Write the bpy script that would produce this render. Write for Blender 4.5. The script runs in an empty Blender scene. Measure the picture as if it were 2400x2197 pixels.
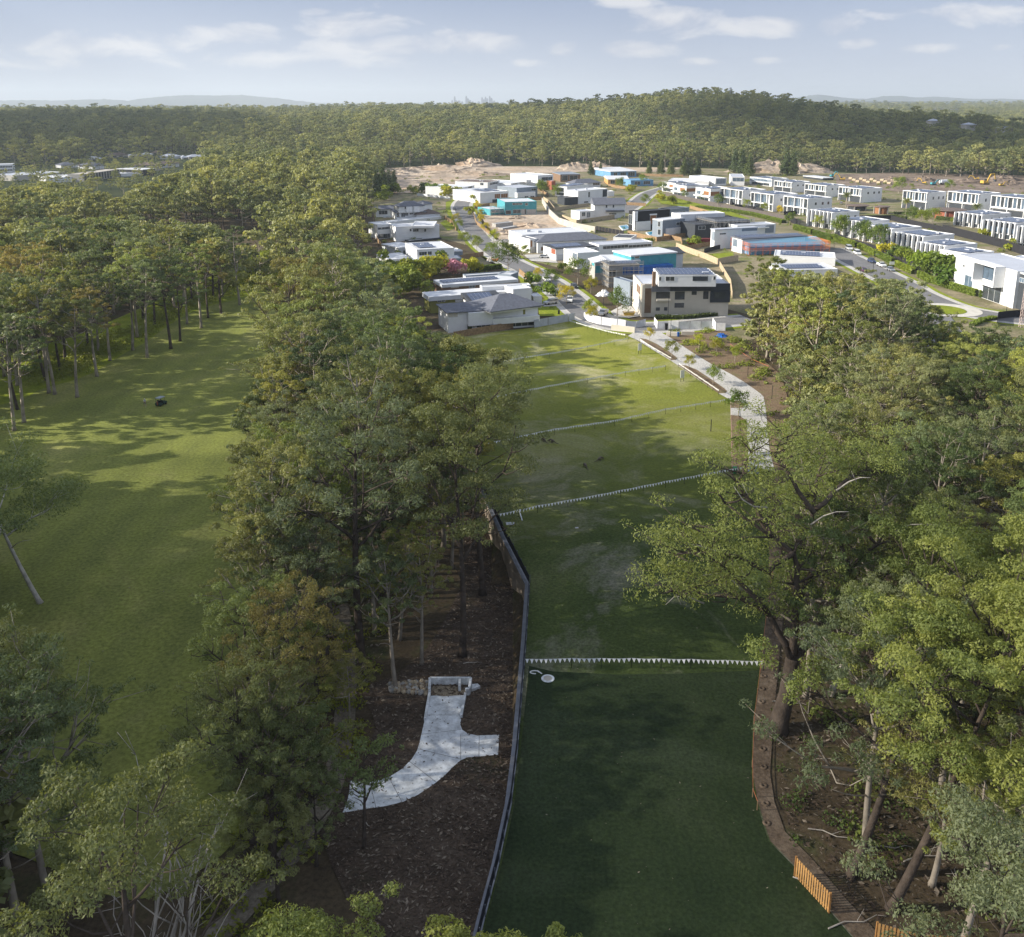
import bpy, math, random
import numpy as np
from mathutils import Vector, Matrix
rad = math.radians
sc = bpy.context.scene
C = sc.collection
# ------------------------------------------------------------------ camera
HCAM = 62.0; F = 2200.0; TH = rad(14.0); VH = 234.0
VP = VH + F*math.tan(TH)
cam = bpy.data.cameras.new('camera'); camo = bpy.data.objects.new('camera', cam); C.objects.link(camo)
camo.location = (0, 0, HCAM); camo.rotation_euler = (rad(90)-TH, 0, 0)
cam.sensor_width = 36; cam.lens = F/2400*36
cam.shift_y = -(1098.5-VP)/2400
cam.clip_start = 1; cam.clip_end = 60000
sc.camera = camo
# ------------------------------------------------------------------ light
SUN_EL = 23.0; SUN_AZ = 266.0      # azimuth clockwise from +Y (the view direction)
sdir = Vector((math.sin(rad(SUN_AZ))*math.cos(rad(SUN_EL)), math.cos(rad(SUN_AZ))*math.cos(rad(SUN_EL)), math.sin(rad(SUN_EL))))
sl = bpy.data.lights.new('sun', 'SUN'); sl.energy = 5.0; sl.angle = rad(0.55); sl.color = (1.0, .92, .79)
so = bpy.data.objects.new('sun', sl); C.objects.link(so); so.rotation_euler = (-sdir).to_track_quat('-Z', 'Y').to_euler()
so.location = (-300, 50, 300)
sc.view_settings.view_transform = 'Standard'; sc.view_settings.look = 'None'
sc.view_settings.exposure = 0.88; sc.view_settings.gamma = 1.0
sc.view_settings.use_curve_mapping = False
cy = sc.cycles
cy.max_bounces = 5; cy.diffuse_bounces = 2; cy.glossy_bounces = 2; cy.transmission_bounces = 2; cy.volume_bounces = 0
cy.transparent_max_bounces = 6; cy.use_denoising = True; cy.caustics_reflective = False; cy.caustics_refractive = False
world = bpy.data.worlds.new("World"); sc.world = world; world.use_nodes = True

class NT:
    def __init__(s, tree): s.t = tree; s.n = tree.nodes; s.l = tree.links
    def new(s, typ, **kw):
        nd = s.n.new(typ)
        for k, v in kw.items():
            if k.startswith('i_'):
                key = k[2:]; key = int(key) if key.isdigit() else key.replace('_', ' ')
                nd.inputs[key].default_value = v
            else: setattr(nd, k, v)
        return nd
    def link(s, a, b): s.l.new(a, b)
    def mix(s, fac, a, b, blend='MIX'):
        m = s.new('ShaderNodeMix', data_type='RGBA', blend_type=blend)
        for sock, v in ((m.inputs[0], fac), (m.inputs[6], a), (m.inputs[7], b)):
            if hasattr(v, 'is_output'): s.link(v, sock)
            elif isinstance(v, (tuple, list)): sock.default_value = (*v[:3], 1)
            else: sock.default_value = v
        return m.outputs[2]
    def ramp(s, fac, stops, interp='LINEAR'):
        r = s.new('ShaderNodeValToRGB'); r.color_ramp.interpolation = interp
        e = r.color_ramp.elements
        while len(e) < len(stops): e.new(.5)
        for k, (p, c) in enumerate(stops):
            e[k].position = p; e[k].color = (*c, 1) if isinstance(c, (tuple, list)) else (c, c, c, 1)
        s.link(fac, r.inputs[0]); return r.outputs[0]
    def math(s, op, a, b=0.0, c=None, clamp=False):
        m = s.new('ShaderNodeMath', operation=op, use_clamp=clamp)
        for k, v in enumerate((a, b) if c is None else (a, b, c)):
            if hasattr(v, 'is_output'): s.link(v, m.inputs[k])
            else: m.inputs[k].default_value = v
        return m.outputs[0]
    def noise(s, vec, scale, detail=3, rough=.55, dist=0.0):
        nd = s.new('ShaderNodeTexNoise'); nd.inputs['Scale'].default_value = scale; nd.inputs['Detail'].default_value = detail
        nd.inputs['Roughness'].default_value = rough; nd.inputs['Distortion'].default_value = dist
        if vec is not None: s.link(vec, nd.inputs['Vector'])
        return nd.outputs[0]
    def scalev(s, vec, v):
        m = s.new('ShaderNodeVectorMath', operation='MULTIPLY'); s.link(vec, m.inputs[0]); m.inputs[1].default_value = v; return m.outputs[0]

# sky: Nishita with procedural clouds laid on a high plane
w = NT(world.node_tree); w.n.clear()
sky = w.new('ShaderNodeTexSky', sky_type='NISHITA', sun_disc=False); sky.sun_elevation = rad(SUN_EL); sky.sun_rotation = rad(SUN_AZ)
sky.altitude = 60; sky.air_density = 1.0; sky.dust_density = 1.2; sky.ozone_density = 2.0
geo = w.new('ShaderNodeTexCoord'); sep = w.new('ShaderNodeSeparateXYZ'); w.link(geo.outputs['Generated'], sep.inputs[0])
zz = w.math('MAXIMUM', sep.outputs[2], 0.0); yy = w.math('MAXIMUM', sep.outputs[1], 0.05)
ca = w.math('DIVIDE', sep.outputs[0], yy); cb = w.math('DIVIDE', zz, yy)
cmb = w.new('ShaderNodeCombineXYZ'); w.link(w.math('MULTIPLY', ca, 13.0), cmb.inputs[0]); w.link(w.math('MULTIPLY', cb, 34.0), cmb.inputs[1])
n1 = w.noise(cmb.outputs[0], 1.0, 7, .62, .35); n2 = w.noise(cmb.outputs[0], .33, 3, .5)
def rdir_(u, v):
    xc = (u-1200)/F; yc = (VP-v)/F; y = math.cos(TH)+yc*math.sin(TH); z = -math.sin(TH)+yc*math.cos(TH); return xc/y, z/y
acc = None
for (u, v, ru, rv, k) in [(250, 105, 300, 42, .8), (560, 78, 120, 30, .9), (820, 62, 130, 36, 1), (930, 108, 260, 30, .9), (1110, 98, 120, 30, 1), (700, 140, 480, 26, .7), (1600, 48, 120, 42, .9), (1790, 62, 150, 26, 1), (1475, 118, 100, 22, 1), (1960, 62, 70, 28, .9), (2010, 102, 45, 14, 1), (2250, 32, 210, 26, .8), (1322, 116, 42, 22, 1),
      (1240, 148, 50, 10, .9), (1480, 4, 90, 14, 1), (745, 28, 45, 12, .9), (2180, 112, 90, 12, .8), (1650, 146, 70, 10, .8), (1795, 142, 38, 9, .9), (2350, 112, 60, 10, .7), (120, 150, 260, 18, .6)]:
    a0, b0 = rdir_(u, v); ra = ru/F; rb = rv/F
    da = w.math('MULTIPLY', w.math('SUBTRACT', ca, a0), 1/ra); db = w.math('MULTIPLY', w.math('SUBTRACT', cb, b0), 1/rb)
    g = w.math('MULTIPLY', w.math('EXPONENT', w.math('MULTIPLY', w.math('ADD', w.math('MULTIPLY', da, da), w.math('MULTIPLY', db, db)), -1.0)), k)
    acc = g if acc is None else w.math('MAXIMUM', acc, g)
hi = w.ramp(zz, [(.12, 0.0), (.3, .55)])
acc = w.math('MAXIMUM', acc, w.math('MULTIPLY', hi, n2))
cm = w.ramp(w.math('ADD', w.math('MULTIPLY', acc, .62), w.math('MULTIPLY', w.math('SUBTRACT', n1, .5), 1.15)), [(.24, 0.0), (.37, .6), (.56, 1.0)])
cm2 = w.math('MULTIPLY', cm, .78)
low = w.ramp(zz, [(0.0, (3.55, 3.85, 4.45)), (.035, (3.0, 3.35, 4.15)), (.11, (1.95, 2.35, 3.35)), (.3, (2.9, 3.25, 4.1)), (1.0, (3.6, 3.9, 4.6))])
base = w.mix(w.ramp(zz, [(.10, .92), (.35, .75)]), sky.outputs[0], low)
shade = w.ramp(w.math('ADD', n1, w.math('MULTIPLY', n2, .2)), [(0.50, (3.3, 3.5, 4.05)), (0.70, (4.9, 4.85, 4.9))])
col = w.mix(cm2, base, shade)
bg = w.new('ShaderNodeBackground'); bg.inputs[1].default_value = 0.10
wo = w.new('ShaderNodeOutputWorld'); w.link(col, bg.inputs[0]); w.link(bg.outputs[0], wo.inputs[0])

# ------------------------------------------------------------------ pixel <-> world (2400 x 2197 picture)
def ray(u, v):
    xc = (u-1200)/F; yc = (VP-v)/F
    return Vector((xc, math.cos(TH)+yc*math.sin(TH), -math.sin(TH)+yc*math.cos(TH)))
def at(u, v, z=0.0):
    d = ray(u, v); t = (z-HCAM)/d.z
    return Vector((d.x*t, d.y*t, z))
def at_depth(u, v, Y):
    d = ray(u, v); t = Y/d.y
    return Vector((d.x*t, Y, HCAM+d.z*t))
def proj(p):
    x, y, z = p[0], p[1], p[2]-HCAM
    f = y*math.cos(TH)-z*math.sin(TH); up = y*math.sin(TH)+z*math.cos(TH)
    return 1200+F*x/f, VP-F*up/f
def ss(a, b, x):
    t = max(0.0, min(1.0, (x-a)/(b-a))); return t*t*(3-2*t)
WALLPX = [(1127, 1143), (1150, 1196), (1180, 1262), (1236, 1372), (1228, 1500), (1206, 1764), (1191, 1889), (1161, 2029), (1127, 2157), (1085, 2330)]
WALL = [at(*p) for p in WALLPX]
WALLN = [(-40.0, 300.0), (-30.0, 240.0)] 
_wl = sorted([(p.y, p.x) for p in WALL] + [(y, x) for x, y in WALLN])
_wy = np.array([p[0] for p in _wl]); _wx = np.array([p[1] for p in _wl])
WEST = -4.5
def _g(x, y, cx, cy, sx, sy): return math.exp(-((x-cx)/sx)**2-((y-cy)/sy)**2)
def hgt(x, y):
    z = 0.0
    xw = float(np.interp(y, _wy, _wx))
    wd = 1.2 + 10*ss(200, 300, y)
    west = 1-ss(xw+.3-0*wd, xw+.3+wd, x) if y < 200 else 1-ss(xw-wd, xw+1.5, x)
    z += WEST*west*(1-ss(340, 430, y))
    if y > 430:
        r = x/y
        z += 11*ss(915, 1250, y)*(1-.2*ss(2600, 4200, y))
        z += 13*ss(1150, 1900, y)*(1-ss(2500, 3600, y))*(1-ss(.16, .36, r))*(1-.6*ss(-.12, -.28, r))
        k_ = ss(900, 1050, y)
        z += k_*33*_g(x, y, 315, 1520, 270, 420)
        z += k_*6*_g(x, y, 560, 1700, 260, 350)
        z -= 9*ss(.24, .42, r)*ss(980, 1500, y)*(1-ss(2400, 3200, y))
        z += k_*8*_g(x, y, -150, 1250, 160, 250)
        z += 10*ss(3000, 4800, y)*ss(.1, .3, r)
        z += 2.5*ss(930, 1300, y)*math.sin(x*.013+y*.004)*math.sin(y*.011-x*.003)
        z -= 34*ss(4600, 7500, y)
    for kx, ky in KNOLL:
        if abs(y-ky) < 150 and abs(x-kx) < 90: z += 10*math.exp(-((x-kx)/30)**2-((y-ky)/50)**2)
    return z
KNOLL = []
def gp(u, v, off=0.0):
    d = ray(u, v); t = 30.0; o = Vector((0, 0, HCAM)); st = 4.0; last = t
    while t < 20000:
        p = o+d*t
        if p.z < hgt(p.x, p.y): break
        last = t; t += st; st *= 1.02
    a, b = last, t
    for _ in range(24):
        m = (a+b)/2; p = o+d*m
        if p.z < hgt(p.x, p.y): b = m
        else: a = m
    p = o+d*b; p.z = hgt(p.x, p.y)+off
    return p

_k = []
for u_, v_ in [(2182, 288), (2265, 298), (2345, 300), (2135, 270), (2250, 270), (2190, 262)]:   # low knolls the far farmhouses stand on
    d_ = ray(u_, v_); t_ = 900.0
    while t_ < 9000:
        p_ = Vector((0, 0, HCAM))+d_*t_
        if p_.z < hgt(p_.x, p_.y)+16: break
        t_ += 8
    _k.append((p_.x, p_.y))
KNOLL.extend(_k)
# ------------------------------------------------------------------ materials
MATS = {}
def mat(name, col, rough=.8, var=.12, scale=1.2, spec=.25, metal=0.0, bump=0.0, col2=None, fine=None):
    if name in MATS: return MATS[name]
    m = bpy.data.materials.new(name); m.use_nodes = True; t = NT(m.node_tree); t.n.clear()
    g = t.new('ShaderNodeNewGeometry')
    n = t.noise(g.outputs['Position'], scale, 4, .6)
    dark = tuple(c*(1-var) for c in col); lite = tuple(min(1, c*(1+var)) for c in col) if col2 is None else col2
    c = t.ramp(n, [(.32, dark), (.68, lite)])
    if fine:
        n2 = t.noise(g.outputs['Position'], fine, 2, .6)
        c = t.mix(.35, c, t.ramp(n2, [(.35, tuple(q*.55 for q in col)), (.65, tuple(min(1, q*1.4) for q in col))]))
    b = t.new('ShaderNodeBsdfPrincipled'); t.link(c, b.inputs['Base Color'])
    b.inputs['Roughness'].default_value = rough; b.inputs['Specular IOR Level'].default_value = spec; b.inputs['Metallic'].default_value = metal
    if bump:
        bn = t.new('ShaderNodeBump'); bn.inputs['Strength'].default_value = bump; bn.inputs['Distance'].default_value = .15
        t.link(t.noise(g.outputs['Position'], scale*6, 3), bn.inputs['Height']); t.link(bn.outputs[0], b.inputs['Normal'])
    o = t.new('ShaderNodeOutputMaterial'); t.link(b.outputs[0], o.inputs[0])
    m.diffuse_color = (*col, 1)
    MATS[name] = m; return m
def leafmat(name, a, b, trans=.35):
    m = bpy.data.materials.new(name); m.use_nodes = True; t = NT(m.node_tree); t.n.clear()
    oi = t.new('ShaderNodeObjectInfo'); g = t.new('ShaderNodeNewGeometry')
    n = t.noise(g.outputs['Position'], .9, 3, .6)
    f = t.math('ADD', t.math('MULTIPLY', oi.outputs['Random'], .5), t.math('MULTIPLY', n, .5))
    c = t.ramp(f, [(.22, a), (.72, b)])
    n2 = t.noise(g.outputs['Position'], .018, 3, .55)
    c = t.mix(t.math('MULTIPLY', n2, .55), c, t.mix(1.0, c, (1.35, 1.12, .75), 'MULTIPLY'))
    c = t.mix(1.0, c, t.ramp(t.math('FRACT', t.math('MULTIPLY', oi.outputs['Random'], 17.3)), [(0.0, (.66, .74, .72)), (.45, (1, 1, 1)), (1.0, (1.32, 1.24, 1.05))]), 'MULTIPLY')
    c = t.mix(1.0, c, oi.outputs['Color'], 'MULTIPLY')
    d = t.new('ShaderNodeBsdfPrincipled'); t.link(c, d.inputs['Base Color']); d.inputs['Roughness'].default_value = .55
    d.inputs['Specular IOR Level'].default_value = .35
    tr = t.new('ShaderNodeBsdfTranslucent'); t.link(t.mix(1.0, c, (1.25, 1.2, .5), 'MULTIPLY'), tr.inputs[0])
    mx = t.new('ShaderNodeMixShader'); mx.inputs[0].default_value = trans
    t.link(d.outputs[0], mx.inputs[1]); t.link(tr.outputs[0], mx.inputs[2])
    o = t.new('ShaderNodeOutputMaterial'); t.link(mx.outputs[0], o.inputs[0]); MATS[name] = m; return m

# ------------------------------------------------------------------ mesh builder
class MB:
    def __init__(s): s.v = []; s.f = []; s.m = []
    def add(s, vs, fs, mi=0):
        k = len(s.v); s.v.extend([tuple(p) for p in vs]); s.f.extend([tuple(i+k for i in f) for f in fs]); s.m.extend([mi]*len(fs)); return s
    def box(s, x0, x1, y0, y1, z0, z1, mi=0, fr=None):
        vs = [(x, y, z) for z in (z0, z1) for x, y in ((x0, y0), (x1, y0), (x1, y1), (x0, y1))]
        if fr: vs = [fr(*p) for p in vs]
        return s.add(vs, [(3, 2, 1, 0), (4, 5, 6, 7), (0, 1, 5, 4), (1, 2, 6, 5), (2, 3, 7, 6), (3, 0, 4, 7)], mi)
    def prism(s, poly, z0, z1, mi=0, fr=None):
        n = len(poly); vs = [(x, y, z0) for x, y in poly]+[(x, y, z1) for x, y in poly]
        if fr: vs = [fr(*p) for p in vs]
        fs = [tuple(range(n-1, -1, -1)), tuple(range(n, 2*n))]+[(i, (i+1) % n, (i+1) % n+n, i+n) for i in range(n)]
        return s.add(vs, fs, mi)
    def bar(s, a, b, w, mi=0, h=None):
        a = Vector(a); b = Vector(b); d = (b-a)
        if d.length < 1e-6: return s
        d.normalize(); up = Vector((0, 0, 1)) if abs(d.z) < .95 else Vector((1, 0, 0))
        x = d.cross(up).normalized(); y = x.cross(d).normalized(); h = h or w
        o = [x*w/2+y*h/2, -x*w/2+y*h/2, -x*w/2-y*h/2, x*w/2-y*h/2]
        return s.add([a+q for q in o]+[b+q for q in o], [(0, 1, 2, 3), (7, 6, 5, 4), (4, 5, 1, 0), (5, 6, 2, 1), (6, 7, 3, 2), (7, 4, 0, 3)], mi)
    def tube(s, pts, rs, n=6, mi=0):
        pts = [Vector(p) for p in pts]; k0 = len(s.v); u = None
        for i, p in enumerate(pts):
            d = (pts[min(i+1, len(pts)-1)]-pts[max(i-1, 0)]).normalized()
            if u is None:
                u = d.cross(Vector((1, 0, 0)) if abs(d.x) < .9 else Vector((0, 1, 0))).normalized()
            else: u = (u-d*u.dot(d)).normalized()
            w_ = d.cross(u)
            for j in range(n):
                a = 2*math.pi*j/n; s.v.append(tuple(p+(u*math.cos(a)+w_*math.sin(a))*rs[i]))
        for i in range(len(pts)-1):
            for j in range(n):
                a = k0+i*n+j; b = k0+i*n+(j+1) % n; s.f.append((a, b, b+n, a+n)); s.m.append(mi)
        s.f.append(tuple(k0+j for j in range(n-1, -1, -1))); s.m.append(mi)
        e = k0+(len(pts)-1)*n; s.f.append(tuple(e+j for j in range(n))); s.m.append(mi)
        return s
    def lathe(s, prof, c=(0, 0, 0), n=12, mi=0):
        k0 = len(s.v)
        for r, z in prof:
            for j in range(n):
                a = 2*math.pi*j/n; s.v.append((c[0]+r*math.cos(a), c[1]+r*math.sin(a), c[2]+z))
        for i in range(len(prof)-1):
            for j in range(n):
                a = k0+i*n+j; b = k0+i*n+(j+1) % n; s.f.append((a, b, b+n, a+n)); s.m.append(mi)
        s.f.append(tuple(k0+j for j in range(n-1, -1, -1))); s.m.append(mi)
        e = k0+(len(prof)-1)*n; s.f.append(tuple(e+j for j in range(n))); s.m.append(mi)
        return s
    def build(s, name, mats, parent=None, smooth=False, loc=None):
        me = bpy.data.meshes.new(name); me.from_pydata(s.v, [], s.f)
        mats = mats if isinstance(mats, (list, tuple)) else [mats]
        for m in mats: me.materials.append(m)
        if len(mats) > 1: me.polygons.foreach_set('material_index', s.m)
        if smooth: me.polygons.foreach_set('use_smooth', [True]*len(s.f))
        me.update()
        o = bpy.data.objects.new(name, me); C.objects.link(o)
        if parent is not None: o.parent = parent
        if loc is not None: o.location = loc
        return o
def tag(o, label=None, cat=None, group=None, kind=None):
    if label: o['label'] = label
    if cat: o['category'] = cat
    if group: o['group'] = group
    if kind: o['kind'] = kind
    return o
def empty(name, loc, rz=0.0, label=None, cat=None, group=None):
    o = bpy.data.objects.new(name, None); C.objects.link(o); o.location = loc; o.rotation_euler = (0, 0, rz); o.empty_display_size = .5
    return tag(o, label, cat, group)
def copy_tree(o, loc=None, rz=None, label=None, scale=None, group=None, parent=None):
    c = o.copy(); C.objects.link(c); c.parent = parent
    if loc is not None: c.location = loc
    if rz is not None: c.rotation_euler = (0, 0, rz)
    if scale is not None: c.scale = (scale,)*3
    if label: c['label'] = label
    if group: c['group'] = group
    for ch in list(o.children): copy_tree(ch, parent=c)
    return c
def sheet(name, pts, m, off=.02, z=None, kind='structure', sub=0):
    """a ground sheet with pts = world xy; triangulated, laid at off above the ground"""
    import bmesh
    bm = bmesh.new(); vs = [bm.verts.new((p[0], p[1], 0)) for p in pts]; f = bm.faces.new(vs)
    bmesh.ops.triangulate(bm, faces=[f])
    if sub:
        for _ in range(7):
            long = [e for e in bm.edges if e.calc_length() > sub]
            if not long: break
            bmesh.ops.subdivide_edges(bm, edges=long, cuts=1, use_grid_fill=False)
            bmesh.ops.triangulate(bm, faces=[q for q in bm.faces if len(q.verts) > 3])
    for v_ in bm.verts: v_.co.z = (hgt(v_.co.x, v_.co.y) if z is None else z)+off
    for q in bm.faces:
        q.normal_update()
        if q.normal.z < 0: q.normal_flip()
    me = bpy.data.meshes.new(name); bm.to_mesh(me); bm.free(); me.materials.append(m)
    o = bpy.data.objects.new(name, me); C.objects.link(o); o['kind'] = kind; return o
def spline(pts, n=6, closed=False):
    """Catmull-Rom through 2D points"""
    out = []; N = len(pts); P = [Vector((p[0], p[1])) for p in pts]
    for i in range(N if closed else N-1):
        p0 = P[(i-1) % N] if closed or i > 0 else P[0]; p1 = P[i]; p2 = P[(i+1) % N]; p3 = P[(i+2) % N] if closed or i+2 < N else P[-1]
        for k in range(n):
            t = k/n
            q = .5*((2*p1)+(p2-p0)*t+(2*p0-5*p1+4*p2-p3)*t*t+(3*p1-p0-3*p2+p3)*t**3); out.append((q.x, q.y))
    if not closed: out.append(tuple(P[-1]))
    return out
def PX(pts, z=0.0): return [tuple(at(u, v, z)[:2]) for u, v in pts]
def inside(x, y, poly):
    c = False; n = len(poly); j = n-1
    for i in range(n):
        xi, yi = poly[i][0], poly[i][1]; xj, yj = poly[j][0], poly[j][1]
        if (yi > y) != (yj > y) and x < (xj-xi)*(y-yi)/(yj-yi)+xi: c = not c
        j = i
    return c
def kconv(ox, oy, s): return lambda x, y: (ox+x/s, oy+y/s)
K3 = kconv(840, 360, 4.194); K4 = kconv(1240, 360, 3.877); K5 = kconv(1560, 360, 4.582); K6 = kconv(1960, 380, 4.393)
K8 = kconv(960, 600, 3.36); K9 = kconv(1440, 720, 4.3925)
# ------------------------------------------------------------------ ground materials
def groundmat(name, cols, scale, fine, patch=None, bump=.4, rough=.95, stripes=None):
    m = bpy.data.materials.new(name); m.use_nodes = True; t = NT(m.node_tree); t.n.clear()
    g = t.new('ShaderNodeNewGeometry'); P = g.outputs['Position']
    c = t.ramp(t.noise(P, scale, 6, .62, .3), [(.30, cols[0]), (.52, cols[1]), (.72, cols[2])])
    if patch:
        pc, ps, lo, hi, amt = patch
        pm = t.ramp(t.noise(P, ps, 7, .68, .6), [(lo, 0.0), (hi, 1.0)])
        c = t.mix(t.math('MULTIPLY', pm, amt), c, pc)
    if stripes:
        sv, amt = stripes
        wv = t.new('ShaderNodeTexWave', wave_type='BANDS', bands_direction='X'); wv.inputs['Scale'].default_value = sv; wv.inputs['Distortion'].default_value = .6
        wv.inputs['Detail'].default_value = 2
        t.link(P, wv.inputs['Vector']); c = t.mix(t.math('MULTIPLY', wv.outputs[1], amt), c, t.mix(1.0, c, (1.35, 1.35, 1.1), 'MULTIPLY'))
    f1 = t.noise(P, fine, 3, .7)
    c = t.mix(1.0, c, t.ramp(f1, [(.25, .55), (.5, 1.0), (.78, 1.5)]), 'MULTIPLY')
    b = t.new('ShaderNodeBsdfPrincipled'); t.link(c, b.inputs['Base Color']); b.inputs['Roughness'].default_value = rough; b.inputs['Specular IOR Level'].default_value = .1
    if bump:
        bn = t.new('ShaderNodeBump'); bn.inputs['Strength'].default_value = bump; bn.inputs['Distance'].default_value = .12
        t.link(t.noise(P, fine*.7, 4, .7), bn.inputs['Height']); t.link(bn.outputs[0], b.inputs['Normal'])
    o = t.new('ShaderNodeOutputMaterial'); t.link(b.outputs[0], o.inputs[0]); MATS[name] = m; return m
M_lawn = groundmat('lawn_grass', [(.060, .105, .012), (.105, .160, .018), (.17, .20, .030)], .045, 2.6, ((.27, .26, .14), .06, .50, .66, .7))
M_fair = groundmat('fairway_grass', [(.125, .145, .038), (.175, .195, .050), (.25, .25, .085)], .05, 1.8, ((.30, .28, .10), .03, .55, .75, .5), stripes=(.045, .35), bump=.25)
M_litter = groundmat('forest_floor', [(.045, .035, .022), (.09, .068, .042), (.055, .07, .022)], .16, 2.2, ((.10, .085, .055), .25, .55, .7, .5))
M_mulch = groundmat('bark_mulch', [(.052, .038, .028), (.088, .066, .049), (.135, .105, .08)], .35, 3.2, ((.030, .045, .014), .08, .58, .70, .5), bump=.9)
M_garden = groundmat('garden_mulch', [(.12, .085, .055), (.20, .145, .095), (.13, .13, .055)], .35, 3.0, bump=.8)
M_dirt = groundmat('bare_earth', [(.26, .21, .165), (.42, .345, .27), (.54, .45, .35)], .03, .35, ((.56, .38, .23), .02, .5, .7, .7), bump=.8)
M_townground = groundmat('dry_town_ground', [(.12, .13, .055), (.22, .19, .12), (.33, .28, .20)], .09, 1.2, ((.12, .16, .025), .07, .52, .62, .75))
M_road = groundmat('asphalt', [(.15, .15, .155), (.185, .185, .19), (.22, .22, .22)], .15, 4.0, bump=.1)
M_conc = groundmat('concrete_path', [(.40, .39, .37), (.47, .46, .44), (.53, .52, .49)], .25, 3.0, bump=.05, rough=.8)
M_concw = groundmat('pale_concrete', [(.60, .63, .66), (.66, .69, .71), (.70, .72, .73)], .12, .9, ((.34, .28, .20), 1.6, .66, .72, .7), bump=.05, rough=.75)
M_kerb = mat('kerb_concrete', (.55, .53, .48), scale=.6)
M_verge = groundmat('green_verge', [(.14, .18, .015), (.20, .24, .02), (.26, .27, .05)], .2, 2.0)
M_far = groundmat('far_forest_floor', [(.020, .032, .012), (.035, .05, .018), (.05, .06, .025)], .02, .4, bump=.2)

# base terrain, one sheet to the horizon
def build_terrain():
    ys = [20.0]
    while ys[-1] < 30000: ys.append(ys[-1]+max(4.0, ys[-1]*.022))
    n = 150; vs = []; fs = []
    for y in ys:
        hw = .9*y+120
        for i in range(n+1):
            s = (i/n*2-1); x = hw*s
            vs.append((x, y, hgt(x, y)-.06))
    for j in range(len(ys)-1):
        for i in range(n):
            a = j*(n+1)+i; fs.append((a, a+1, a+n+2, a+n+1))
    me = bpy.data.meshes.new('ground'); me.from_pydata(vs, [], fs); me.polygons.foreach_set('use_smooth', [True]*len(fs))
    me.materials.append(M_litter); me.materials.append(M_far)
    me.polygons.foreach_set('material_index', [1 if vs[f[0]][1] > 620 else 0 for f in fs])
    o = bpy.data.objects.new('ground', me); C.objects.link(o); o['kind'] = 'structure'
build_terrain()
# ------------------------------------------------------------------ ground sheets
lawn_px = WALLPX[::-1]+[(1108, 1090), (1085, 1000), (1062, 900), (1050, 830), (1064, 793), (1120, 783), (1168, 778), (1252, 768), (1332, 751), (1420, 775), (1466, 784), (1490, 797), (1574, 847),
  (1630, 885), (1686, 924), (1711, 938), (1714, 1000), (1717, 1112), (1790, 1112), (1802, 1200), (1802, 1300), (1800, 1400), (1795, 1450), (1783, 1571), (1767, 1693), (1764, 1814), (1775, 1875), (1793, 1936), (1805, 1972), (1862, 2029), (1943, 2130), (2000, 2197), (2075, 2330)]
LAWN = PX(lawn_px)
def lawnmat():
    m = groundmat('lawn_grass_painted_shade', [(.16, .185, .028), (.22, .235, .040), (.29, .285, .075)], .05, 2.2, ((.40, .37, .22), .055, .50, .66, .8)); t = NT(m.node_tree)
    b = [n for n in t.n if n.type == 'BSDF_PRINCIPLED'][0]; src = b.inputs['Base Color'].links[0].from_socket
    g = t.new('ShaderNodeNewGeometry'); P = g.outputs['Position']; sp = t.new('ShaderNodeSeparateXYZ'); t.link(P, sp.inputs[0])
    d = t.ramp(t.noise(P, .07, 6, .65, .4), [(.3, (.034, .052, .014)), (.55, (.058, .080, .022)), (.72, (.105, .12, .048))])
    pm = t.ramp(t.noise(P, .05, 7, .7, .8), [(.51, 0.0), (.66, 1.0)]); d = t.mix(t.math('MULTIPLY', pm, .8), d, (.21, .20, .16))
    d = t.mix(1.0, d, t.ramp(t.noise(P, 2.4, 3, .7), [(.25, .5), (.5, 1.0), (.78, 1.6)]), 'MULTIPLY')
    f = t.ramp(t.math('ADD', t.math('MULTIPLY', t.math('ADD', sp.outputs[1], t.math('MULTIPLY', t.noise(P, .03, 4, .6), 70.0)), .004), 0.0), [(.62, 0.0), (1.0, 1.0)])  # painted shade: the grass colour turns darker towards the near end
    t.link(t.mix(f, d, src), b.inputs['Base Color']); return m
sheet('lawn', LAWN, lawnmat(), .03, z=0.0)
M_turf = groundmat('new_turf_painted_shade', [(.017, .029, .012), (.026, .040, .016), (.042, .056, .027)], .06, 3.0, ((.060, .078, .046), .035, .50, .72, .6), stripes=(.25, .12))  # newer green turf, its colour also darkened to stand in for shade
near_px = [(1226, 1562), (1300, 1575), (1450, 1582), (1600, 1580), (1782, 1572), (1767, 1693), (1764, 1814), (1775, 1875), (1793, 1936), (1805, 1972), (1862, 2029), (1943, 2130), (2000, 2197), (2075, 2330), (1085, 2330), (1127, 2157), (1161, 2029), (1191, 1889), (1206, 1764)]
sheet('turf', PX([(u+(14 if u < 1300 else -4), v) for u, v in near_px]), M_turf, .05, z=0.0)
fair_px = [(660, 672), (600, 690), (540, 706), (470, 724), (400, 760), (345, 800), (290, 830), (230, 868), (170, 892), (100, 912), (40, 940), (-120, 985), (-500, 1200), (-700, 1700), (-300, 1900), (60, 2010), (300, 2110), (470, 2040), (560, 1960), (640, 1830), (600, 1500), (640, 1150), (640, 900), (655, 780), (680, 700)]
FAIR = [tuple(at(u, v, WEST)[:2]) for u, v in fair_px]
FAIR = spline(FAIR, 4, True)
sheet('fairway', FAIR, M_fair, .03, sub=25)
mul_px = [(1127, 1150), (1236, 1385), (1226, 1620), (1204, 1800), (1158, 2060), (1110, 2250), (1060, 2400), (900, 2420), (860, 2197), (800, 2080), (760, 1950), (830, 1830), (880, 1700), (850, 1620), (930, 1580), (1000, 1520), (1060, 1420), (1090, 1330), (1085, 1230), (1100, 1180)]
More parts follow.
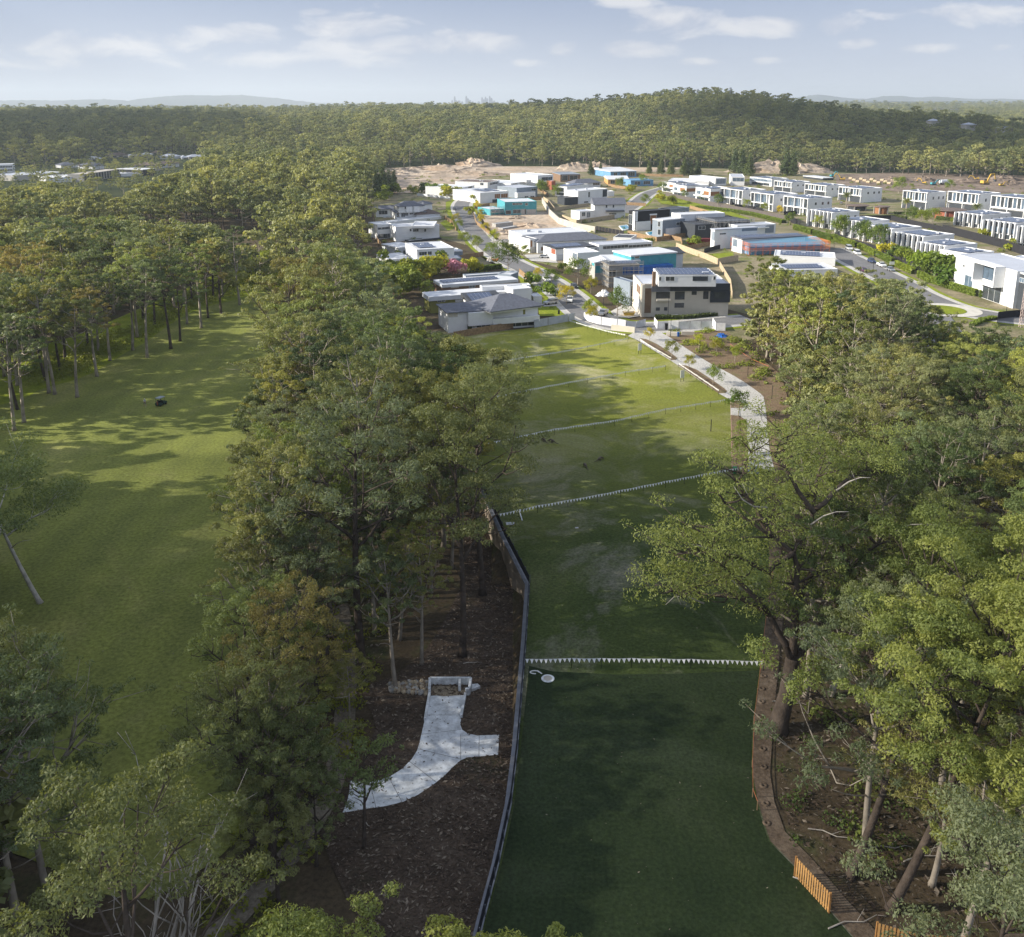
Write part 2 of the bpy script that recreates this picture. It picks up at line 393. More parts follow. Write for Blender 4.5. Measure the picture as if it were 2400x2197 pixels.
MUL = spline([tuple(at(u, v, WEST)[:2]) for u, v in mul_px], 3, True)
MUL = [(min(x, float(np.interp(y, _wy, _wx))-.05), y) for x, y in MUL]
sheet('mulch_bed', MUL, M_mulch, .02, z=WEST)
# cart path
cp_px = [(735, 1120), (738, 1210), (752, 1300), (800, 1440), (812, 1600), (800, 1740), (770, 1860), (690, 1990), (560, 2140), (440, 2260)]
cp = spline([tuple(at(u, v, WEST)[:2]) for u, v in cp_px], 5)
def strip(pts, w):
    L = []; R = []
    for i, p in enumerate(pts):
        a = Vector(pts[max(i-1, 0)]); b = Vector(pts[min(i+1, len(pts)-1)]); d = (b-a).normalized(); n = Vector((-d.y, d.x))
        ww = w[i*(len(w)-1)//max(1, len(pts)-1)] if isinstance(w, (list, tuple)) else w
        L.append(tuple(Vector(p)+n*ww/2)); R.append(tuple(Vector(p)-n*ww/2))
    return L+R[::-1]
def quadstrip(name, LR, m, off, kind='structure'):
    n = len(LR)//2; L = LR[:n]; R = LR[n:][::-1]
    vs = [(p[0], p[1], hgt(*p)+off) for p in L]+[(p[0], p[1], hgt(*p)+off) for p in R]
    M = MB(); M.add(vs, [(i, i+1, n+i+1, n+i)[::-1] for i in range(n-1)]); o = M.build(name, m); o['kind'] = kind; return o
M_cart = groundmat('cart_path', [(.13, .11, .085), (.18, .155, .12), (.23, .20, .16)], .3, 3.0, bump=.05)
CART = strip(cp, 2.3)
quadstrip('cart_path', CART, M_cart, .04)
# pale concrete apron with the headwall
K3b = kconv(700, 1500, 2.647)
ap = [K3b(*p) for p in [(320, 878), (400, 882), (480, 878), (560, 855), (640, 805), (700, 745), (735, 690), (752, 630), (768, 560), (782, 500), (810, 350), (1030, 345), (1010, 480), (1003, 530), (1015, 562), (1050, 585), (1110, 597), (1244, 592), (1237, 716), (1150, 724), (1050, 732), (1005, 750), (960, 790), (900, 850), (850, 890), (800, 925), (740, 965), (650, 1008), (540, 1035), (400, 1055), (272, 1077), (300, 1010), (316, 940)]]
APRON = [tuple(at(u, v, WEST)[:2]) for u, v in ap]
sheet('concrete_apron', APRON, M_concw, .07, z=WEST)
M_joint = mat('concrete_joint', (.22, .22, .22))
for (p, q) in [((762, 590), (1008, 560)), ((742, 680), (1005, 745)), ((1005, 590), (1005, 745)), ((1120, 597), (1118, 728)), ((690, 760), (850, 885)), ((560, 858), (640, 1008)), ((440, 882), (480, 1045)), ((790, 470), (1012, 470))]:
    a_ = at(*K3b(*p), WEST); b_ = at(*K3b(*q), WEST); J = MB(); J.bar(a_+Vector((0, 0, .075)), b_+Vector((0, 0, .075)), .05, 0, .012); o = J.build('apron_joint', M_joint); o['kind'] = 'structure'
# path by the lawn
pth = [K9(*p) for p in [(235, 222), (420, 222), (500, 275), (600, 330), (720, 415), (860, 505), (1000, 590), (1120, 650), (1230, 710), (1330, 770), (1430, 840), (1500, 890), (1535, 925), (1550, 1000), (1568, 1150), (1580, 1300), (1600, 1500), (1650, 1680), (1385, 1715), (1370, 1450), (1360, 1200), (1195, 1118), (1195, 960), (1080, 895), (830, 725), (590, 560), (400, 445), (240, 345), (140, 300), (200, 262)]]
sheet('footpath', PX(pth), M_conc, .06, z=0)
for bd in ([(262, 322), (330, 335), (430, 380), (560, 460), (650, 530), (630, 548), (580, 548), (480, 480), (380, 410)],
           [(650, 598), (740, 605), (850, 650), (1000, 750), (1130, 840), (1160, 870), (1140, 890), (1070, 890), (900, 770)],
           [(1198, 970), (1290, 970), (1340, 1010), (1320, 1040), (1198, 1042)],
           [(1198, 1115), (1290, 1125), (1355, 1170), (1370, 1450), (1380, 1650), (1386, 1722), (1206, 1725)]):
    sheet('garden_bed', PX([K9(*p) for p in bd]), M_garden, .10, z=0)
gard = [K9(*p) for p in [(440, 235), (760, 262), (1000, 240), (1160, 250), (1320, 380), (1600, 600), (1720, 700), (1800, 1000), (1850, 1500), (1900, 1900), (1640, 1900), (1655, 1680), (1600, 1500), (1580, 1300), (1568, 1150), (1550, 1000), (1535, 925), (1430, 840), (1230, 710), (1000, 590), (720, 415), (600, 330), (500, 275)]]
GARD = PX(gard)
sheet('garden_ground', GARD, M_garden, .025, z=0)
strip_px = [(1795, 1450), (1783, 1571), (1767, 1693), (1764, 1814), (1775, 1875), (1793, 1936), (1805, 1972), (1862, 2029), (1943, 2130), (2000, 2197), (2075, 2330), (2180, 2330), (2060, 2190), (1985, 2110), (1900, 2010), (1840, 1950), (1815, 1880), (1805, 1814), (1812, 1690), (1825, 1570), (1835, 1450), (1830, 1250), (1802, 1250)]
M_edge = groundmat('lawn_edge_dirt', [(.085, .062, .042), (.14, .105, .075), (.19, .15, .11)], .4, 2.5, bump=.8)
sheet('dirt_edge', PX(strip_px), M_edge, .02, z=0)
# town
town = [(840, 640), (880, 520), (862, 440), (893, 394), (1000, 390), (1300, 390), (1600, 393), (1900, 402), (2440, 425), (2480, 800), (2150, 770), (1900, 770), (1740, 800), (1320, 775), (1060, 800), (960, 780), (900, 720)]
sheet('town_ground', PX(town), M_townground, .01)
dirt = [(905, 455), (893, 420), (899, 398), (960, 392), (1060, 391), (1200, 391), (1600, 394), (1560, 404), (1390, 402), (1130, 415), (1060, 440), (980, 452)]
sheet('earthworks', PX(dirt), M_dirt, .25)
sheet('building_plot', PX([K3(*p) for p in [(1180, 600), (1400, 590), (1840, 570), (2000, 640), (2100, 740), (1560, 760), (1560, 880), (1330, 880), (1230, 760)]]), M_dirt, .05)
sheet('building_plot', PX([K3(*p) for p in [(1180, 1000), (1380, 1080), (1400, 1130), (1050, 1150), (850, 1150), (800, 1130)]]), M_townground, .05)
far_dirt = [(1960, 410), (2100, 405), (2500, 415), (2500, 455), (2250, 452), (2100, 450), (1960, 432)]
M_yard = groundmat('brown_yard_earth', [(.13, .10, .08), (.21, .165, .13), (.29, .235, .19)], .05, .4, bump=.8)
sheet('dirt_yard', PX(far_dirt), M_yard, .2)
def road(cl, w, name='road', kerb=True, off=.13):
    p = spline([tuple(at(u, v)[:2]) for u, v in cl], 6)
    if kerb: quadstrip('verge', strip(p, w+7.5), M_verge, .05)
    if kerb: quadstrip('pavement', strip([tuple(Vector(q)) for q in p], w+4.2), M_conc, .08)
    if kerb: quadstrip('kerb', strip(p, w+.7), M_kerb, .11)
    quadstrip(name, strip(p, w), M_road, off)
    return p
main_cl = [(1098, 462), (1082, 482), (1092, 510), (1110, 540), (1140, 575), (1185, 608), (1240, 636), (1290, 665), (1330, 695), (1358, 722), (1385, 742), (1440, 762), (1520, 768), (1600, 764), (1690, 755), (1760, 750)]
RD1 = road(main_cl, 9.0)
RD2 = road([(1455, 500), (1490, 478), (1508, 462), (1530, 450), (1580, 436)], 9.0)
RD3 = road([(1940, 582), (1990, 606), (2050, 636), (2110, 666), (2150, 690), (2230, 722), (2330, 742), (2450, 755)], 11.0)
RD4 = road([(2140, 690), (2180, 735), (2215, 790), (2230, 850)], 10.0, kerb=False, off=.17)
isl = at(2222, 728)
sheet('roundabout', [(isl.x+9.5*math.cos(a*math.pi/20), isl.y+9.5*math.sin(a*math.pi/20)) for a in range(40)], M_kerb, .20)
sheet('roundabout_grass', [(isl.x-1.5+6.5*math.cos(a*math.pi/20), isl.y+6.5*math.sin(a*math.pi/20)) for a in range(40)], M_verge, .26)
# lawns of houses
for pl in ([(1400, 1120), (1560, 1160), (1650, 1180), (1960, 1360), (1990, 1400), (1820, 1400), (1600, 1290), (1570, 1200)],
           [(1800, 1440), (1990, 1430), (2060, 1600), (1780, 1600), (1760, 1500)],
           [(860, 480), (930, 450), (960, 600), (900, 640), (860, 560)], [(800, 680), (900, 640), (990, 720), (880, 760)]):
    sheet('house_lawn', PX([K3(*p) for p in pl]), M_verge, .06)
sheet('house_lawn', PX([K4(*p) for p in [(1620, 915), (1850, 900), (1870, 945), (1720, 970)]]), M_verge, .06)
sheet('driveway', PX([K4(*p) for p in [(740, 1440), (850, 1380), (930, 1390), (1010, 1480), (900, 1500), (780, 1490)]]), M_conc, .16)
sheet('driveway', PX([K3(*p) for p in [(1800, 1480), (1960, 1480), (2010, 1500), (1820, 1510)]]), M_conc, .16)
sheet('driveway', PX([K3(*p) for p in [(1620, 1000), (1900, 990), (1960, 1080), (1700, 1060)]]), M_conc, .16)
sheet('slope_grass', PX([K4(*p) for p in [(1130, 400), (1200, 365), (1450, 440), (1800, 520), (2016, 600), (2016, 640), (1800, 560), (1500, 500), (1200, 460)]]), M_verge, .3)
# ------------------------------------------------------------------ trees
M_bark = mat('pale_bark', (.31, .27, .22), scale=.6, var=.35, rough=.9)
M_barkd = mat('dark_bark', (.085, .066, .052), scale=.8, var=.4, rough=.95, bump=.6)
M_dead = mat('dead_wood', (.42, .38, .33), scale=1.0, var=.3, rough=.9)
M_leaf = leafmat('gum_leaves', (.178, .214, .100), (.290, .322, .158))
M_leafy = leafmat('bush_leaves', (.15, .20, .03), (.27, .31, .05))
M_leafd = leafmat('dark_leaves', (.06, .095, .035), (.11, .15, .05))
M_pink = leafmat('pink_blossom', (.45, .16, .28), (.62, .28, .42))
def leaf_cloud(rng, centres, radii, n, size, flat=.62, width=.42, droop=.35):
    """n leaf-sized quads spread over rounded clumps, heavier on the upper shell"""
    centres = np.asarray(centres, float); radii = np.asarray(radii, float)
    w_ = radii**2; w_ /= w_.sum()
    idx = rng.choice(len(centres), n, p=w_)
    d = rng.normal(size=(n, 3)); d /= np.linalg.norm(d, axis=1)[:, None]
    d[:, 2] = np.abs(d[:, 2])*np.where(rng.random(n) < .80, 1, -.7)
    rr = radii[idx]*(.45+.6*rng.random(n)**.5)
    bump = 1+.25*np.sin(d[:, 0]*5+idx)*np.cos(d[:, 1]*5-idx*2)
    p = centres[idx]+d*(rr*bump)[:, None]*np.array([1, 1, flat])
    nrm = d*.9+rng.normal(size=(n, 3))*.55; nrm /= np.linalg.norm(nrm, axis=1)[:, None]
    t = rng.normal(size=(n, 3)); t[:, 2] -= droop*2.2
    t -= nrm*(t*nrm).sum(1)[:, None]; t /= np.linalg.norm(t, axis=1)[:, None]+1e-9
    b = np.cross(nrm, t)
    L = size*(.6+.8*rng.random(n))[:, None]; W = L*width
    v = np.empty((n, 4, 3)); v[:, 0] = p-t*L*.5; v[:, 1] = p+b*W*.5; v[:, 2] = p+t*L*.5; v[:, 3] = p-b*W*.5
    return v.reshape(-1, 3)
def quads_mesh(name, verts, mats):
    n = len(verts)//4; me = bpy.data.meshes.new(name)
    me.vertices.add(n*4); me.vertices.foreach_set('co', np.ascontiguousarray(verts, dtype=np.float32).ravel())
    me.loops.add(n*4); me.loops.foreach_set('vertex_index', np.arange(n*4, dtype=np.int32))
    me.polygons.add(n); me.polygons.foreach_set('loop_start', np.arange(0, n*4, 4, dtype=np.int32))
    try: me.polygons.foreach_set('loop_total', np.full(n, 4, dtype=np.int32))
    except Exception: pass
    for m in mats: me.materials.append(m)
    me.update(); me.validate(); return me
def limb(rng, a, b, sag=.12, k=4):
    a = np.array(a); b = np.array(b); L = np.linalg.norm(b-a); pts = []
    mid = rng.normal(size=3)*L*.09
    for i in range(k+1):
        t = i/k; p = a+(b-a)*t+mid*math.sin(math.pi*t); p[2] -= sag*L*math.sin(math.pi*t)*.6; pts.append(tuple(p))
    return pts
def gum(seed, H, R, base=.42, nl=7, sub=3, leaves=6000, size=.45, lean=(0, 0), clump=1.15, bark=None, twigs=True, sides=6, spread=1.0, fork=False, dead=2, umbrella=.0, width=.42, leafm=None, flat=.62):
    """returns (trunk mesh, crown mesh) of a gum tree: tapered trunk, limbs, leaf clumps at the branch ends"""
    rng = np.random.default_rng(seed); T = MB(); cen = []; rads = []
    r0 = H*.0135+.06
    top = np.array([lean[0]*H, lean[1]*H, H*.86])
    def tp(t):
        w1 = math.sin(t*4+seed)*.012*H
        return np.array([lean[0]*H*t+w1, lean[1]*H*t+math.cos(t*3+seed)*.010*H, H*.86*t])
    tt = [0, .04, .15, .3, .45, .6, .75, .9, 1.0]
    T.tube([tp(t) for t in tt], [r0*1.35]+[max(.05, r0*(1-.82*t)) for t in tt[1:]], sides)
    for i in range(nl):
        f = base+(.97-base)*(i+rng.random()*.6)/nl
        a = tp(f*1.0); az = i*2.399+rng.random()*1.0
        out = R*(1.05-.62*((f-base)/(1-base))**1.5)*(.65+.45*rng.random())*spread
        rise = H*(.10+.16*rng.random())*(1-umbrella)+ (H*.93-a[2])*umbrella
        b = a+np.array([math.cos(az)*out, math.sin(az)*out, rise]); b[2] = min(b[2], H*.97)
        pts = limb(rng, a, b, .22); ra = r0*(1-.8*f)*.62+.03
        T.tube(pts, [ra, ra*.8, ra*.62, ra*.45, ra*.25], max(4, sides-1))
        for j in range(sub):
            q = np.array(pts[2+(j % 2)]); az2 = az+(j-(sub-1)/2)*.85+rng.normal()*.2
            ln = out*(.35+.35*rng.random())+.6
            e = q+np.array([math.cos(az2)*ln, math.sin(az2)*ln, ln*(.25+.65*rng.random())]); e[2] = min(e[2], H)
            if twigs: T.tube(limb(rng, q, e, .1, 3), [ra*.45, ra*.35, ra*.25, ra*.12], 4)
            cen.append(e); rads.append(clump*(.7+.6*rng.random())*R*.21)
            if twigs:
                for kk in range(2):
                    e2 = e+rng.normal(size=3)*[ln*.35, ln*.35, ln*.22]; T.tube([tuple(q+(e-q)*.6), tuple(e2)], [ra*.22, .02], 3)
                    cen.append(e2); rads.append(clump*(.5+.5*rng.random())*R*.17)
        cen.append(b); rads.append(clump*(.8+.5*rng.random())*R*.22)
    t_ = tp(1.0); cen.append(t_+[0, 0, H*.08]); rads.append(clump*R*.25)
    for k in range(3): cen.append(t_+[rng.normal()*R*.25, rng.normal()*R*.25, H*.04*rng.random()]); rads.append(clump*R*.2)
    for k in range(dead):
        f = base*(.75+.5*rng.random()); a = tp(f); az = rng.random()*6.28; ln = R*(.4+.4*rng.random())
        e = a+np.array([math.cos(az)*ln, math.sin(az)*ln, ln*.5]); T.tube(limb(rng, a, e, -.1, 3), [.09, .06, .04, .015], 4)
    v = leaf_cloud(rng, cen, rads, leaves, size, flat, width=width)
    me = bpy.data.meshes.new('trunk'); me.from_pydata(T.v, [], T.f); me.materials.append(bark or M_barkd); me.update()
    me.polygons.foreach_set('use_smooth', [True]*len(T.f))
    return me, quads_mesh('crown', v, [leafm or M_leaf])
def join_meshes(name, tm, cm):
    """trunk + crown in one mesh (far trees too small to show their parts)"""
    nv = len(tm.vertices); v = [tuple(x.co) for x in tm.vertices]+[tuple(x.co) for x in cm.vertices]
    f = [tuple(p.vertices) for p in tm.polygons]+[tuple(i+nv for i in p.vertices) for p in cm.polygons]
    me = bpy.data.meshes.new(name); me.from_pydata(v, [], f)
    me.materials.append(tm.materials[0]); me.materials.append(cm.materials[0])
    me.polygons.foreach_set('material_index', [0]*len(tm.polygons)+[1]*len(cm.polygons)); me.update(); return me
NEAR = []; MID = []; FARM = []
specs = [(22, 5.6, .42, 9, M_barkd), (25, 5.2, .50, 9, M_bark), (20, 5.8, .36, 10, M_bark), (24, 4.4, .46, 8, M_bark), (18, 4.8, .34, 8, M_barkd), (26, 6.2, .50, 10, M_barkd)]
for i, (h, r, b, nl, bk) in enumerate(specs):
    NEAR.append((h, r, gum(11+i, h, r, b, nl+1, 5, 14000, .33, bark=bk, clump=.62, width=.28, spread=1.0)))
    MID.append((h, r, gum(31+i, h, r, b, nl, 4, 6000, .47, bark=bk, clump=.70, twigs=True, sides=5, width=.34)))
for i, (h, r, b, nl, bk) in enumerate(specs[:5]):
    tm, cm = gum(51+i, h*.85, r*1.1, b*.5, nl, 3, 1300, .95, bark=[M_bark, M_barkd][i % 2], clump=.95, twigs=False, sides=4, dead=0, width=.6)
    FARM.append((h*.85, r*1.1, join_meshes('forest_tree', tm, cm)))
TINTS = {'olive': (1.0, .97, .85), 'dark-leaved': (.50, .60, .62), 'yellowish': (1.06, 1.12, .72), 'greyish': (.86, .92, 1.12), 'green': (.72, .84, .70), 'golden': (1.12, 1.04, .68), 'bluish': (.70, .84, 1.0), 'rusty': (.98, .80, .62)}
USED = set()
TREES = []
def where(region, x, y):
    u, v = proj((x, y, hgt(x, y)))
    if region.startswith('in the belt'): return 'in the belt beside the concrete apron' if v > 1700 else 'in the belt level with the headwall' if v > 1450 else 'in the belt beside the wall bend' if v > 1200 else 'in the belt across from the kangaroos' if v > 1000 else 'in the belt across from the golfer' if v > 850 else 'in the belt nearest the white houses'
    if region.startswith('in the wood beside'): return 'in the wood by the timber fence' if v > 1750 else 'in the wood behind the white snag' if v > 1400 else 'in the wood behind the great tree' if v > 1150 else 'in the wood by the footpath end' if v > 950 else 'in the wood by the roundabout' if u > 2050 else 'in the wood by the blue tarpaulin'
    return region
def put_tree(x, y, proto, s, rz, tint, region, z=None, label=None, group=None, lod='near', tilt=(0, 0), name='gum_tree', pale=None):
    h, r, (tm, cm) = (NEAR if lod == 'near' else MID)[proto]
    e = bpy.data.objects.new(name, None); C.objects.link(e); e.empty_display_size = 1
    e.location = (x, y, hgt(x, y)-.1 if z is None else z-.1); e.rotation_euler = (tilt[0], tilt[1], rz); e.scale = (s, s, s*(.92+.16*random.random()))
    a = bpy.data.objects.new('trunk', tm); b = bpy.data.objects.new('crown', cm); C.objects.link(a); C.objects.link(b); a.parent = e; b.parent = e
    hs = 'tall' if h*s > 23 else 'short' if h*s < 18 else 'medium'
    bark = 'pale' if tm.materials[0] == M_bark else 'dark'
    mk = lambda q: f"{hs} {'slim' if r < 5.3 else 'broad'} {q} {bark} trunked gum, {where(region, x, y)}"
    if mk(tint) in USED:
        for q in random.sample(['olive', 'green', 'yellowish', 'greyish', 'dark-leaved', 'golden', 'bluish', 'rusty'], 8):
            if mk(q) not in USED: tint = q; break
    USED.add(mk(tint))
    j = .9+.2*random.random(); b.color = (TINTS[tint][0]*j, TINTS[tint][1]*j, TINTS[tint][2]*j, 1)
    if bark == 'pale': a.color = (1, 1, 1, 1)
    e['category'] = 'tree'
    e['group'] = group or region
    e['label'] = label or mk(tint)
    TREES.append((x, y, r*s)); return e
# ------------------------------------------------------------------ hero trees
random.seed(4)
def hero(foot, H, R, seed, label, tint='olive', z=None, name='gum_tree', group=None, rz=0.0, top=None, sc_=1.0, bm=None, leaves=14000, **kw):
    g = WEST if z is None else z
    p = at(foot[0], foot[1], g) if top is None else at(top[0], top[1], g+H)
    tm, cm = gum(seed, H, R, leaves=leaves, bark=bm, **kw)
    e = empty(name, (p.x, p.y, g-.1), rz, label, 'tree', group)
    a = bpy.data.objects.new('trunk', tm); b = bpy.data.objects.new('crown', cm); C.objects.link(a); C.objects.link(b); a.parent = e; b.parent = e
    t = TINTS[tint]; b.color = (*t, 1); TREES.append((p.x, p.y, R*.8)); return e
# the great spreading tree beside the lawn: two forks, wide flat tiers
def great_tree():
    rng = np.random.default_rng(5); T = MB(); cen = []; rads = []
    p = at(1822, 1712, 0)
    def loc(u, v, Y): q = at_depth(u, v, Y); return np.array([q.x-p.x, q.y-p.y, q.z])
    Y0 = p.y
    fork = loc(1858, 1545, Y0+2)
    T.tube([(0, 0, -.3), tuple(fork*.12), tuple(fork*.5+[.15, 0, 0]), tuple(fork)], [1.25, .95, .78, .72], 10)
    limbs = [((1858, 1545), (1800, 1440), (1740, 1400), (1640, 1390), 1, .42), ((1858, 1545), (1868, 1400), (1862, 1300), (1700, 1180), 0, .5),
             ((1858, 1545), (1955, 1430), (1990, 1340), (2080, 1240), 3, .52), ((1868, 1400), (1910, 1330), (1905, 1200), (1930, 1080), 5, .42),
             ((1800, 1440), (1720, 1350), (1640, 1290), (1580, 1300), -2, .3), ((1862, 1300), (1790, 1230), (1730, 1130), (1760, 1060), 2, .34),
             ((1955, 1430), (2050, 1380), (2120, 1290), (2170, 1230), 5, .34), ((1862, 1300), (1800, 1340), (1700, 1290), (1610, 1230), -1, .3), ((1905, 1200), (1990, 1130), (2040, 1080), (2080, 1060), 6, .28),
             ((1905, 1200), (1850, 1120), (1820, 1060), (1830, 1010), 4, .28), ((1990, 1340), (1960, 1230), (2000, 1170), (2020, 1110), 7, .3), ((1720, 1350), (1650, 1370), (1600, 1400), (1560, 1390), -4, .2)]
    for k, (a, b, c, d, dy, r) in enumerate(limbs):
        A = fork if k < 3 else loc(*a, Y0+2+dy*.4)
        pts = [A, loc(*b, Y0+2+dy*.6), loc(*c, Y0+2+dy*1.1), loc(*d, Y0+2+dy*1.6)]
        sm = []
        for i in range(3):
            for t in (0, .33, .66): sm.append(tuple(pts[i]*(1-t)+pts[i+1]*t+rng.normal(size=3)*.14))
        sm.append(tuple(pts[3]))
        T.tube(sm, [r*(1-.09*i) for i in range(len(sm))], 7)
        for i in range(3, 10):
            q = np.array(sm[i])
            for j in range(3):
                az = rng.random()*6.28; ln = 1.6+2.6*rng.random(); e = q+np.array([math.cos(az)*ln, math.sin(az)*ln, .4+1.6*rng.random()])
                T.tube(limb(rng, q, e, .08, 3), [r*.28, r*.2, r*.12, .03], 4); cen.append(e); rads.append(1.1+.9*rng.random())
                e2 = e+rng.normal(size=3)*[1.3, 1.3, .8]; T.tube([tuple(e), tuple(e2)], [.05, .015], 3); cen.append(e2); rads.append(.8+.8*rng.random())
    DL = []
    for a, b in (((1650, 1415), (1560, 1418)), ((1740, 1385), (1640, 1350)), ((1900, 1230), (1990, 1200)), ((2100, 1245), (2230, 1240)), ((1800, 1190), (1720, 1140)), ((1700, 1300), (1610, 1275)), ((1960, 1150), (2040, 1120))):
        A = loc(*a, Y0+1); B = loc(*b, Y0); D = MB(); D.tube(limb(rng, A, B, -.1, 3), [.09, .07, .05, .02], 5)
        m = A*.4+B*.6; D.tube([tuple(m), tuple(m+[-.6, 0, 1.2])], [.04, .012], 4); DL.append(D)
    e = empty('gum_tree', (p.x, p.y, 0), 0, 'huge spreading gum tree with a dark forked trunk and bare pale boughs, overhanging the lawn', 'tree', 'gum trees of the wood beside the lawn')
    me = bpy.data.meshes.new('trunk'); me.from_pydata(T.v, [], T.f); me.materials.append(M_barkd); me.polygons.foreach_set('use_smooth', [True]*len(T.f))
    a = bpy.data.objects.new('trunk', me); C.objects.link(a); a.parent = e
    b = bpy.data.objects.new('crown', quads_mesh('crown', leaf_cloud(rng, cen, [q*.82 for q in rads], 40000, .30, .7, width=.34), [M_leaf])); C.objects.link(b); b.parent = e
    b.color = (1.2, 1.22, .78, 1)
    for D in DL: D.build('dead_branch', M_dead, e, True)
    TREES.append((p.x, p.y, 9))
great_tree()
hero((1080, 1540), 33, 5.2, 101, 'very tall thin gum tree on the bark mulch, its base nearest the concrete headwall', 'olive', base=.42, nl=9, size=.31, leaves=14000)
hero((1127, 1392), 34, 7.0, 103, 'very tall gum tree with a black trunk rising beside the retaining wall', 'olive', base=.55, nl=9, size=.31, leaves=22000)
hero((1108, 1200), 30, 5.0, 117, 'tall gum tree on the mulch behind the two tallest trunks', 'olive', base=.5, nl=7, size=.31, leaves=20000)
hero((98, 1412), 21, 8.5, 104, 'pale smooth gum tree leaning over the shaded fairway edge', 'green', base=.50, nl=8, clump=1.35, lean=(-.34, .04), bm=mat('smooth_pale_bark', (.50, .47, .43), scale=1.2, var=.25), size=.33, leaves=26000, twigs=True)
hero((858, 1985), 11.5, 2.6, 105, 'slim sapling gum standing in front of the concrete apron', 'green', base=.45, nl=6, leaves=1700, size=.34)
hero((1995, 2060), 25, 6.5, 107, 'leaning dark gum trunk in the wood above the timber fence', 'yellowish', z=0, lean=(.16, 0), base=.45, nl=9, size=.27, leaves=21000, clump=.82)
hero((2080, 2135), 26, 6.5, 108, 'leaning slender gum with a brown trunk near the end of the timber fence', 'yellowish', z=0, lean=(.30, .05), base=.5, nl=9, size=.27, leaves=21000, clump=.82)
hero((2200, 1990), 28, 6.5, 109, 'leaning gum with yellow crown deep in the wood by the fence', 'yellowish', z=0, lean=(.12, 0), base=.5, nl=9, size=.27, leaves=21000, clump=.82)
hero((2130, 1760), 25, 6.8, 110, 'broad bright crowned gum behind the dead snag', 'yellowish', z=0, base=.4, nl=9, size=.27, leaves=21000, clump=.82)
hero((2330, 1800), 26, 7, 111, 'broad bright gum at the picture edge beside the dead snag wood', 'yellowish', z=0, base=.4, nl=9, size=.27, leaves=21000, clump=.82)
hero((1700, 2197), 15, 4.0, 112, 'yellow topped gum crown poking up at the foot of the bark mulch', 'yellowish', top=(1010, 2215), base=.4, nl=8, size=.25, leaves=24000)
hero((1700, 2197), 16, 4.4, 113, 'yellow topped gum crown beside the cart path at the bottom', 'yellowish', top=(735, 2160), base=.4, nl=8, size=.25, leaves=24000)
hero((1700, 2197), 14, 3.2, 114, 'small yellow gum crown at the bottom corner of the lawn', 'yellowish', top=(1350, 2240), base=.4, nl=7, size=.25, leaves=16000)
hero((1700, 2197), 27, 7, 115, 'round golden gum crown in front of the dead twiggy trees', 'olive', top=(270, 1815), base=.4, nl=9, size=.27, leaves=21000, clump=.82, dead=6)
hero((1700, 2197), 20, 6, 116, 'feathery pale gum at the lower corner of the wood', 'greyish', top=(2390, 1960), z=0, base=.3, nl=8, size=.25, leaves=24000)
# dead snag
p = at(1945, 1632, 0); q = at_depth(2015, 1452, p.y+3)
S = MB(); S.tube([(0, 0, 0), ((q.x-p.x)*.5+.2, 1.5, q.z*.5), (q.x-p.x, 3, q.z)], [.42, .33, .17], 7)
S.tube([((q.x-p.x)*.7, 2, q.z*.7), ((q.x-p.x)*.7-1.2, 2, q.z*.7+1.2)], [.12, .03], 4); S.tube([((q.x-p.x)*.45, 1.4, q.z*.45), ((q.x-p.x)*.45+1.1, 1.4, q.z*.45+.3)], [.12, .04], 4)
sn = empty('dead_tree', p, 0, 'bare white broken snag leaning in the wood behind the great tree', 'dead tree'); S.build('trunk', M_dead, sn, True)
# twiggy bare trees
def bare(base, H, seed, label, z=WEST, top=None):
    rng = np.random.default_rng(seed); T = MB(); g = z; p = at(*base, g) if top is None else at(*top, g+H)
    for k in range(3):
        az = rng.random()*6.28; a = np.array([0, 0, 0.]); b = np.array([math.cos(az)*H*.25, math.sin(az)*H*.25, H*(.5+.2*rng.random())])
        pts = limb(rng, a, b, 0); T.tube(pts, [.22, .18, .14, .11, .08], 5)
        for j in range(7):
            q = np.array(pts[1+j % 4]); az2 = rng.random()*6.28; e = q+np.array([math.cos(az2)*H*.14, math.sin(az2)*H*.14, H*(.15+.2*rng.random())]); T.tube(limb(rng, q, e, 0, 3), [.07, .055, .04, .02], 4)
            for m_ in range(3):
                e2 = e+rng.normal(size=3)*[H*.06, H*.06, H*.05]+[0, 0, H*.07]; T.tube([tuple(e), tuple(e2)], [.03, .012], 3)
    e = empty('dead_tree', (p.x, p.y, g-.1), 0, label, 'dead tree', 'bare grey trees'); T.build('trunk', M_dead, e, True)
bare((0, 0), 20, 3, 'bare grey twiggy tree behind the golden crown', top=(265, 1870)); bare((0, 0), 16, 4, 'bare grey twiggy tree below the golden crown, near the cart path', top=(330, 2000))
bare((0, 0), 20, 5, 'bare pale twiggy tree rising from the belt beside the fairway', top=(745, 900)); bare((0, 0), 15, 8, 'thin bare tree above the bend of the cart path', top=(690, 1240))
bare((2300, 1420), 18, 6, 'bare pale boughs in the wood behind the great tree', z=0)
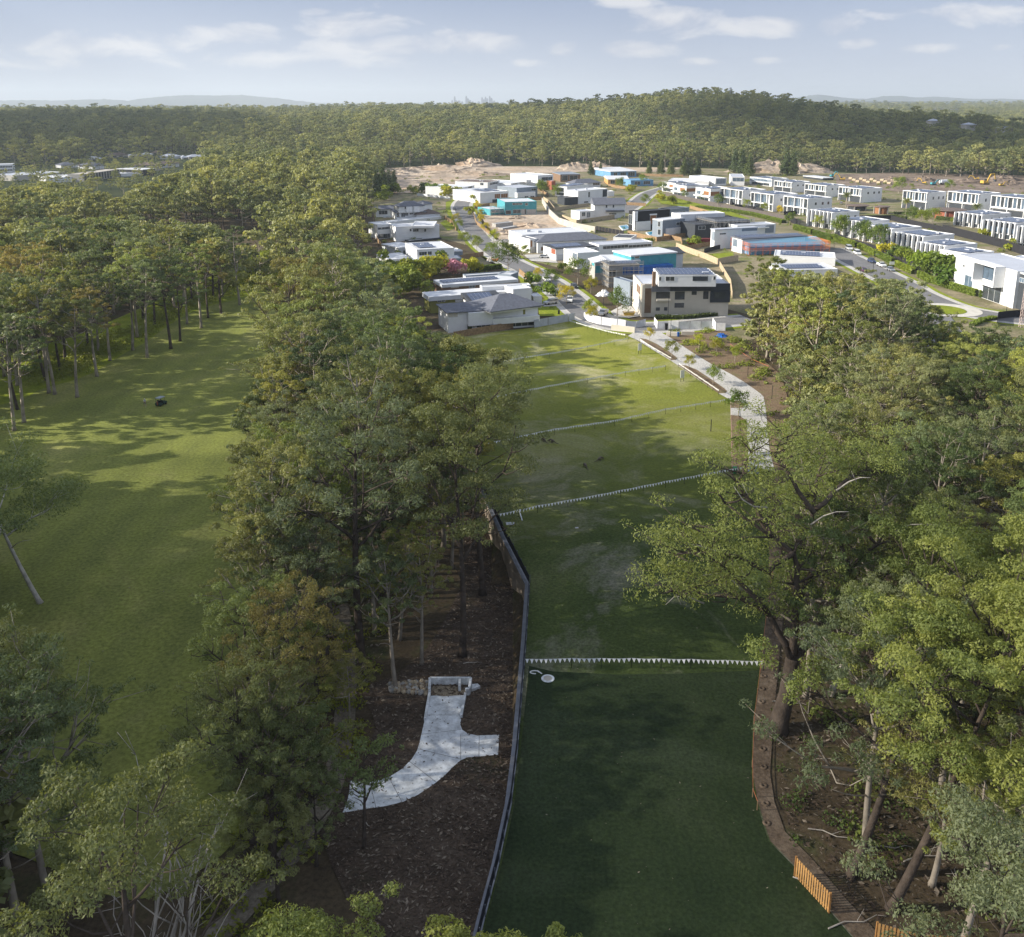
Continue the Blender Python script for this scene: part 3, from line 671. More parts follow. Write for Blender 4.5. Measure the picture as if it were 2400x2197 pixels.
# ------------------------------------------------------------------ woods: all candidates, the largest become single trees
cand = []; EXTRA = []
def fill(poly, sp, region, tints, protos, smin, smax, zf=None, keep=1.0, ex=(), jit=.75):
    xs = [p[0] for p in poly]; ys = [p[1] for p in poly]; n = 0
    y = min(ys)
    while y < max(ys):
        x = min(xs)
        while x < max(xs):
            px = x+sp*jit*(random.random()-.5)+(sp/2 if int(y/sp) % 2 else 0); py = y+sp*jit*(random.random()-.5)
            if inside(px, py, poly) and random.random() < keep and not any(inside(px, py, e) for e in ex) and not any((px-a)**2+(py-b)**2 < (c*.62)**2 for a, b, c in TREES):
                s = smin+(smax-smin)*random.random()
                cand.append((px, py, random.choice(protos), s, random.random()*6.28, random.choice(tints), region)); n += 1
            x += sp
        y += sp*.9
    return n
belt = [tuple(at(u, v, WEST)[:2]) for u, v in [(740, 770), (745, 690), (800, 720), (880, 790), (1000, 830), (1055, 900), (1080, 1000), (1095, 1120), (1060, 1230), (1030, 1330), (960, 1440), (880, 1560), (790, 1650), (760, 1780), (720, 1930), (640, 2040), (600, 2300), (500, 2500), (500, 2250), (600, 2080), (590, 1950), (585, 1750), (560, 1500), (590, 1250), (655, 1000)]]
rwood = PX([(1850, 770), (1750, 800), (1700, 790), (1850, 880), (1925, 990), (1960, 1120), (1900, 1250), (1850, 1400), (1900, 1560), (1880, 1700), (1930, 1900), (2020, 2040), (2200, 2250), (2600, 2400), (2900, 2000), (2800, 1200), (2700, 850), (2420, 815), (2300, 800), (2230, 850), (2120, 845), (2080, 800), (1960, 770)])
lwood = [tuple(at(u, v, WEST)[:2]) for u, v in [(-300, 620), (640, 560), (620, 660), (540, 695), (440, 722), (340, 790), (230, 855), (120, 895), (40, 925), (-110, 970), (-480, 1160), (-700, 1300)]]
lfoot = [tuple(at(u, v, WEST)[:2]) for u, v in [(-600, 1500), (-200, 1650), (60, 1790), (200, 1890), (330, 1990), (300, 2120), (0, 2500), (-900, 2300)]]
rcar = PX([(1700, 770), (1960, 742), (2060, 735), (2120, 790), (2100, 880), (1800, 880), (1730, 830)])
fill(belt, 8.0, 'in the belt between fairway and lawn', ['olive', 'green', 'dark-leaved', 'olive', 'greyish'], [0, 1, 2, 3, 5, 4], 1.0, 1.42, ex=(APRON, MUL, FAIR, CART))
fill(rwood, 7.8, 'in the wood beside the footpath', ['olive', 'greyish', 'green', 'yellowish', 'olive'], [0, 1, 2, 3, 5, 2, 3], .78, 1.15, keep=.9, ex=(GARD, LAWN))
edgew = PX([(1745, 800), (1850, 775), (1990, 775), (2040, 850), (2020, 1000), (1990, 1130), (1900, 1180), (1860, 1060), (1850, 940), (1800, 860)])
fill(edgew, 5.2, 'in the wood beside the footpath', ['greyish', 'olive', 'green'], [3, 1, 2, 4], .40, .72, keep=.8, ex=(GARD,))
fill(lwood, 8.6, 'in the wood at the far edge of the fairway', ['olive', 'green', 'greyish', 'yellowish', 'dark-leaved'], [0, 1, 3, 5, 2], .95, 1.3, keep=.50, ex=(FAIR,))
fill(lfoot, 8.0, 'at the near fairway corner', ['dark-leaved', 'olive', 'green'], [0, 1, 5, 2], .95, 1.15, ex=(FAIR,))
# row of bare-stemmed trees standing on the edge of the fairway
for (u, v) in [(184, 931), (126, 925), (112, 922), (228, 882), (345, 838), (398, 818), (470, 770), (488, 745), (520, 735), (560, 715), (60, 990), (30, 1010), (40, 960), (260, 845), (310, 822), (420, 800), (440, 760)]:
    p = at(u, v, WEST); cand.append((p.x, p.y, random.choice([1, 5, 3, 0]), 1.0+.15*random.random(), random.random()*6, random.choice(['olive', 'dark-leaved', 'green']), 'standing on the fairway edge'))
# trees and scrub between the cart path and the apron
for (u, v, s_) in [(770, 1560, .75), (835, 1500, .6), (740, 1640, .85), (705, 1730, .8), (690, 1830, .8), (640, 1900, .85), (600, 1990, .8), (690, 1960, .62), (640, 2050, .8), (650, 2110, .75), (740, 2030, .5), (880, 1450, .6), (700, 1480, .9), (780, 1390, .8), (720, 1330, .9), (800, 1300, .75), (850, 1370, .6), (690, 1220, .9), (760, 1180, .85), (820, 1690, .45), (790, 1790, .42), (640, 1600, .9), (600, 1750, .9), (620, 1880, .7)]:
    p = at(u, v, WEST); cand.append((p.x, p.y, random.choice([0, 1, 2, 5, 4]), s_, random.random()*6, 'olive', 'beside the cart path'))
# thin young stems on the mulch
for (u, v) in [(990, 1560), (940, 1500), (1010, 1390), (1060, 1330), (1020, 1280), (960, 1370), (930, 1610), (1040, 1210), (880, 1480), (1085, 1290)]:
    p = at(u, v, WEST); cand.append((p.x, p.y, 3, .62+.2*random.random(), random.random()*6, 'dark-leaved', 'among the thin mulch stems'))
def size_(c): d = math.hypot(c[0], c[1]); u, v = proj((c[0], c[1], hgt(c[0], c[1])+NEAR[c[2]][0]*c[3]*.7)); return c[3]/math.sqrt(d*d+55*55) if -150 < u < 2550 and v < 2400 else 0
SKY = {'in the belt between fairway and lawn': [(0, 1750), (300, 1620), (420, 1330), (500, 1090), (600, 880), (655, 720), (700, 610), (760, 560), (860, 600), (900, 650), (940, 730), (1030, 790), (1060, 830), (1300, 860)],
 'in the wood beside the footpath': [(1600, 700), (1700, 650), (1740, 600), (1850, 600), (1960, 640), (2080, 640), (2130, 690), (2200, 765), (2400, 775), (2700, 780)],
 'at the near fairway corner': [(-900, 1380), (0, 1430), (130, 1500), (250, 1660), (330, 1840), (420, 1900)],
 'in the wood at the far edge of the fairway': [(-300, 480), (0, 520), (200, 500), (500, 520), (640, 560)]}
def topcap(c):
    sk = SKY.get(c[6])
    if not sk: return c
    x, y, k, s = c[:4]; g = hgt(x, y); h = NEAR[k][0]
    u, v = proj((x, y, g)); lim = float(np.interp(u, [p[0] for p in sk], [p[1] for p in sk]))+random.random()*18
    if 'belt' in c[6] and v > 1700: lim = max(lim, float(np.interp(u, [0, 330, 430, 520, 620, 760], [1820, 1720, 1600, 1470, 1300, 1180])))
    u2, v2 = proj((x, y, g+h*s))
    if v2 < lim: s *= max(0.05, (v-lim)/(v-v2))
    return (x, y, k, s)+tuple(c[4:])
cand = [c for c in map(topcap, cand) if c[3] > .42]
cand.sort(key=lambda c: -size_(c))
NIND = 268
single = [c for c in cand[:NIND] if size_(c) > 0]; rest = [c for c in cand if c not in set(single)]
for c in single:
    d = math.hypot(c[0], c[1]); put_tree(c[0], c[1], c[2], c[3], c[4], c[5], c[6], lod='near' if d < 190 else 'mid', tilt=(random.gauss(0, .03), random.gauss(0, .03)))
# ------------------------------------------------------------------ the forest as one mass
for k in range(170):   # the wood goes on beyond the picture edge
    yy_ = 35+random.random()*115; xx_ = -.575*yy_-11-random.random()*40
    if k % 3: pts0 = None
    EXTRA.append((xx_, yy_, WEST, .95+.3*random.random(), random.random()*6, random.randrange(5), 1.0))
pts = list(EXTRA)   # x, y, z, scale, rot, idx
for c in rest: pts.append((c[0], c[1], hgt(c[0], c[1]), c[3]*1.18, c[4], c[2] % 5, 1.0))
TOWNW = PX([(832, 650), (850, 560), (862, 500), (868, 440), (893, 400), (925, 394), (1000, 390), (1130, 390), (1300, 390), (1600, 393), (1900, 401), (2440, 425), (2700, 432), (2800, 700), (2400, 850), (1900, 800), (1740, 850), (1060, 850), (900, 790), (850, 690)])
SUBW = PX([(-400, 470), (-100, 372), (250, 352), (430, 368), (420, 420), (330, 452), (100, 470)])
FIELDW = [tuple(gp(u, v)[:2]) for u, v in [(2130, 272), (2180, 262), (2260, 262), (2250, 275)]]
FARH = [Vector((kx, ky, 0)) for kx, ky in KNOLL]
rr_ = random.Random(8)
def ok(x, y): return not (inside(x, y, TOWNW) or inside(x, y, FAIR) or inside(x, y, LAWN) or inside(x, y, rwood) or inside(x, y, lwood) or inside(x, y, belt))
y = 330.0
while y < 5200:
    sp = 9.5+y*.0048 if y < 2600 else 24+(y-2600)*.012
    x = -.66*y-20
    while x < .66*y+20:
        px = x+sp*.85*(rr_.random()-.5); py = y+sp*.85*(rr_.random()-.5); x += sp
        if y > 2600 and px/py < .08 and y > 3000: continue
        if not ok(px, py): continue
        if inside(px, py, SUBW) and rr_.random() < .5: continue
        if inside(px, py, FIELDW) or (px > 300 and any(abs(px-h_.x*py/h_.y) < 11 and -70 < py-h_.y < 10 for h_ in FARH)): continue
        s = (.72+.4*rr_.random())*(1+.12*max(0, (y-700)/1000))
        if y < 700: s = .85+.4*rr_.random()
        s *= .8+.5*rr_.random()
        u_, v_ = proj((px, py, 0))
        if u_ < 470 and py < 1150:
            sl_ = float(np.interp(u_, [-400, 0, 110, 200, 290, 350, 440, 470], [450, 445, 425, 440, 462, 430, 395, 360])); base_ = float(np.interp(u_, [0, 440], [395, 372]))
            if v_ > base_:
                zt__ = hgt(px, py)+20*s; vt_ = proj((px, py, zt__))[1]
                if inside(px, py, SUBW): s *= .45
                elif vt_ < sl_ : s *= max(.0, (v_-sl_)/(v_-vt_))
                if s < .3: continue
        pts.append((px, py, hgt(px, py)-.3, s, rr_.random()*6.28, rr_.randrange(5), 1.0))
    y += sp*.92
print('forest points', len(pts), 'single', len(single))
def gn_scatter(name, pts, protos, kind='stuff', color=(1, 1, 1, 1)):
    me = bpy.data.meshes.new(name); me.vertices.add(len(pts)); A = np.array(pts, dtype=np.float32)
    me.vertices.foreach_set('co', A[:, :3].ravel())
    at_ = me.attributes.new('sc', 'FLOAT', 'POINT'); at_.data.foreach_set('value', A[:, 3].copy())
    at_ = me.attributes.new('rz', 'FLOAT', 'POINT'); at_.data.foreach_set('value', A[:, 4].copy())
    at_ = me.attributes.new('pi', 'INT', 'POINT'); at_.data.foreach_set('value', A[:, 5].astype(np.int32))
    o = bpy.data.objects.new(name, me); C.objects.link(o); o['kind'] = kind; o.color = color
    ng = bpy.data.node_groups.new(name+'_scatter', 'GeometryNodeTree')
    ng.interface.new_socket('Geometry', in_out='INPUT', socket_type='NodeSocketGeometry'); ng.interface.new_socket('Geometry', in_out='OUTPUT', socket_type='NodeSocketGeometry')
    t = NT(ng); gi = t.new('NodeGroupInput'); go = t.new('NodeGroupOutput')
    mp = t.new('GeometryNodeMeshToPoints'); t.link(gi.outputs[0], mp.inputs[0])
    iop = t.new('GeometryNodeInstanceOnPoints'); t.link(mp.outputs[0], iop.inputs['Points'])
    g2 = t.new('GeometryNodeGeometryToInstance')
    hid = bpy.data.collections.new(name+'_kinds')   # not linked to the scene: only a source
    for k, m in enumerate(protos):
        po = bpy.data.objects.new('%s_kind_%s' % (name, 'abcdefgh'[k]), m); hid.objects.link(po)
    ci = t.new('GeometryNodeCollectionInfo'); ci.inputs[0].default_value = hid; ci.inputs['Separate Children'].default_value = True; ci.inputs['Reset Children'].default_value = True
    t.link(ci.outputs[0], iop.inputs['Instance']); iop.inputs['Pick Instance'].default_value = True
    t.n.remove(g2)
    def attr(nm, ty):
        a = t.new('GeometryNodeInputNamedAttribute', data_type=ty); a.inputs[0].default_value = nm; return a.outputs[0]
    t.link(attr('pi', 'INT'), iop.inputs['Instance Index'])
    cx = t.new('ShaderNodeCombineXYZ'); t.link(attr('rz', 'FLOAT'), cx.inputs[2]); t.link(cx.outputs[0], iop.inputs['Rotation'])
    t.link(attr('sc', 'FLOAT'), iop.inputs['Scale']); t.link(iop.outputs[0], go.inputs[0])
    md = o.modifiers.new('scatter', 'NODES'); md.node_group = ng; return o
fo = gn_scatter('forest', pts, [m for _, _, m in FARM])
tag(fo, 'mass of gum forest rolling over the hills beyond the houses', 'forest')
sheet('scrub_ground', edge_ := [tuple(at(u, v, WEST)[:2]) for u, v in [(690, 600), (700, 680), (660, 676), (600, 694), (540, 710), (470, 728), (400, 764), (345, 804), (290, 834), (230, 872), (170, 894), (110, 916), (40, 945), (-100, 990), (-100, 860), (170, 790), (290, 740), (400, 690), (520, 640), (640, 590)]], M_verge, .012, sub=30)
# bright undergrowth along the fairway, scrub in the woods
def undergrowth(name, poly, n, size, rad_, m, zf=0, label=None, ex=(), flat=.7, seed=1, kind='stuff', cat='undergrowth', col=(1, 1, 1, 1)):
    rng = np.random.default_rng(seed); xs = [p[0] for p in poly]; ys = [p[1] for p in poly]; cs = []; rs = []
    k = 0
    while len(cs) < n and k < n*40:
        k += 1; x = rng.uniform(min(xs), max(xs)); y = rng.uniform(min(ys), max(ys))
        if inside(x, y, poly) and not any(inside(x, y, e) for e in ex): cs.append((x, y, hgt(x, y)+.1)); rs.append(rad_*(.5+rng.random()))
    o = bpy.data.objects.new(name, quads_mesh(name, leaf_cloud(rng, cs, rs, int(n*70), size, flat, width=.6, droop=0), [m])); C.objects.link(o); o['kind'] = kind; o.color = col
    tag(o, label, cat); return o
edge = [tuple(at(u, v, WEST)[:2]) for u, v in [(690, 610), (700, 680), (660, 668), (600, 684), (540, 698), (470, 716), (400, 750), (345, 790), (290, 820), (230, 856), (170, 882), (110, 900), (60, 912), (60, 860), (170, 820), (290, 770), (400, 710), (520, 660), (640, 600)]]
undergrowth('undergrowth', edge, 620, .50, 1.9, M_leafy, label='bright green ferns and scrub under the trees at the fairway edge', seed=3)
undergrowth('undergrowth', rwood, 420, .40, 1.3, M_leafd, label='low dark scrub on the floor of the wood beside the lawn', ex=(GARD, LAWN), seed=4, col=(1.5, 1.4, 1, 1))
undergrowth('undergrowth', belt, 300, .40, 1.3, M_leafd, label='low scrub under the belt of trees beside the fairway', ex=(CART, FAIR, APRON, MUL), seed=5, col=(1.6, 1.7, 1, 1))
cpz = [tuple(at(u, v, WEST)[:2]) for u, v in [(900, 1440), (900, 1560), (850, 1640), (850, 1760), (800, 1830), (790, 1900), (740, 2020), (620, 2197), (420, 2250), (520, 2060), (600, 1850), (640, 1600), (660, 1400), (720, 1250), (860, 1300)]]
undergrowth('undergrowth', cpz, 150, .38, 1.1, M_leafy, label='tangled green scrub between the cart path and the concrete apron', ex=(APRON,), seed=15, col=(.62, .66, .6, 1))
def litter(name, poly, n, size, m, label, z=None, ex=(), seed=1, cat='litter'):
    rng = np.random.default_rng(seed); xs = [p[0] for p in poly]; ys = [p[1] for p in poly]; P = []
    while len(P) < n:
        x = rng.uniform(min(xs), max(xs)); y = rng.uniform(min(ys), max(ys))
        if inside(x, y, poly) and not any(inside(x, y, e) for e in ex): P.append((x, y, (hgt(x, y) if z is None else z)+.12))
    P = np.array(P); a = rng.random(n)*6.283; L = size*(.4+rng.random(n)**2*1.6); W = L*(.15+.4*rng.random(n)); t_ = np.stack([np.cos(a), np.sin(a), rng.normal(size=n)*.15], 1)*L[:, None]; b_ = np.stack([-np.sin(a), np.cos(a), rng.normal(size=n)*.2], 1)*W[:, None]
    v = np.empty((n, 4, 3)); v[:, 0] = P-t_; v[:, 1] = P+b_; v[:, 2] = P+t_; v[:, 3] = P-b_
    o = bpy.data.objects.new(name, quads_mesh(name, v.reshape(-1, 3), [m])); C.objects.link(o); o['kind'] = 'stuff'; tag(o, label, cat)
M_lit = mat('pale_litter', (.20, .165, .125), scale=1.5, var=.5); M_litd = mat('dark_litter', (.085, .06, .042), scale=1.5, var=.5)
litter('bark_litter', MUL, 14000, .16, M_litd, 'dark bark chips strewn over the mulch', ex=(APRON,), seed=1); litter('bark_litter', MUL, 3500, .16, M_lit, 'pale bark chips strewn over the mulch', ex=(APRON,), seed=2)
nearw = PX([(1802, 1300), (1800, 1450), (1820, 1800), (1850, 1960), (1960, 2090), (2100, 2250), (2700, 2400), (2800, 1300)])
litter('leaf_litter', nearw, 14000, .17, M_litd, 'brown leaf litter and bark on the floor of the near wood', seed=13)
litter('leaf_litter', nearw, 6000, .15, M_lit, 'pale sticks and leaves on the floor of the near wood', seed=14)
undergrowth('undergrowth', nearw, 110, .26, .9, M_leafd, label='scattered small shrubs on the floor of the near wood', seed=16, col=(1.5, 1.5, 1.1, 1))
litter('leaf_litter', rwood, 6000, .22, M_lit, 'pale sticks and leaf litter on the floor of the wood', ex=(GARD, LAWN), seed=3); litter('leaf_litter', belt, 9000, .2, M_lit, 'pale sticks and leaf litter under the belt of trees', ex=(FAIR, APRON, CART), seed=4)
litter('fallen_leaves', APRON, 170, .10, M_litd, 'dark fallen leaves scattered on the concrete apron', seed=5); litter('fallen_leaves', LAWN, 900, .07, M_lit, 'pale specks of fallen leaves on the lawn', seed=6, z=0.0); litter('fallen_leaves', FAIR, 700, .08, M_lit, 'pale specks of fallen leaves on the fairway', seed=7)
undergrowth('undergrowth', GARD, 70, .45, 1.1, M_leafy, label='young garden shrubs on the mulched bank beside the footpath', seed=6, ex=(), cat='shrubs')
# ------------------------------------------------------------------ houses
M_white = mat('white_render', (.74, .75, .76), scale=.5, var=.05, rough=.7)
M_cream = mat('cream_render', (.58, .54, .47), scale=.5, var=.06)
M_lgrey = mat('light_grey_cladding', (.50, .53, .57), scale=.6, var=.07)
M_grey = mat('blue_grey_cladding', (.22, .26, .31), scale=.6, var=.08)
M_char = mat('charcoal_cladding', (.045, .052, .062), scale=.6, var=.12)
M_black = mat('black_cladding', (.018, .019, .022), scale=.6, var=.15)
M_brown = mat('brown_cladding', (.20, .13, .085), scale=.8, var=.15)
M_timber = mat('orange_timber_cladding', (.27, .13, .06), scale=2, var=.2)
M_brick = mat('red_brick', (.30, .10, .06), scale=2, var=.2)
M_block = mat('grey_blockwork', (.38, .37, .35), scale=1.2, var=.15)
M_teal = mat('turquoise_wrap', (.07, .30, .35), scale=.5, var=.12)
M_bluew = mat('blue_wrap', (.13, .28, .45), scale=.5, var=.15)
M_tarp = mat('blue_tarpaulin', (.02, .12, .45), scale=1, var=.2, rough=.4)
M_olive = mat('olive_wall', (.22, .22, .06), scale=.5)
M_tile = mat('grey_roof_tiles', (.135, .145, .175), scale=1.2, var=.18)
M_tilebr = mat('brown_roof_tiles', (.15, .115, .10), scale=1.2, var=.18)
M_roofw = mat('white_metal_roof', (.62, .64, .67), scale=.3, var=.06, rough=.5)
M_roofg = mat('pale_grey_metal_roof', (.46, .49, .55), scale=.3, var=.08, rough=.45)
M_roofd = mat('dark_metal_roof', (.055, .06, .07), scale=.4, var=.15, rough=.5)
M_glass = mat('window_glass', (.045, .055, .065), scale=.3, var=.3, rough=.12, spec=.8)
M_glassb = mat('blue_window_glass', (.09, .13, .18), scale=.3, var=.3, rough=.12, spec=.8)
M_solar = mat('solar_panel_glass', (.045, .065, .125), scale=.4, var=.25, rough=.2, spec=.9)
M_steel = mat('galvanised_steel', (.42, .44, .47), scale=2, var=.15, metal=.6, rough=.45)
M_orange = mat('orange_paint', (.75, .20, .06), scale=2, var=.1)
M_fencew = mat('timber_fence', (.27, .18, .10), scale=1.5, var=.3)
M_fenceo = mat('new_timber_fence', (.50, .28, .10), scale=1.5, var=.2)
M_fenced = mat('dark_fence', (.022, .022, .026), scale=1, var=.2)
M_fencet = mat('tan_fence', (.42, .34, .23), scale=1.5, var=.2)
M_conc2 = mat('retaining_concrete', (.46, .43, .38), scale=.4, var=.15)
M_whitep = mat('white_paint', (.70, .71, .72), scale=1, var=.03, rough=.4)
M_water = mat('pool_water', (.05, .32, .50), rough=.05, spec=.6)
NHOUSE = 0
def z_over(K, a, basey):
    """height of the point seen at crop pixel a that stands over the ground seen at (a.x, basey)"""
    u, v = K(*a); g = gp(*K(a[0], basey)); return at_depth(u, v, g.y).z, g.z
class House:
    def __init__(s, label, name='house', cat='house', group=None):
        s.root = None; s.name = name; s.label = label; s.cat = cat; s.group = group; s.last = None
    def P(s, m, name, mats, sub=None, label=None):
        o = m.build(name, mats, sub or s.root)
        if label: o['label'] = label
        return o
    def block(s, K, A, B, C, base, m=None, roof=None, zr=None, z0=None, D=None, para=.45, over=0.0, Wm=None, dirv=None, top='flat', rh=2.0, win=(), th=None, ridge='u', wm=None, nm='wall', pos=None):
        m = m or M_white; roof = roof or M_roofw
        if zr is None: zr, gz = z_over(K, A, base)
        else: gz = 0.0
        if z0 is None: z0 = gz-.3
        a = at(*K(*A), zr) if pos is None else Vector((*pos, zr)); b = at(*K(*B), zr) if B else None
        u = (b-a).to_2d().normalized() if dirv is None else Vector(dirv).normalized()
        n = Vector((-u.y, u.x))
        if n.y < 0: n = -n
        W_ = Wm or (b-a).to_2d().dot(u)
        if D is None: c = at(*K(*C), zr); D = max(3.0, min(30.0, (c-a).to_2d().dot(n)))
        if s.root is None: s.root = empty(s.name, (a.x, a.y, z0), 0, s.label, s.cat, s.group); s.z0 = z0
        o = s.root.location
        fr = lambda x, y, z: (a.x+u.x*x+n.x*y-o.x, a.y+u.y*x+n.y*y-o.y, z-o.z)
        s.last = dict(a=a, u=u, n=n, W=W_, D=D, zr=zr, z0=z0, fr=fr)
        M = MB(); M.box(0, W_, 0, D, z0, zr-(.05 if over else .25), 0, fr); s.P(M, nm, m)
        R = MB()
        if top == 'flat':
            if over: R.box(-over, W_+over, -over, D+over, zr-(th or .5), zr, 0, fr); mats = roof
            else:
                R.box(.28, W_-.28, .28, D-.28, zr-.27, zr-.2, 0, fr); mats = [roof, wm or m]
                for q in ((-.04, W_+.04, -.04, .28), (-.04, W_+.04, D-.28, D+.04), (-.04, .28, .28, D-.28), (W_-.28, W_+.04, .28, D-.28)): R.box(*q, zr-para, zr, 1, fr)
        else:
            ov = .6; x0, x1, y0, y1 = -ov, W_+ov, -ov, D+ov; hx = (x1-x0)/2; hy = (y1-y0)/2
            if top == 'hip':
                if hx > hy: r = [(x0+hy, (y0+y1)/2), (x1-hy, (y0+y1)/2)]
                else: r = [((x0+x1)/2, y0+hx), ((x0+x1)/2, y1-hx)]
            elif ridge == 'u': r = [(x0, (y0+y1)/2), (x1, (y0+y1)/2)]
            else: r = [((x0+x1)/2, y0), ((x0+x1)/2, y1)]
            vs = [fr(x0, y0, zr), fr(x1, y0, zr), fr(x1, y1, zr), fr(x0, y1, zr), fr(*r[0], zr+rh), fr(*r[1], zr+rh), fr(x0, y0, zr-.22), fr(x1, y0, zr-.22), fr(x1, y1, zr-.22), fr(x0, y1, zr-.22)]
            if top == 'skill':
                vs = [fr(x0, y0, zr), fr(x1, y0, zr), fr(x1, y1, zr+rh), fr(x0, y1, zr+rh), fr(x0, y0, zr-.25), fr(x1, y0, zr-.25), fr(x1, y1, zr-.25), fr(x0, y1, zr-.25)]
                R.add(vs, [(0, 1, 2, 3), (0, 4, 5, 1), (1, 5, 6, 2), (2, 6, 7, 3), (3, 7, 4, 0), (7, 6, 5, 4)])
            else:
                alongu = (top == 'hip' and hx > hy) or (top != 'hip' and ridge == 'u')
                fs = [(0, 1, 5, 4), (1, 2, 5), (2, 3, 4, 5), (3, 0, 4)] if alongu else [(0, 1, 4), (1, 2, 5, 4), (2, 3, 5), (3, 0, 4, 5)]
                R.add(vs, fs+[(0, 6, 7, 1), (1, 7, 8, 2), (2, 8, 9, 3), (3, 9, 6, 0), (9, 8, 7, 6)])
            mats = roof
        s.P(R, 'roof', mats)
        for w_ in win: s.win(K, *w_)
        return s
    def plane(s, f):
        L = s.last; a, u, n, W_, D = L['a'], L['u'], L['n'], L['W'], L['D']
        if f == 'F': return a.to_2d(), u, -n
        if f == 'R': return a.to_2d()+u*W_, n, u
        return a.to_2d(), n, -u
    def uv(s, K, f, x, y):
        p0, e, nn = s.plane(f); d = ray(*K(x, y)); d2 = d.to_2d()
        t = p0.dot(nn)/d2.dot(nn) if abs(d2.dot(nn)) > 1e-6 else 0
        q = d2*t; return (q-p0).dot(e), HCAM+d.z*t
    def win(s, K, f, x0, x1, y0, y1, n=1, m=None, fm=None, name='window', proud=.0, fw=.09):
        xm = (x0+x1)/2; ym = (y0+y1)/2
        a, _ = s.uv(K, f, x0, ym); b, _ = s.uv(K, f, x1, ym); _, za = s.uv(K, f, xm, y0); _, zb = s.uv(K, f, xm, y1)
        if a > b: a, b = b, a
        lim = s.last['W'] if f == 'F' else s.last['D']
        a = max(.1, min(lim-.2, a)); b = max(.2, min(lim-.1, b)); zb = max(zb, s.last['z0']+.3); za = min(za, s.last['zr']-.3)
        if b-a < .12 or za-zb < .12: return s
        s.rect(f, a, b, zb, za, n, m, fm, name, proud, fw); return s
    def rect(s, f, a, b, zb, za, n=1, m=None, fm=None, name='window', proud=0.0, fw=.09):
        p0, e, nn = s.plane(f); o = s.root.location
        fr = lambda x, y, z: (p0.x+e.x*x+nn.x*y-o.x, p0.y+e.y*x+nn.y*y-o.y, z-o.z)
        M = MB(); M.box(a, b, -.02+proud, .03+proud, zb, za, 0, fr)
        if name in ('window', 'door', 'garage_door'):
            for q in ((a-fw, b+fw, zb-fw, zb), (a-fw, b+fw, za, za+fw), (a-fw, a, zb, za), (b, b+fw, zb, za)): M.box(q[0], q[1], -.02+proud, .07+proud, q[2], q[3], 1, fr)
            for k in range(1, n): x = a+(b-a)*k/n; M.box(x-.04, x+.04, .03+proud, .06+proud, zb, za, 1, fr)
            s.P(M, name, [m or M_glass, fm or M_whitep])
        else: s.P(M, name, m or M_glass)
    def slab(s, x0, x1, y0, y1, z0, z1, m, name): M = MB(); M.box(x0, x1, y0, y1, z0, z1, 0, s.last['fr']); return s.P(M, name, m)
    def fbox(s, K, x0, x1, ytop, ybot, out, m, name, f='F', extra=.03):
        """a box standing out of a face, given by its picture span"""
        xm = (x0+x1)/2; ym = (ytop+ybot)/2
        a, _ = s.uv(K, f, x0, ym); b, _ = s.uv(K, f, x1, ym); _, za = s.uv(K, f, xm, ytop); _, zb = s.uv(K, f, xm, ybot)
        if a > b: a, b = b, a
        p0, e, nn = s.plane(f); o = s.root.location
        fr = lambda x, y, z: (p0.x+e.x*x+nn.x*y-o.x, p0.y+e.y*x+nn.y*y-o.y, z-o.z)
        M = MB(); M.box(a, b, -.01, out, zb, za, 0, fr); s.P(M, name, m); return s
    def solar(s, fx0, fx1, fy0, fy1, rows=1, h=.25, tilt=.35):
        L = s.last
        for k in range(rows):
            y0 = L['D']*(fy0+(fy1-fy0)*k/rows); y1 = L['D']*(fy0+(fy1-fy0)*(k+.8)/rows); x0 = L['W']*fx0; x1 = L['W']*fx1; z = L['zr']-.15+h
            vs = [L['fr'](*q) for q in ((x0, y0, z), (x1, y0, z), (x1, y1, z+tilt), (x0, y1, z+tilt), (x0, y0, z-.05), (x1, y0, z-.05), (x1, y1, z+tilt-.05), (x0, y1, z+tilt-.05))]
            M = MB(); M.add(vs, [(0, 1, 2, 3), (0, 4, 5, 1), (1, 5, 6, 2), (2, 6, 7, 3), (3, 7, 4, 0), (7, 6, 5, 4)])
            nx = max(2, int((x1-x0)/1.1))
            for i in range(1, nx):
                x = x0+(x1-x0)*i/nx; M.add([L['fr'](*q) for q in ((x-.03, y0, z+.012), (x+.03, y0, z+.012), (x+.03, y1, z+tilt+.012), (x-.03, y1, z+tilt+.012))], [(0, 1, 2, 3)], 1)
            s.P(M, 'solar_panel', [M_solar, M_steel])
        return s
    def clutter(s, seed=1, n=2):
        """vents and air units on the roof"""
        L = s.last; r = random.Random(seed)
        for k in range(n):
            x = L['W']*(.15+.7*r.random()); y = L['D']*(.2+.6*r.random()); w_ = .5+.5*r.random()
            M = MB(); M.box(x-w_, x+w_, y-.5, y+.5, L['zr']-.2, L['zr']+.35+.3*r.random(), 0, L['fr']); s.P(M, 'roof_vent', M_roofg)
        return s
H = House
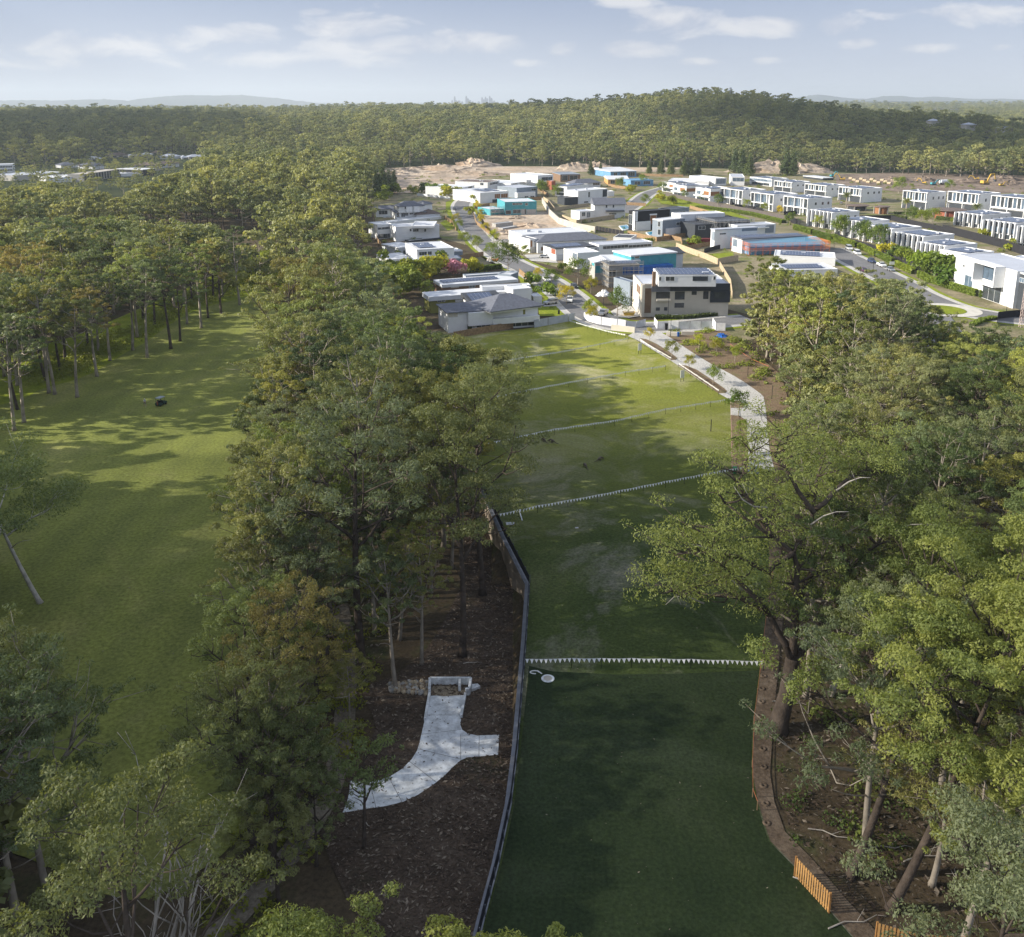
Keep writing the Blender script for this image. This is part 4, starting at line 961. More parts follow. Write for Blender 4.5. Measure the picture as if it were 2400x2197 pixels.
# --- left side of the street, nearest first
h = H('long white house with grey hipped roof beside the lawn corner, nearest the grass')
h.block(K3, (880, 1562), (1765, 1500), None, 1765, D=11, roof=M_tile, top='hip', rh=1.4, win=[('F', 885, 975, 1560, 1608, 2, M_cream), ('F', 1165, 1295, 1675, 1712, 3), ('F', 1350, 1450, 1655, 1695, 2), ('F', 1485, 1725, 1640, 1695, 4)])
h.fbox(K3, 1070, 1310, 1552, 1680, 1.3, M_white, 'upper_storey').fbox(K3, 1310, 1765, 1600, 1655, 1.5, M_white, 'balcony')
for a, b in ((1315, 1370), (1392, 1446), (1460, 1530)): h.win(K3, 'F', a, b, 1522, 1545, 2, M_glassb)
h.win(K3, 'F', 1618, 1640, 1510, 1582, 1, M_olive, name='panel')
h.block(K3, (1300, 1552), (1800, 1487), None, 0, zr=h.last['zr']+.25, z0=h.last['zr']-.5, D=13, roof=M_tile, top='hip', rh=3.0)
h.block(K3, (1120, 1465), (1430, 1440), None, 0, zr=h.last['zr']+.2, z0=h.last['zr']-1.5, D=8, roof=M_roofd, top='skill', rh=1.2).solar(.02, .75, .1, .9, 1, h=.5, tilt=1.1)
h = H('very long flat white house behind the grey hipped roof, with thick white fascia')
h.block(K3, (705, 1408), (1690, 1335), (605, 1368), 1570, m=M_olive, over=.5, th=1.3, win=[('F', 780, 850, 1445, 1458, 2), ('F', 955, 1025, 1436, 1454, 3, M_white), ('F', 1520, 1665, 1362, 1378, 3)])
z = h.last['zr']
h.block(K3, (1215, 1312), (1690, 1290), (1215, 1296), 0, zr=z+1.2, z0=z-.2); h.block(K3, (1520, 1335), (1700, 1320), (1600, 1285), 0, zr=z+1.6, z0=z-3)
h.block(K3, (1720, 1405), (1805, 1400), None, 1490, D=5); 
h = H('flat roofed brown house with long solar rows and white fascia beside the hedge')
h.block(K3, (828, 1290), (1558, 1236), (787, 1240), 1420, m=M_brown, over=.35, th=.95, win=[('F', 912, 985, 1293, 1318, 3, M_cream), ('F', 1090, 1145, 1278, 1318, 2, M_glassb), ('F', 1205, 1275, 1270, 1290, 3, M_glassb), ('F', 1350, 1420, 1262, 1282, 2)]).solar(.03, .78, .25, .75, 2, h=.3, tilt=.3)
z = h.last['zr']
h.block(K3, (1055, 1200), (1572, 1165), (1050, 1185), 0, zr=z+.5, z0=z-5, wm=M_grey)
h.block(K3, (1500, 1192), (1572, 1165), None, 0, zr=z+.6, z0=z-5, D=5, m=M_grey)
h = H('white house with a floating white upper box and dark base above the timber fence')
h.block(K3, (550, 1050), (1020, 1030), None, 1120, m=M_grey, D=9, zr=None, win=[('F', 552, 588, 1068, 1098, 1, M_teal), ('F', 640, 692, 1045, 1100, 2), ('F', 715, 740, 1042, 1075, 1), ('F', 790, 815, 1035, 1080, 1)])
h.block(K3, (575, 945), (940, 925), (580, 872), 1118, z0=h.last['zr']-.2, win=[('F', 598, 672, 968, 1000, 3), ('F', 684, 720, 964, 996, 2), ('F', 768, 806, 960, 990, 2), ('F', 815, 850, 955, 972, 2)]).solar(.1, .55, .2, .8, 2).clutter(3, 1)
h.slab(-1.2, h.last['W']+1.2, -1.6, 0, h.last['z0'], h.last['z0']+.5, M_white, 'balcony')
h.block(K3, (308, 1045), (545, 1025), (420, 972), 1158, win=[('F', 328, 370, 1105, 1123, 1), ('F', 400, 465, 1102, 1118, 2)])
h.block(K3, (938, 958), (1025, 952), (990, 925), 1045, m=M_grey, wm=M_white); h.block(K3, (400, 925), (575, 905), (380, 872), 1005, m=M_lgrey, over=.3, win=[('F', 440, 500, 950, 990, 2)])
h = H('big bright white two storey house set back from the street bend')
h.block(K3, (365, 722), (795, 700), (345, 690), 866, win=[('F', 538, 590, 742, 768, 3), ('F', 647, 665, 742, 768, 1), ('F', 505, 520, 742, 765, 1)]).clutter(5, 2)
z = h.last['zr']; h.block(K3, (520, 712), (742, 712), (560, 664), 0, zr=z+.7, z0=z-.2)
h.block(K3, (185, 702), (335, 692), (300, 662), 842, win=[('F', 192, 328, 724, 745, 4), ('F', 195, 340, 790, 832, 3)])
h.block(K3, (240, 682), (815, 618), None, 710, D=6); h.block(K3, (500, 858), (815, 825), (560, 838), 878, m=M_char, wm=M_char)
h = H('traditional white gabled house with grey hipped roofs', )
h.block(K3, (365, 580), (660, 570), None, 652, D=13, roof=M_tile, top='hip', rh=2.2, win=[('F', 422, 458, 585, 622, 2), ('F', 460, 488, 585, 612, 2), ('F', 505, 535, 585, 600, 2), ('F', 375, 400, 590, 625, 1)])
z = h.last['zr']
h.block(K3, (398, 522), (640, 512), None, 0, zr=z+3.2, z0=z-.2, D=8, roof=M_tile, top='hip', rh=2.4, win=[('F', 485, 515, 522, 545, 2), ('F', 545, 577, 520, 543, 2), ('F', 455, 470, 522, 545, 1)])
for q in (.28, .52): L = h.last; h.slab(L['W']*q, L['W']*q+4, -1.2, 0, z-.1, z+3.0, M_white, 'bay'); 
h.block(K3, (640, 500), (725, 490), None, 0, zr=z+3.6, z0=z, D=7, roof=M_tile, top='hip', rh=1.6, win=[('F', 655, 690, 478, 492, 2)])
h.block(K3, (570, 600), (800, 585), None, 650, D=12, roof=M_tilebr, top='hip', rh=2.6)
h.block(K3, (380, 640), (560, 628), None, 662, D=3)
h = H('small white pavilion with grey roof beside the blue pool')
h.block(K3, (172, 548), (340, 545), None, 628, D=7, roof=M_tile, top='gable', rh=1.6, win=[('F', 202, 285, 562, 598, 3)])
h = H('single white house beside the bare earth, behind the yellow shrubs')
h.block(K3, (1008, 338), (1140, 312), (862, 288), 420, win=[('F', 1080, 1116, 325, 366, 2), ('F', 1066, 1102, 373, 386, 2), ('L', 905, 990, 312, 352, 4)]).clutter(6, 1)
h = H('white two storey house with brown flat roof at the top of the street')
h.block(K3, (1270, 285), (1388, 262), (1137, 240), 365, roof=M_tilebr, win=[('F', 1290, 1375, 280, 303, 3), ('L', 1198, 1228, 272, 312, 2)]).clutter(7, 2)
h = H('white box house with brown shuttered windows above the street bend')
h.block(K3, (1195, 388), (1475, 368), (1285, 312), 492, win=[('F', 1340, 1392, 398, 440, 3, M_timber), ('F', 1402, 1466, 396, 435, 3, M_timber), ('F', 1318, 1472, 448, 482, 3, M_char, M_char, 'garage_door')]).solar(.35, .6, .2, .8, 1).solar(.68, .9, .2, .8, 1)
h = H('white house with a tall slanting roof fin in the upper row')
h.block(K3, (1500, 295), (1655, 272), (1450, 238), 350, win=[('F', 1590, 1642, 278, 292, 2), ('F', 1520, 1560, 280, 300, 1)])
h.block(K3, (1512, 240), (1650, 262), None, 0, zr=h.last['zr']+1.4, z0=h.last['zr']-.2, D=4)
h = H('blue grey house with a low white front wing')
h.block(K3, (1555, 340), (1760, 325), (1600, 302), 440, m=M_grey, roof=M_roofg, win=[('F', 1700, 1745, 345, 362, 2)])
h.block(K3, (1562, 388), (1740, 378), None, 445, D=3, win=[('F', 1635, 1670, 420, 438, 2), ('F', 1690, 1730, 418, 436, 2)])
h = H('white house with charcoal glazed front and balcony in the upper row')
h.block(K3, (1762, 218), (1915, 206), (1697, 182), 325, win=[('F', 1800, 1905, 232, 266, 3, M_char), ('F', 1862, 1890, 235, 258, 1), ('F', 1795, 1900, 295, 318, 3)])
h.fbox(K3, 1785, 1912, 270, 291, 1.2, M_white, 'balcony')
h = H('turquoise wrapped house frame under scaffolding on the bare plot', cat='unfinished house')
h.block(K3, (1440, 478), (1752, 470), (1452, 442), 608, m=M_teal, roof=M_roofw, win=[('F', 1515, 1610, 488, 505, 3), ('F', 1640, 1665, 488, 510, 1), ('F', 1520, 1595, 552, 588, 2), ('F', 1448, 1500, 560, 596, 1), ('F', 1632, 1650, 548, 598, 1), ('F', 1600, 1632, 548, 598, 1, M_block, None, 'panel'), ('F', 1655, 1748, 550, 598, 1, M_block, None, 'panel')])
h.block(K3, (1298, 552), (1445, 543), (1310, 517), 612, m=M_teal, win=[('F', 1310, 1385, 560, 575, 2), ('F', 1300, 1440, 600, 612, 1, M_block, None, 'panel')])
TEALH = h.last
h = H('low grey block walls rising on the sandy building plot', name='block_wall', cat='wall')
h.block(K3, (1350, 690), (1520, 672), None, 728, m=M_block, D=3, wm=M_block); h.block(K3, (1420, 735), (1560, 712), None, 752, m=M_block, D=3, wm=M_block)
# --- right of the street, upper rows
h = H('brown half built house with a flat roof by the dirt mounds', cat='unfinished house')
h.block(K4, (285, 190), (465, 187), (300, 166), 258, m=M_brown, roof=M_grey, wm=M_grey, win=[('F', 300, 350, 200, 245, 1), ('F', 370, 440, 200, 240, 2)])
h = H('white house with red brick side and a bank of solar panels')
h.block(K4, (237, 295), (345, 302), (300, 262), 385, roof=M_roofd, win=[('F', 245, 315, 312, 345, 3, M_char), ('F', 250, 330, 358, 378, 2)]).solar(.05, .95, .1, .9, 2)
h.block(K4, (205, 252), (240, 250), None, 330, D=6, m=M_brick, wm=M_brick)
h = H('white house with blue grey hipped roof in the upper row')
h.block(K4, (412, 275), (650, 262), None, 318, D=11, roof=M_tile, top='hip', rh=2.6, win=[('F', 445, 482, 280, 302, 2), ('F', 580, 640, 268, 288, 3)])
h = H('plain white box house with one slit window and a dark shed')
h.block(K4, (445, 342), (712, 318), (405, 322), 464, win=[('F', 538, 552, 350, 398, 1), ('F', 500, 535, 435, 448, 2), ('F', 670, 708, 330, 392, 1, M_char, M_char)]).clutter(9, 2)
h.block(K4, (322, 402), (445, 396), (350, 385), 472, m=M_char, roof=M_roofd, wm=M_char); h.block(K4, (712, 345), (775, 342), None, 392, D=6)
h = H('white house with steep blue grey roof and little awning above the retaining wall')
h.block(K4, (595, 466), (876, 462), None, 592, D=9, roof=M_tile, top='gable', rh=3.2, win=[('F', 697, 711, 468, 493, 1), ('F', 760, 773, 467, 491, 1), ('F', 728, 792, 543, 554, 3)])
h.fbox(K4, 693, 862, 515, 528, 1.4, M_tile, 'awning')
h.block(K4, (460, 527), (595, 517), None, 605, D=8, roof=M_roofg, win=[('F', 480, 510, 535, 570, 2, M_glassb), ('F', 525, 555, 535, 580, 2, M_glassb)])
h = H('black and white cube house with a timber panel beside the pool')
h.block(K4, (965, 528), (1280, 508), (872, 520), 706, m=M_black, roof=M_roofd, wm=M_black, win=[('F', 1100, 1155, 562, 640, 1, M_timber, M_white), ('L', 885, 945, 555, 640, 2)])
h.fbox(K4, 966, 1100, 617, 704, .5, M_white, 'front_wall').fbox(K4, 966, 985, 528, 617, .3, M_white, 'frame_post').fbox(K4, 1095, 1160, 548, 560, .3, M_white, 'lintel')
h.fbox(K4, 945, 964, 528, 700, .3, M_white, 'frame_post', f='L')
h.block(K4, (1280, 508), (1455, 488), None, 600, m=M_grey, D=8, roof=M_roofd, win=[('F', 1290, 1420, 530, 550, 5)])
h = H('grey sided white house with a long slanting roof and pool')
h.block(K4, (1215, 605), (1560, 568), (1165, 588), 766, m=M_grey, wm=M_white, win=[('F', 1338, 1452, 622, 646, 4), ('L', 1172, 1192, 620, 665, 1), ('L', 1170, 1196, 690, 740, 1)])
h.fbox(K4, 1240, 1450, 672, 757, .4, M_white, 'front_wall')
L = h.last; h.rect('F', L['W']*.37, L['W']*.66, L['z0']+.8, L['z0']+1.7, 3)
h.block(K4, (1375, 556), (1780, 540), (1540, 502), 0, zr=h.last['zr']+1.5, z0=h.last['zr']-3, D=9)
h = H('dark house under scaffolding with a black folded roof', cat='unfinished house')
h.block(K4, (1510, 648), (1990, 625), (1590, 580), 782, m=M_char, roof=M_roofd, wm=M_char, win=[('F', 1540, 1600, 660, 690, 2), ('F', 1660, 1740, 655, 690, 3)]).block(K4, (1700, 620), (2010, 605), (1830, 562), 0, zr=h.last['zr']+1.3, z0=h.last['zr']-1, m=M_char, roof=M_roofd, wm=M_char)
SCAFH = h.last
h = H('white and grey split level house with flat grey eaves')
h.block(K5, (530, 815), (985, 790), (475, 808), 1030, roof=M_roofg, over=.3, th=.35, win=[('F', 582, 647, 856, 870, 3), ('F', 822, 985, 798, 830, 3, M_grey, M_grey), ('L', 500, 528, 840, 930, 1, M_grey, M_grey)])
h.block(K5, (770, 775), (1185, 755), (1000, 735), 940, z0=0, roof=M_roofg, win=[('F', 1072, 1160, 775, 850, 2, M_grey, M_grey)]); h.fbox(K5, 985, 1100, 790, 800, 1.0, M_white, 'balcony')
h = H('pale grey house with three rows of panels beside the blue roof trusses')
h.block(K5, (825, 915), (1505, 880), (715, 888), 1075, m=M_white, roof=M_tile, over=.5, th=.4, win=[('L', 725, 770, 920, 1000, 4, M_glassb), ('F', 1230, 1500, 890, 925, 1, M_white)]).solar(.02, .5, .15, .95, 2).solar(.52, .98, .2, .8, 1)
h = H('flat white house with long panel rows under the gum crowns')
h.block(K5, (1165, 1090), (1825, 1120), (1085, 1030), 1180, roof=M_roofw).solar(.1, .75, .1, .8, 2).clutter(12, 2)
h = H('flat white house half hidden behind the gum crowns')
h.block(K5, (1260, 1250), (1850, 1240), (1200, 1180), 1330, roof=M_roofw).solar(.1, .8, .2, .7, 2)
# --- the middle block on the street
h = H('white flat house next to the sandy plot with tall grey windows')
h.block(K3, (1608, 800), (2250, 765), (1558, 750), 942, win=[('F', 1612, 1640, 828, 880, 1), ('F', 1612, 1640, 900, 930, 1)]).clutter(14, 2)
h = H('long low white house with dark blue grey hipped roof in the middle block')
h.block(K4, (78, 805), (700, 775), None, 908, D=12, roof=M_tile, top='hip', rh=2.3, win=[('F', 110, 195, 850, 880, 1, M_brown, M_char, 'garage_door')])
h.block(K4, (8, 778), (75, 772), None, 905, D=9, roof=M_tile, win=[('F', 12, 30, 790, 850, 1, M_timber)]); h.fbox(K4, 15, 75, 850, 900, .3, M_block, 'stone_pier')
h = H('white house with dark roof, rust red side panels and a white solar roof')
h.block(K4, (242, 862), (600, 838), (190, 822), 975, roof=M_roofd, over=.4, th=.35, win=[('L', 203, 238, 870, 912, 1, M_brick, M_brick), ('F', 325, 350, 930, 962, 1)]).solar(.05, .75, .2, .8, 1)
h.fbox(K4, 245, 388, 918, 968, .3, M_lgrey, 'front_wall')
h = H('tall white house with a long band of windows along its top')
h.block(K4, (440, 905), (640, 892), (390, 858), 1052, win=[('L', 395, 436, 890, 960, 4, M_glassb), ('L', 410, 436, 975, 1030, 2)])
h.block(K4, (635, 832), (1122, 800), (605, 802), 950, win=[('F', 672, 900, 836, 862, 7), ('F', 905, 1110, 828, 850, 6), ('F', 820, 1000, 912, 936, 4)], roof=M_roofg)
h = H('small white house with black roof behind the banded windows')
h.block(K4, (765, 760), (930, 768), (728, 726), 800, roof=M_roofd)
h = H('turquoise wrapped house with white gables under construction', cat='unfinished house')
h.block(K4, (600, 990), (800, 985), (575, 955), 1152, m=M_block, roof=M_roofw, top='gable', ridge='v', rh=1.0, win=[('F', 600, 712, 1022, 1085, 1, M_teal, None, 'panel'), ('L', 572, 595, 965, 1020, 1, M_teal, None, 'panel')])
h.block(K4, (730, 975), (1005, 968), (720, 920), 0, zr=h.last['zr']+.6, z0=0, m=M_teal, roof=M_roofw, over=.3)
h.block(K4, (928, 925), (1340, 892), (910, 870), 0, zr=h.last['zr']+1.7, z0=0, m=M_teal, roof=M_roofw, over=.3, win=[('F', 962, 1000, 925, 952, 1)])
h = H('grey house shell with steel roof frames wrapped in silver scaffolding', cat='unfinished house')
h.block(K4, (725, 1010), (1000, 1000), (715, 980), 1215, m=M_block, roof=M_roofd, win=[('F', 730, 790, 1060, 1120, 2), ('F', 850, 1000, 1030, 1100, 3, M_tarp)]).solar(.3, .95, .2, .8, 1)
SILV = h.last
h.block(K4, (1140, 925), (1400, 900), None, 1060, m=M_lgrey, D=8, roof=M_roofd, top='gable', rh=1.6)
h.block(K4, (1000, 1030), (1310, 1010), None, 1150, m=M_tarp, D=5, roof=M_tarp, over=.1)
# the big corner house
h = H('large cream and charcoal corner house with white solar topped upper floor', name='corner_house')
h.block(K4, (1020, 1185), (1822, 1180), (975, 1168), 1484, m=M_cream, roof=M_roofg, wm=M_cream, D=15)
L = h.last
h.fbox(K4, 1275, 1825, 1182, 1248, .35, M_char, 'parapet').fbox(K4, 1645, 1825, 1248, 1352, .35, M_char, 'wing').fbox(K4, 1112, 1278, 1190, 1252, .9, M_tile, 'awning')
for q in ((1156, 1276, 1262, 1318, 3), (1328, 1411, 1258, 1325, 2), (1585, 1627, 1255, 1320, 1), (1480, 1520, 1255, 1282, 1), (1325, 1405, 1362, 1398, 3), (1155, 1185, 1402, 1425, 1), (1230, 1255, 1400, 1425, 1)): h.win(K4, 'F', *q, fm=M_char)
h.win(K4, 'F', 1680, 1790, 1258, 1318, 3, proud=.36, fm=M_char)
h.win(K4, 'F', 1048, 1110, 1225, 1450, 1, M_brown, M_cream, 'door')
h.win(K4, 'L', 980, 1012, 1195, 1270, 2, M_brown); h.win(K4, 'L', 975, 1010, 1320, 1400, 1, M_lgrey, None, 'garage_door')
h.fbox(K4, 1155, 1280, 1318, 1335, 1.2, M_cream, 'balcony')
h.fbox(K4, 1020, 1046, 1190, 1480, .8, M_cream, 'pier')
z = L['zr']
h.block(K4, (1180, 1105), (1702, 1105), (1120, 1052), 0, zr=z+3.2, z0=z-.2, D=11, roof=M_roofw, win=[('F', 1490, 1622, 1112, 1156, 2, M_char, M_char), ('F', 1242, 1320, 1120, 1158, 2), ('F', 1175, 1200, 1122, 1156, 1), ('F', 1675, 1695, 1112, 1148, 1)]).solar(.03, .95, .05, .95, 4, h=.3, tilt=.25).clutter(15, 2)
L2 = h.last; h.slab(-1.6, -.7, .8, 2.2, z-.3, z+3.9, M_brown, 'chimney')
h.block(K4, (918, 1168), (975, 1162), None, 1385, D=9, m=M_grey, roof=M_solar, win=[('F', 925, 970, 1200, 1300, 2, M_char)])
# blue frames far up the street
h = H('sky blue wrapped two storey frame beyond the street bend', cat='unfinished house')
h.block(K4, (742, 165), (975, 158), (770, 132), 220, m=M_bluew, roof=M_roofw, top='skill', rh=1.3, win=[('F', 770, 800, 175, 205, 2), ('F', 830, 880, 172, 205, 3), ('F', 900, 960, 170, 205, 3)])
h = H('orange timber frame with white roof beside the blue wrapped one', cat='unfinished house')
h.block(K4, (718, 235), (905, 235), (760, 200), 285, m=M_fenceo, roof=M_roofw, top='gable', rh=1.6, win=[('F', 740, 780, 245, 275, 2), ('F', 800, 860, 242, 275, 3)])
h = H('low blue wrapped frame behind the street tree at the bend', cat='unfinished house')
h.block(K4, (925, 245), (1130, 240), (960, 225), 300, m=M_bluew, roof=M_bluew, win=[('F', 960, 1010, 255, 285, 2), ('F', 1040, 1100, 252, 280, 3)])
# --- rows of white townhouses on the hill to the right
def rowdir(K, p, q, z): a = at(*K(*p), z); b = at(*K(*q), z); return (b-a).to_2d().normalized()
RD = rowdir(K5, (605, 367), (1285, 452), 8)
ordn = iter(range(100))
def town(K, A, B, base, kind, label, D=17, C=None, group='white townhouses on the hill', rd=None, side=()):
    h = H(label, name='townhouse', cat='townhouse', group=group)
    zr, _ = z_over(K, A, base)
    h.block(K, A, B, C, base, zr=zr, z0=-.3, dirv=rd or RD, D=D if C is None else None, roof=M_roofw); L = h.last; W_ = L['W']
    if kind == 'grid':     # white frames round dark windows, two storeys
        for i, (a, b, m) in enumerate(((.02, .15, M_char), (.20, .42, M_glassb), (.46, .68, M_glassb), (.80, .97, M_char))):
            h.rect('F', W_*a, W_*b, zr*.45, zr-.7, 2, M_glass if m == M_char else m, M_char if m == M_char else M_whitep)
            h.rect('F', W_*a, W_*b, .3, zr*.38, 2, M_glass, M_whitep)
        for a in (0, .165, .44, .70, .985): h.slab(W_*a, W_*a+.35, -1.1, -.0, 0, zr-.02, M_white, 'frame_post')
        h.slab(0, W_, -1.1, -.0, zr*.39, zr*.44, M_white, 'floor_band'); h.slab(-.05, W_+.3, -1.15, -.0, zr-.35, zr+.02, M_white, 'eave')
    elif kind == 'vert':   # dark vertical strips above a garage
        for i in range(8):
            a = .03+i*.12; h.rect('F', W_*a, W_*(a+.085), zr*.52, zr-.6, 1, M_glassb if i % 2 else M_glass, M_char, fw=.05)
        for a in (0, .495, .97): h.slab(W_*a, W_*a+.3, -1.0, 0, 0, zr-.02, M_white, 'frame_post')
        h.slab(0, W_+.3, -1.0, 0, zr*.45, zr*.50, M_white, 'floor_band'); h.slab(-.05, W_+.35, -1.05, 0, zr-.35, zr+.02, M_white, 'eave')
        for a in (.05, .54): h.rect('F', W_*a, W_*(a+.4), .1, zr*.40, 1, M_char, M_char, 'garage_door')
    elif kind == 'fin':    # white fins over a charcoal front
        h.rect('F', .05, W_-.05, zr*.32, zr-.5, 1, M_char, name='panel')
        n = 6
        for i in range(n+1): x = (W_-.35)*i/n; h.slab(x, x+.35, -1.7, 0, 0 if i in (0, 2, 4, n) else zr*.30, zr+.02, M_white, 'fin')
        for i in range(n):
            x = (W_-.35)*i/n+.5; h.rect('F', x, x+W_/n-.7, zr*.38, zr*.66, 1, M_glassb, M_char, proud=.04, fw=.04)
            h.rect('F', x, x+W_/n-.7, .2, zr*.28, 1, M_glass, M_char, fw=.04)
    elif kind == 'orange':
        h.rect('F', W_*.1, W_*.35, zr*.55, zr*.8, 2, M_glassb); h.rect('F', W_*.55, W_*.9, zr*.55, zr*.8, 1, M_timber, M_timber)
        h.rect('R', .3, L['D']*.42, zr*.52, zr*.80, 1, M_timber, name='panel'); h.rect('R', L['D']*.45, L['D']*.7, zr*.55, zr*.78, 3, M_glassb)
        h.rect('F', W_*.1, W_*.9, .3, zr*.35, 3, M_glass); h.slab(-.6, W_+.6, -1.2, 0, zr*.42, zr*.50, M_white, 'balcony')
    elif kind == 'grey':
        h.rect('F', .3, W_-.3, zr*.5, zr-.6, 1, M_grey, name='panel'); h.rect('F', W_*.2, W_*.8, zr*.62, zr*.85, 4, M_glassb, M_lgrey, proud=.04); h.rect('F', W_*.1, W_*.9, .3, zr*.4, 3, M_glass)
    for a in (.25, .55, .8):
        if kind != 'orange': h.rect('R', L['D']*a, L['D']*a+1.3, zr*.6, zr*.75, 1)
    h.solar(.12, .88, .12, .85, 2 if kind != 'orange' else 1, h=.25, tilt=.18); h.clutter(int(A[0])+7, 2); return h
town(K5, (-36, 302), (70, 322), 405, 'orange', 'first white townhouse with orange timber band at the low end of the row', D=18)
town(K5, (80, 332), (195, 352), 462, 'orange', 'second townhouse with orange timber band, in the row above the hedge', D=18)
town(K5, (325, 362), (450, 384), 515, 'orange', 'third townhouse with orange timber band, next to the grid windowed ones', D=17)
town(K5, (605, 368), (838, 398), 530, 'grid', 'first grid windowed white townhouse beside the orange banded ones', D=17)
town(K5, (930, 412), (1190, 442), 590, 'grid', 'middle one of the three grid windowed white townhouses', D=17)
town(K5, (1285, 453), (1570, 484), 632, 'grid', 'grid windowed townhouse with the longest bare white side wall', D=17)
town(K5, (905, 250), (1140, 275), 330, 'grey', 'grey panelled townhouse behind the grid windowed row', D=16)
town(K5, (1178, 290), (1412, 308), 400, 'vert', 'first strip windowed townhouse of the back row, next to the grey panelled one', D=16)
town(K5, (1508, 322), (1765, 345), 445, 'vert', 'second strip windowed townhouse of the back row', D=16)
town(K6, (38, 252), (305, 275), 392, 'vert', 'strip windowed townhouse behind the first palm and garden pavilion', D=17)
town(K6, (700, 290), (1040, 310), 472, 'vert', 'strip windowed townhouse standing alone behind the second palm', D=15)
town(K6, (1162, 298), (1485, 330), 500, 'vert', 'strip windowed townhouse behind the round pergola roof', D=17)
town(K6, (1610, 340), (1925, 378), 572, 'vert', 'strip windowed townhouse by the last palm', D=17)
town(K6, (-272, 487), (10, 520), 655, 'fin', 'first finned townhouse at the top of the street row', D=17)
town(K6, (22, 578), (232, 618), 755, 'fin', 'second finned townhouse down the street row', D=17)
town(K6, (312, 645), (512, 695), 815, 'fin', 'third finned townhouse, in the middle of the street row', D=17)
town(K6, (600, 718), (765, 782), 900, 'fin', 'fourth finned townhouse above the yellow shrub', D=17)
town(K6, (852, 820), (965, 885), 1010, 'fin', 'fifth finned townhouse, lowest of the street row', D=17)
town(K6, (1072, 898), (1230, 960), 1090, 'plain', 'plain white end townhouse without fins, next to the round shrubs', D=14)
town(K6, (1240, 512), (1505, 548), 650, 'fin', 'first finned townhouse of the row behind the dark fence', D=20)
town(K6, (1532, 590), (1800, 638), 765, 'fin', 'second finned townhouse of the row behind the dark fence', D=20)
town(K6, (1890, 655), (2150, 700), 905, 'fin', 'last finned townhouse of the row behind the dark fence', D=20)
h = H('small white box house with a roof deck in the upper row', name='townhouse', cat='townhouse')
h.block(K5, (705, 250), (850, 252), (682, 212), 345, win=[('F', 720, 840, 262, 300, 3, M_glassb)], roof=M_roofg)
h = H('white house with grey end wall above the orange banded townhouses', name='townhouse', cat='townhouse')
h.block(K5, (535, 268), (655, 262), (310, 228), 350, win=[('F', 545, 645, 275, 325, 3, M_grey, M_lgrey)])
h = H('long low white roofed house behind the orange banded townhouses', name='townhouse', cat='townhouse')
h.block(K5, (30, 290), (465, 300), (50, 262), 340)
h = H('long flat white roof on dark walls by the diggers', name='shed', cat='building')
h.block(K5, (1690, 262), (1805, 258), (1570, 235), 290, m=M_char, over=.4)
# corner white house
h = H('angular white house with a huge shaded window by the roundabout', name='corner_house')
rdc = rowdir(K6, (1240, 940), (1860, 1130), 9)
h.block(K6, (1240, 945), (1865, 1125), None, 1292, D=16, roof=M_roofg, wm=M_white)
for q in ((1342, 1395, 1000, 1140, 3, M_lgrey), (1305, 1325, 1060, 1080, 1), (1455, 1480, 1125, 1142, 1), (1322, 1405, 1170, 1285, 2, M_glassb), (1775, 1800, 1120, 1260, 1, M_lgrey)): h.win(K6, 'F', *q)
L = h.last
a, _ = h.uv(K6, 'F', 1500, 1200); b, _ = h.uv(K6, 'F', 1725, 1200); _, z1 = h.uv(K6, 'F', 1610, 1055); _, z2 = h.uv(K6, 'F', 1610, 1225); _, z3 = h.uv(K6, 'F', 1610, 1350)
h.slab(a, a+.4, -3.5, 0, z2-.5, z1, M_white, 'frame_post'); h.slab(b, b+.4, -3.5, 0, z2-.5, z1, M_white, 'frame_post'); h.slab(a-.05, b+.45, -3.5, 0, z1, z1+.5, M_white, 'eave'); h.slab(a-.05, b+.45, -3.6, 0, z2-1.0, z2-.5, M_white, 'balcony')
h.rect('F', a+.4, b, z2, z1, 4, M_glassb, M_char); h.rect('F', a+1.2, b-.5, L['z0']+.4, z2-1.3, 3, M_glass)
h.block(K6, (1865, 1125), (2250, 1230), None, 0, zr=L['zr']-.3, z0=-.3, D=14, m=M_char, roof=M_roofg, wm=M_white, win=[('F', 1890, 1935, 1195, 1240, 2, M_glassb)])
h = H('white modern house at the picture edge behind the corner house', name='townhouse', cat='townhouse')
h.block(K6, (1770, 985), (2200, 1040), None, 1150, D=10, roof=M_roofg)
# garden pavilions
def pavilion(K, c, base, rpx, label, m):
    zr, _ = z_over(K, c, base); p = at(*K(*c), zr); q = at(*K(c[0]+rpx, c[1]), zr); r = (q-p).length
    e = empty('pavilion', (p.x, p.y, 0), 0, label, 'pavilion', 'garden pavilions between the townhouse rows')
    MB().lathe([(r, zr-.4), (r, zr), (r*.3, zr+.25)], n=24).build('roof', M_tilebr, e); w_ = MB(); w_.lathe([(r*.8, 0), (r*.8, zr-.4)], n=16).build('wall', m, e)
    for k in range(5): a = k*1.2566+.3; MB().box(math.cos(a)*r*.88-.3, math.cos(a)*r*.88+.3, math.sin(a)*r*.88-.3, math.sin(a)*r*.88+.3, 0, zr-.4).build('column', M_block, e)
pavilion(K6, (222, 442), 495, 110, 'round dark pavilion with flat brown roof by the first palm', M_char)
pavilion(K6, (470, 455), 530, 80, 'small pavilion with orange walls and brown roof', M_timber)
pavilion(K6, (1165, 485), 580, 165, 'wide round pergola with brown roof and red floor', M_brick)
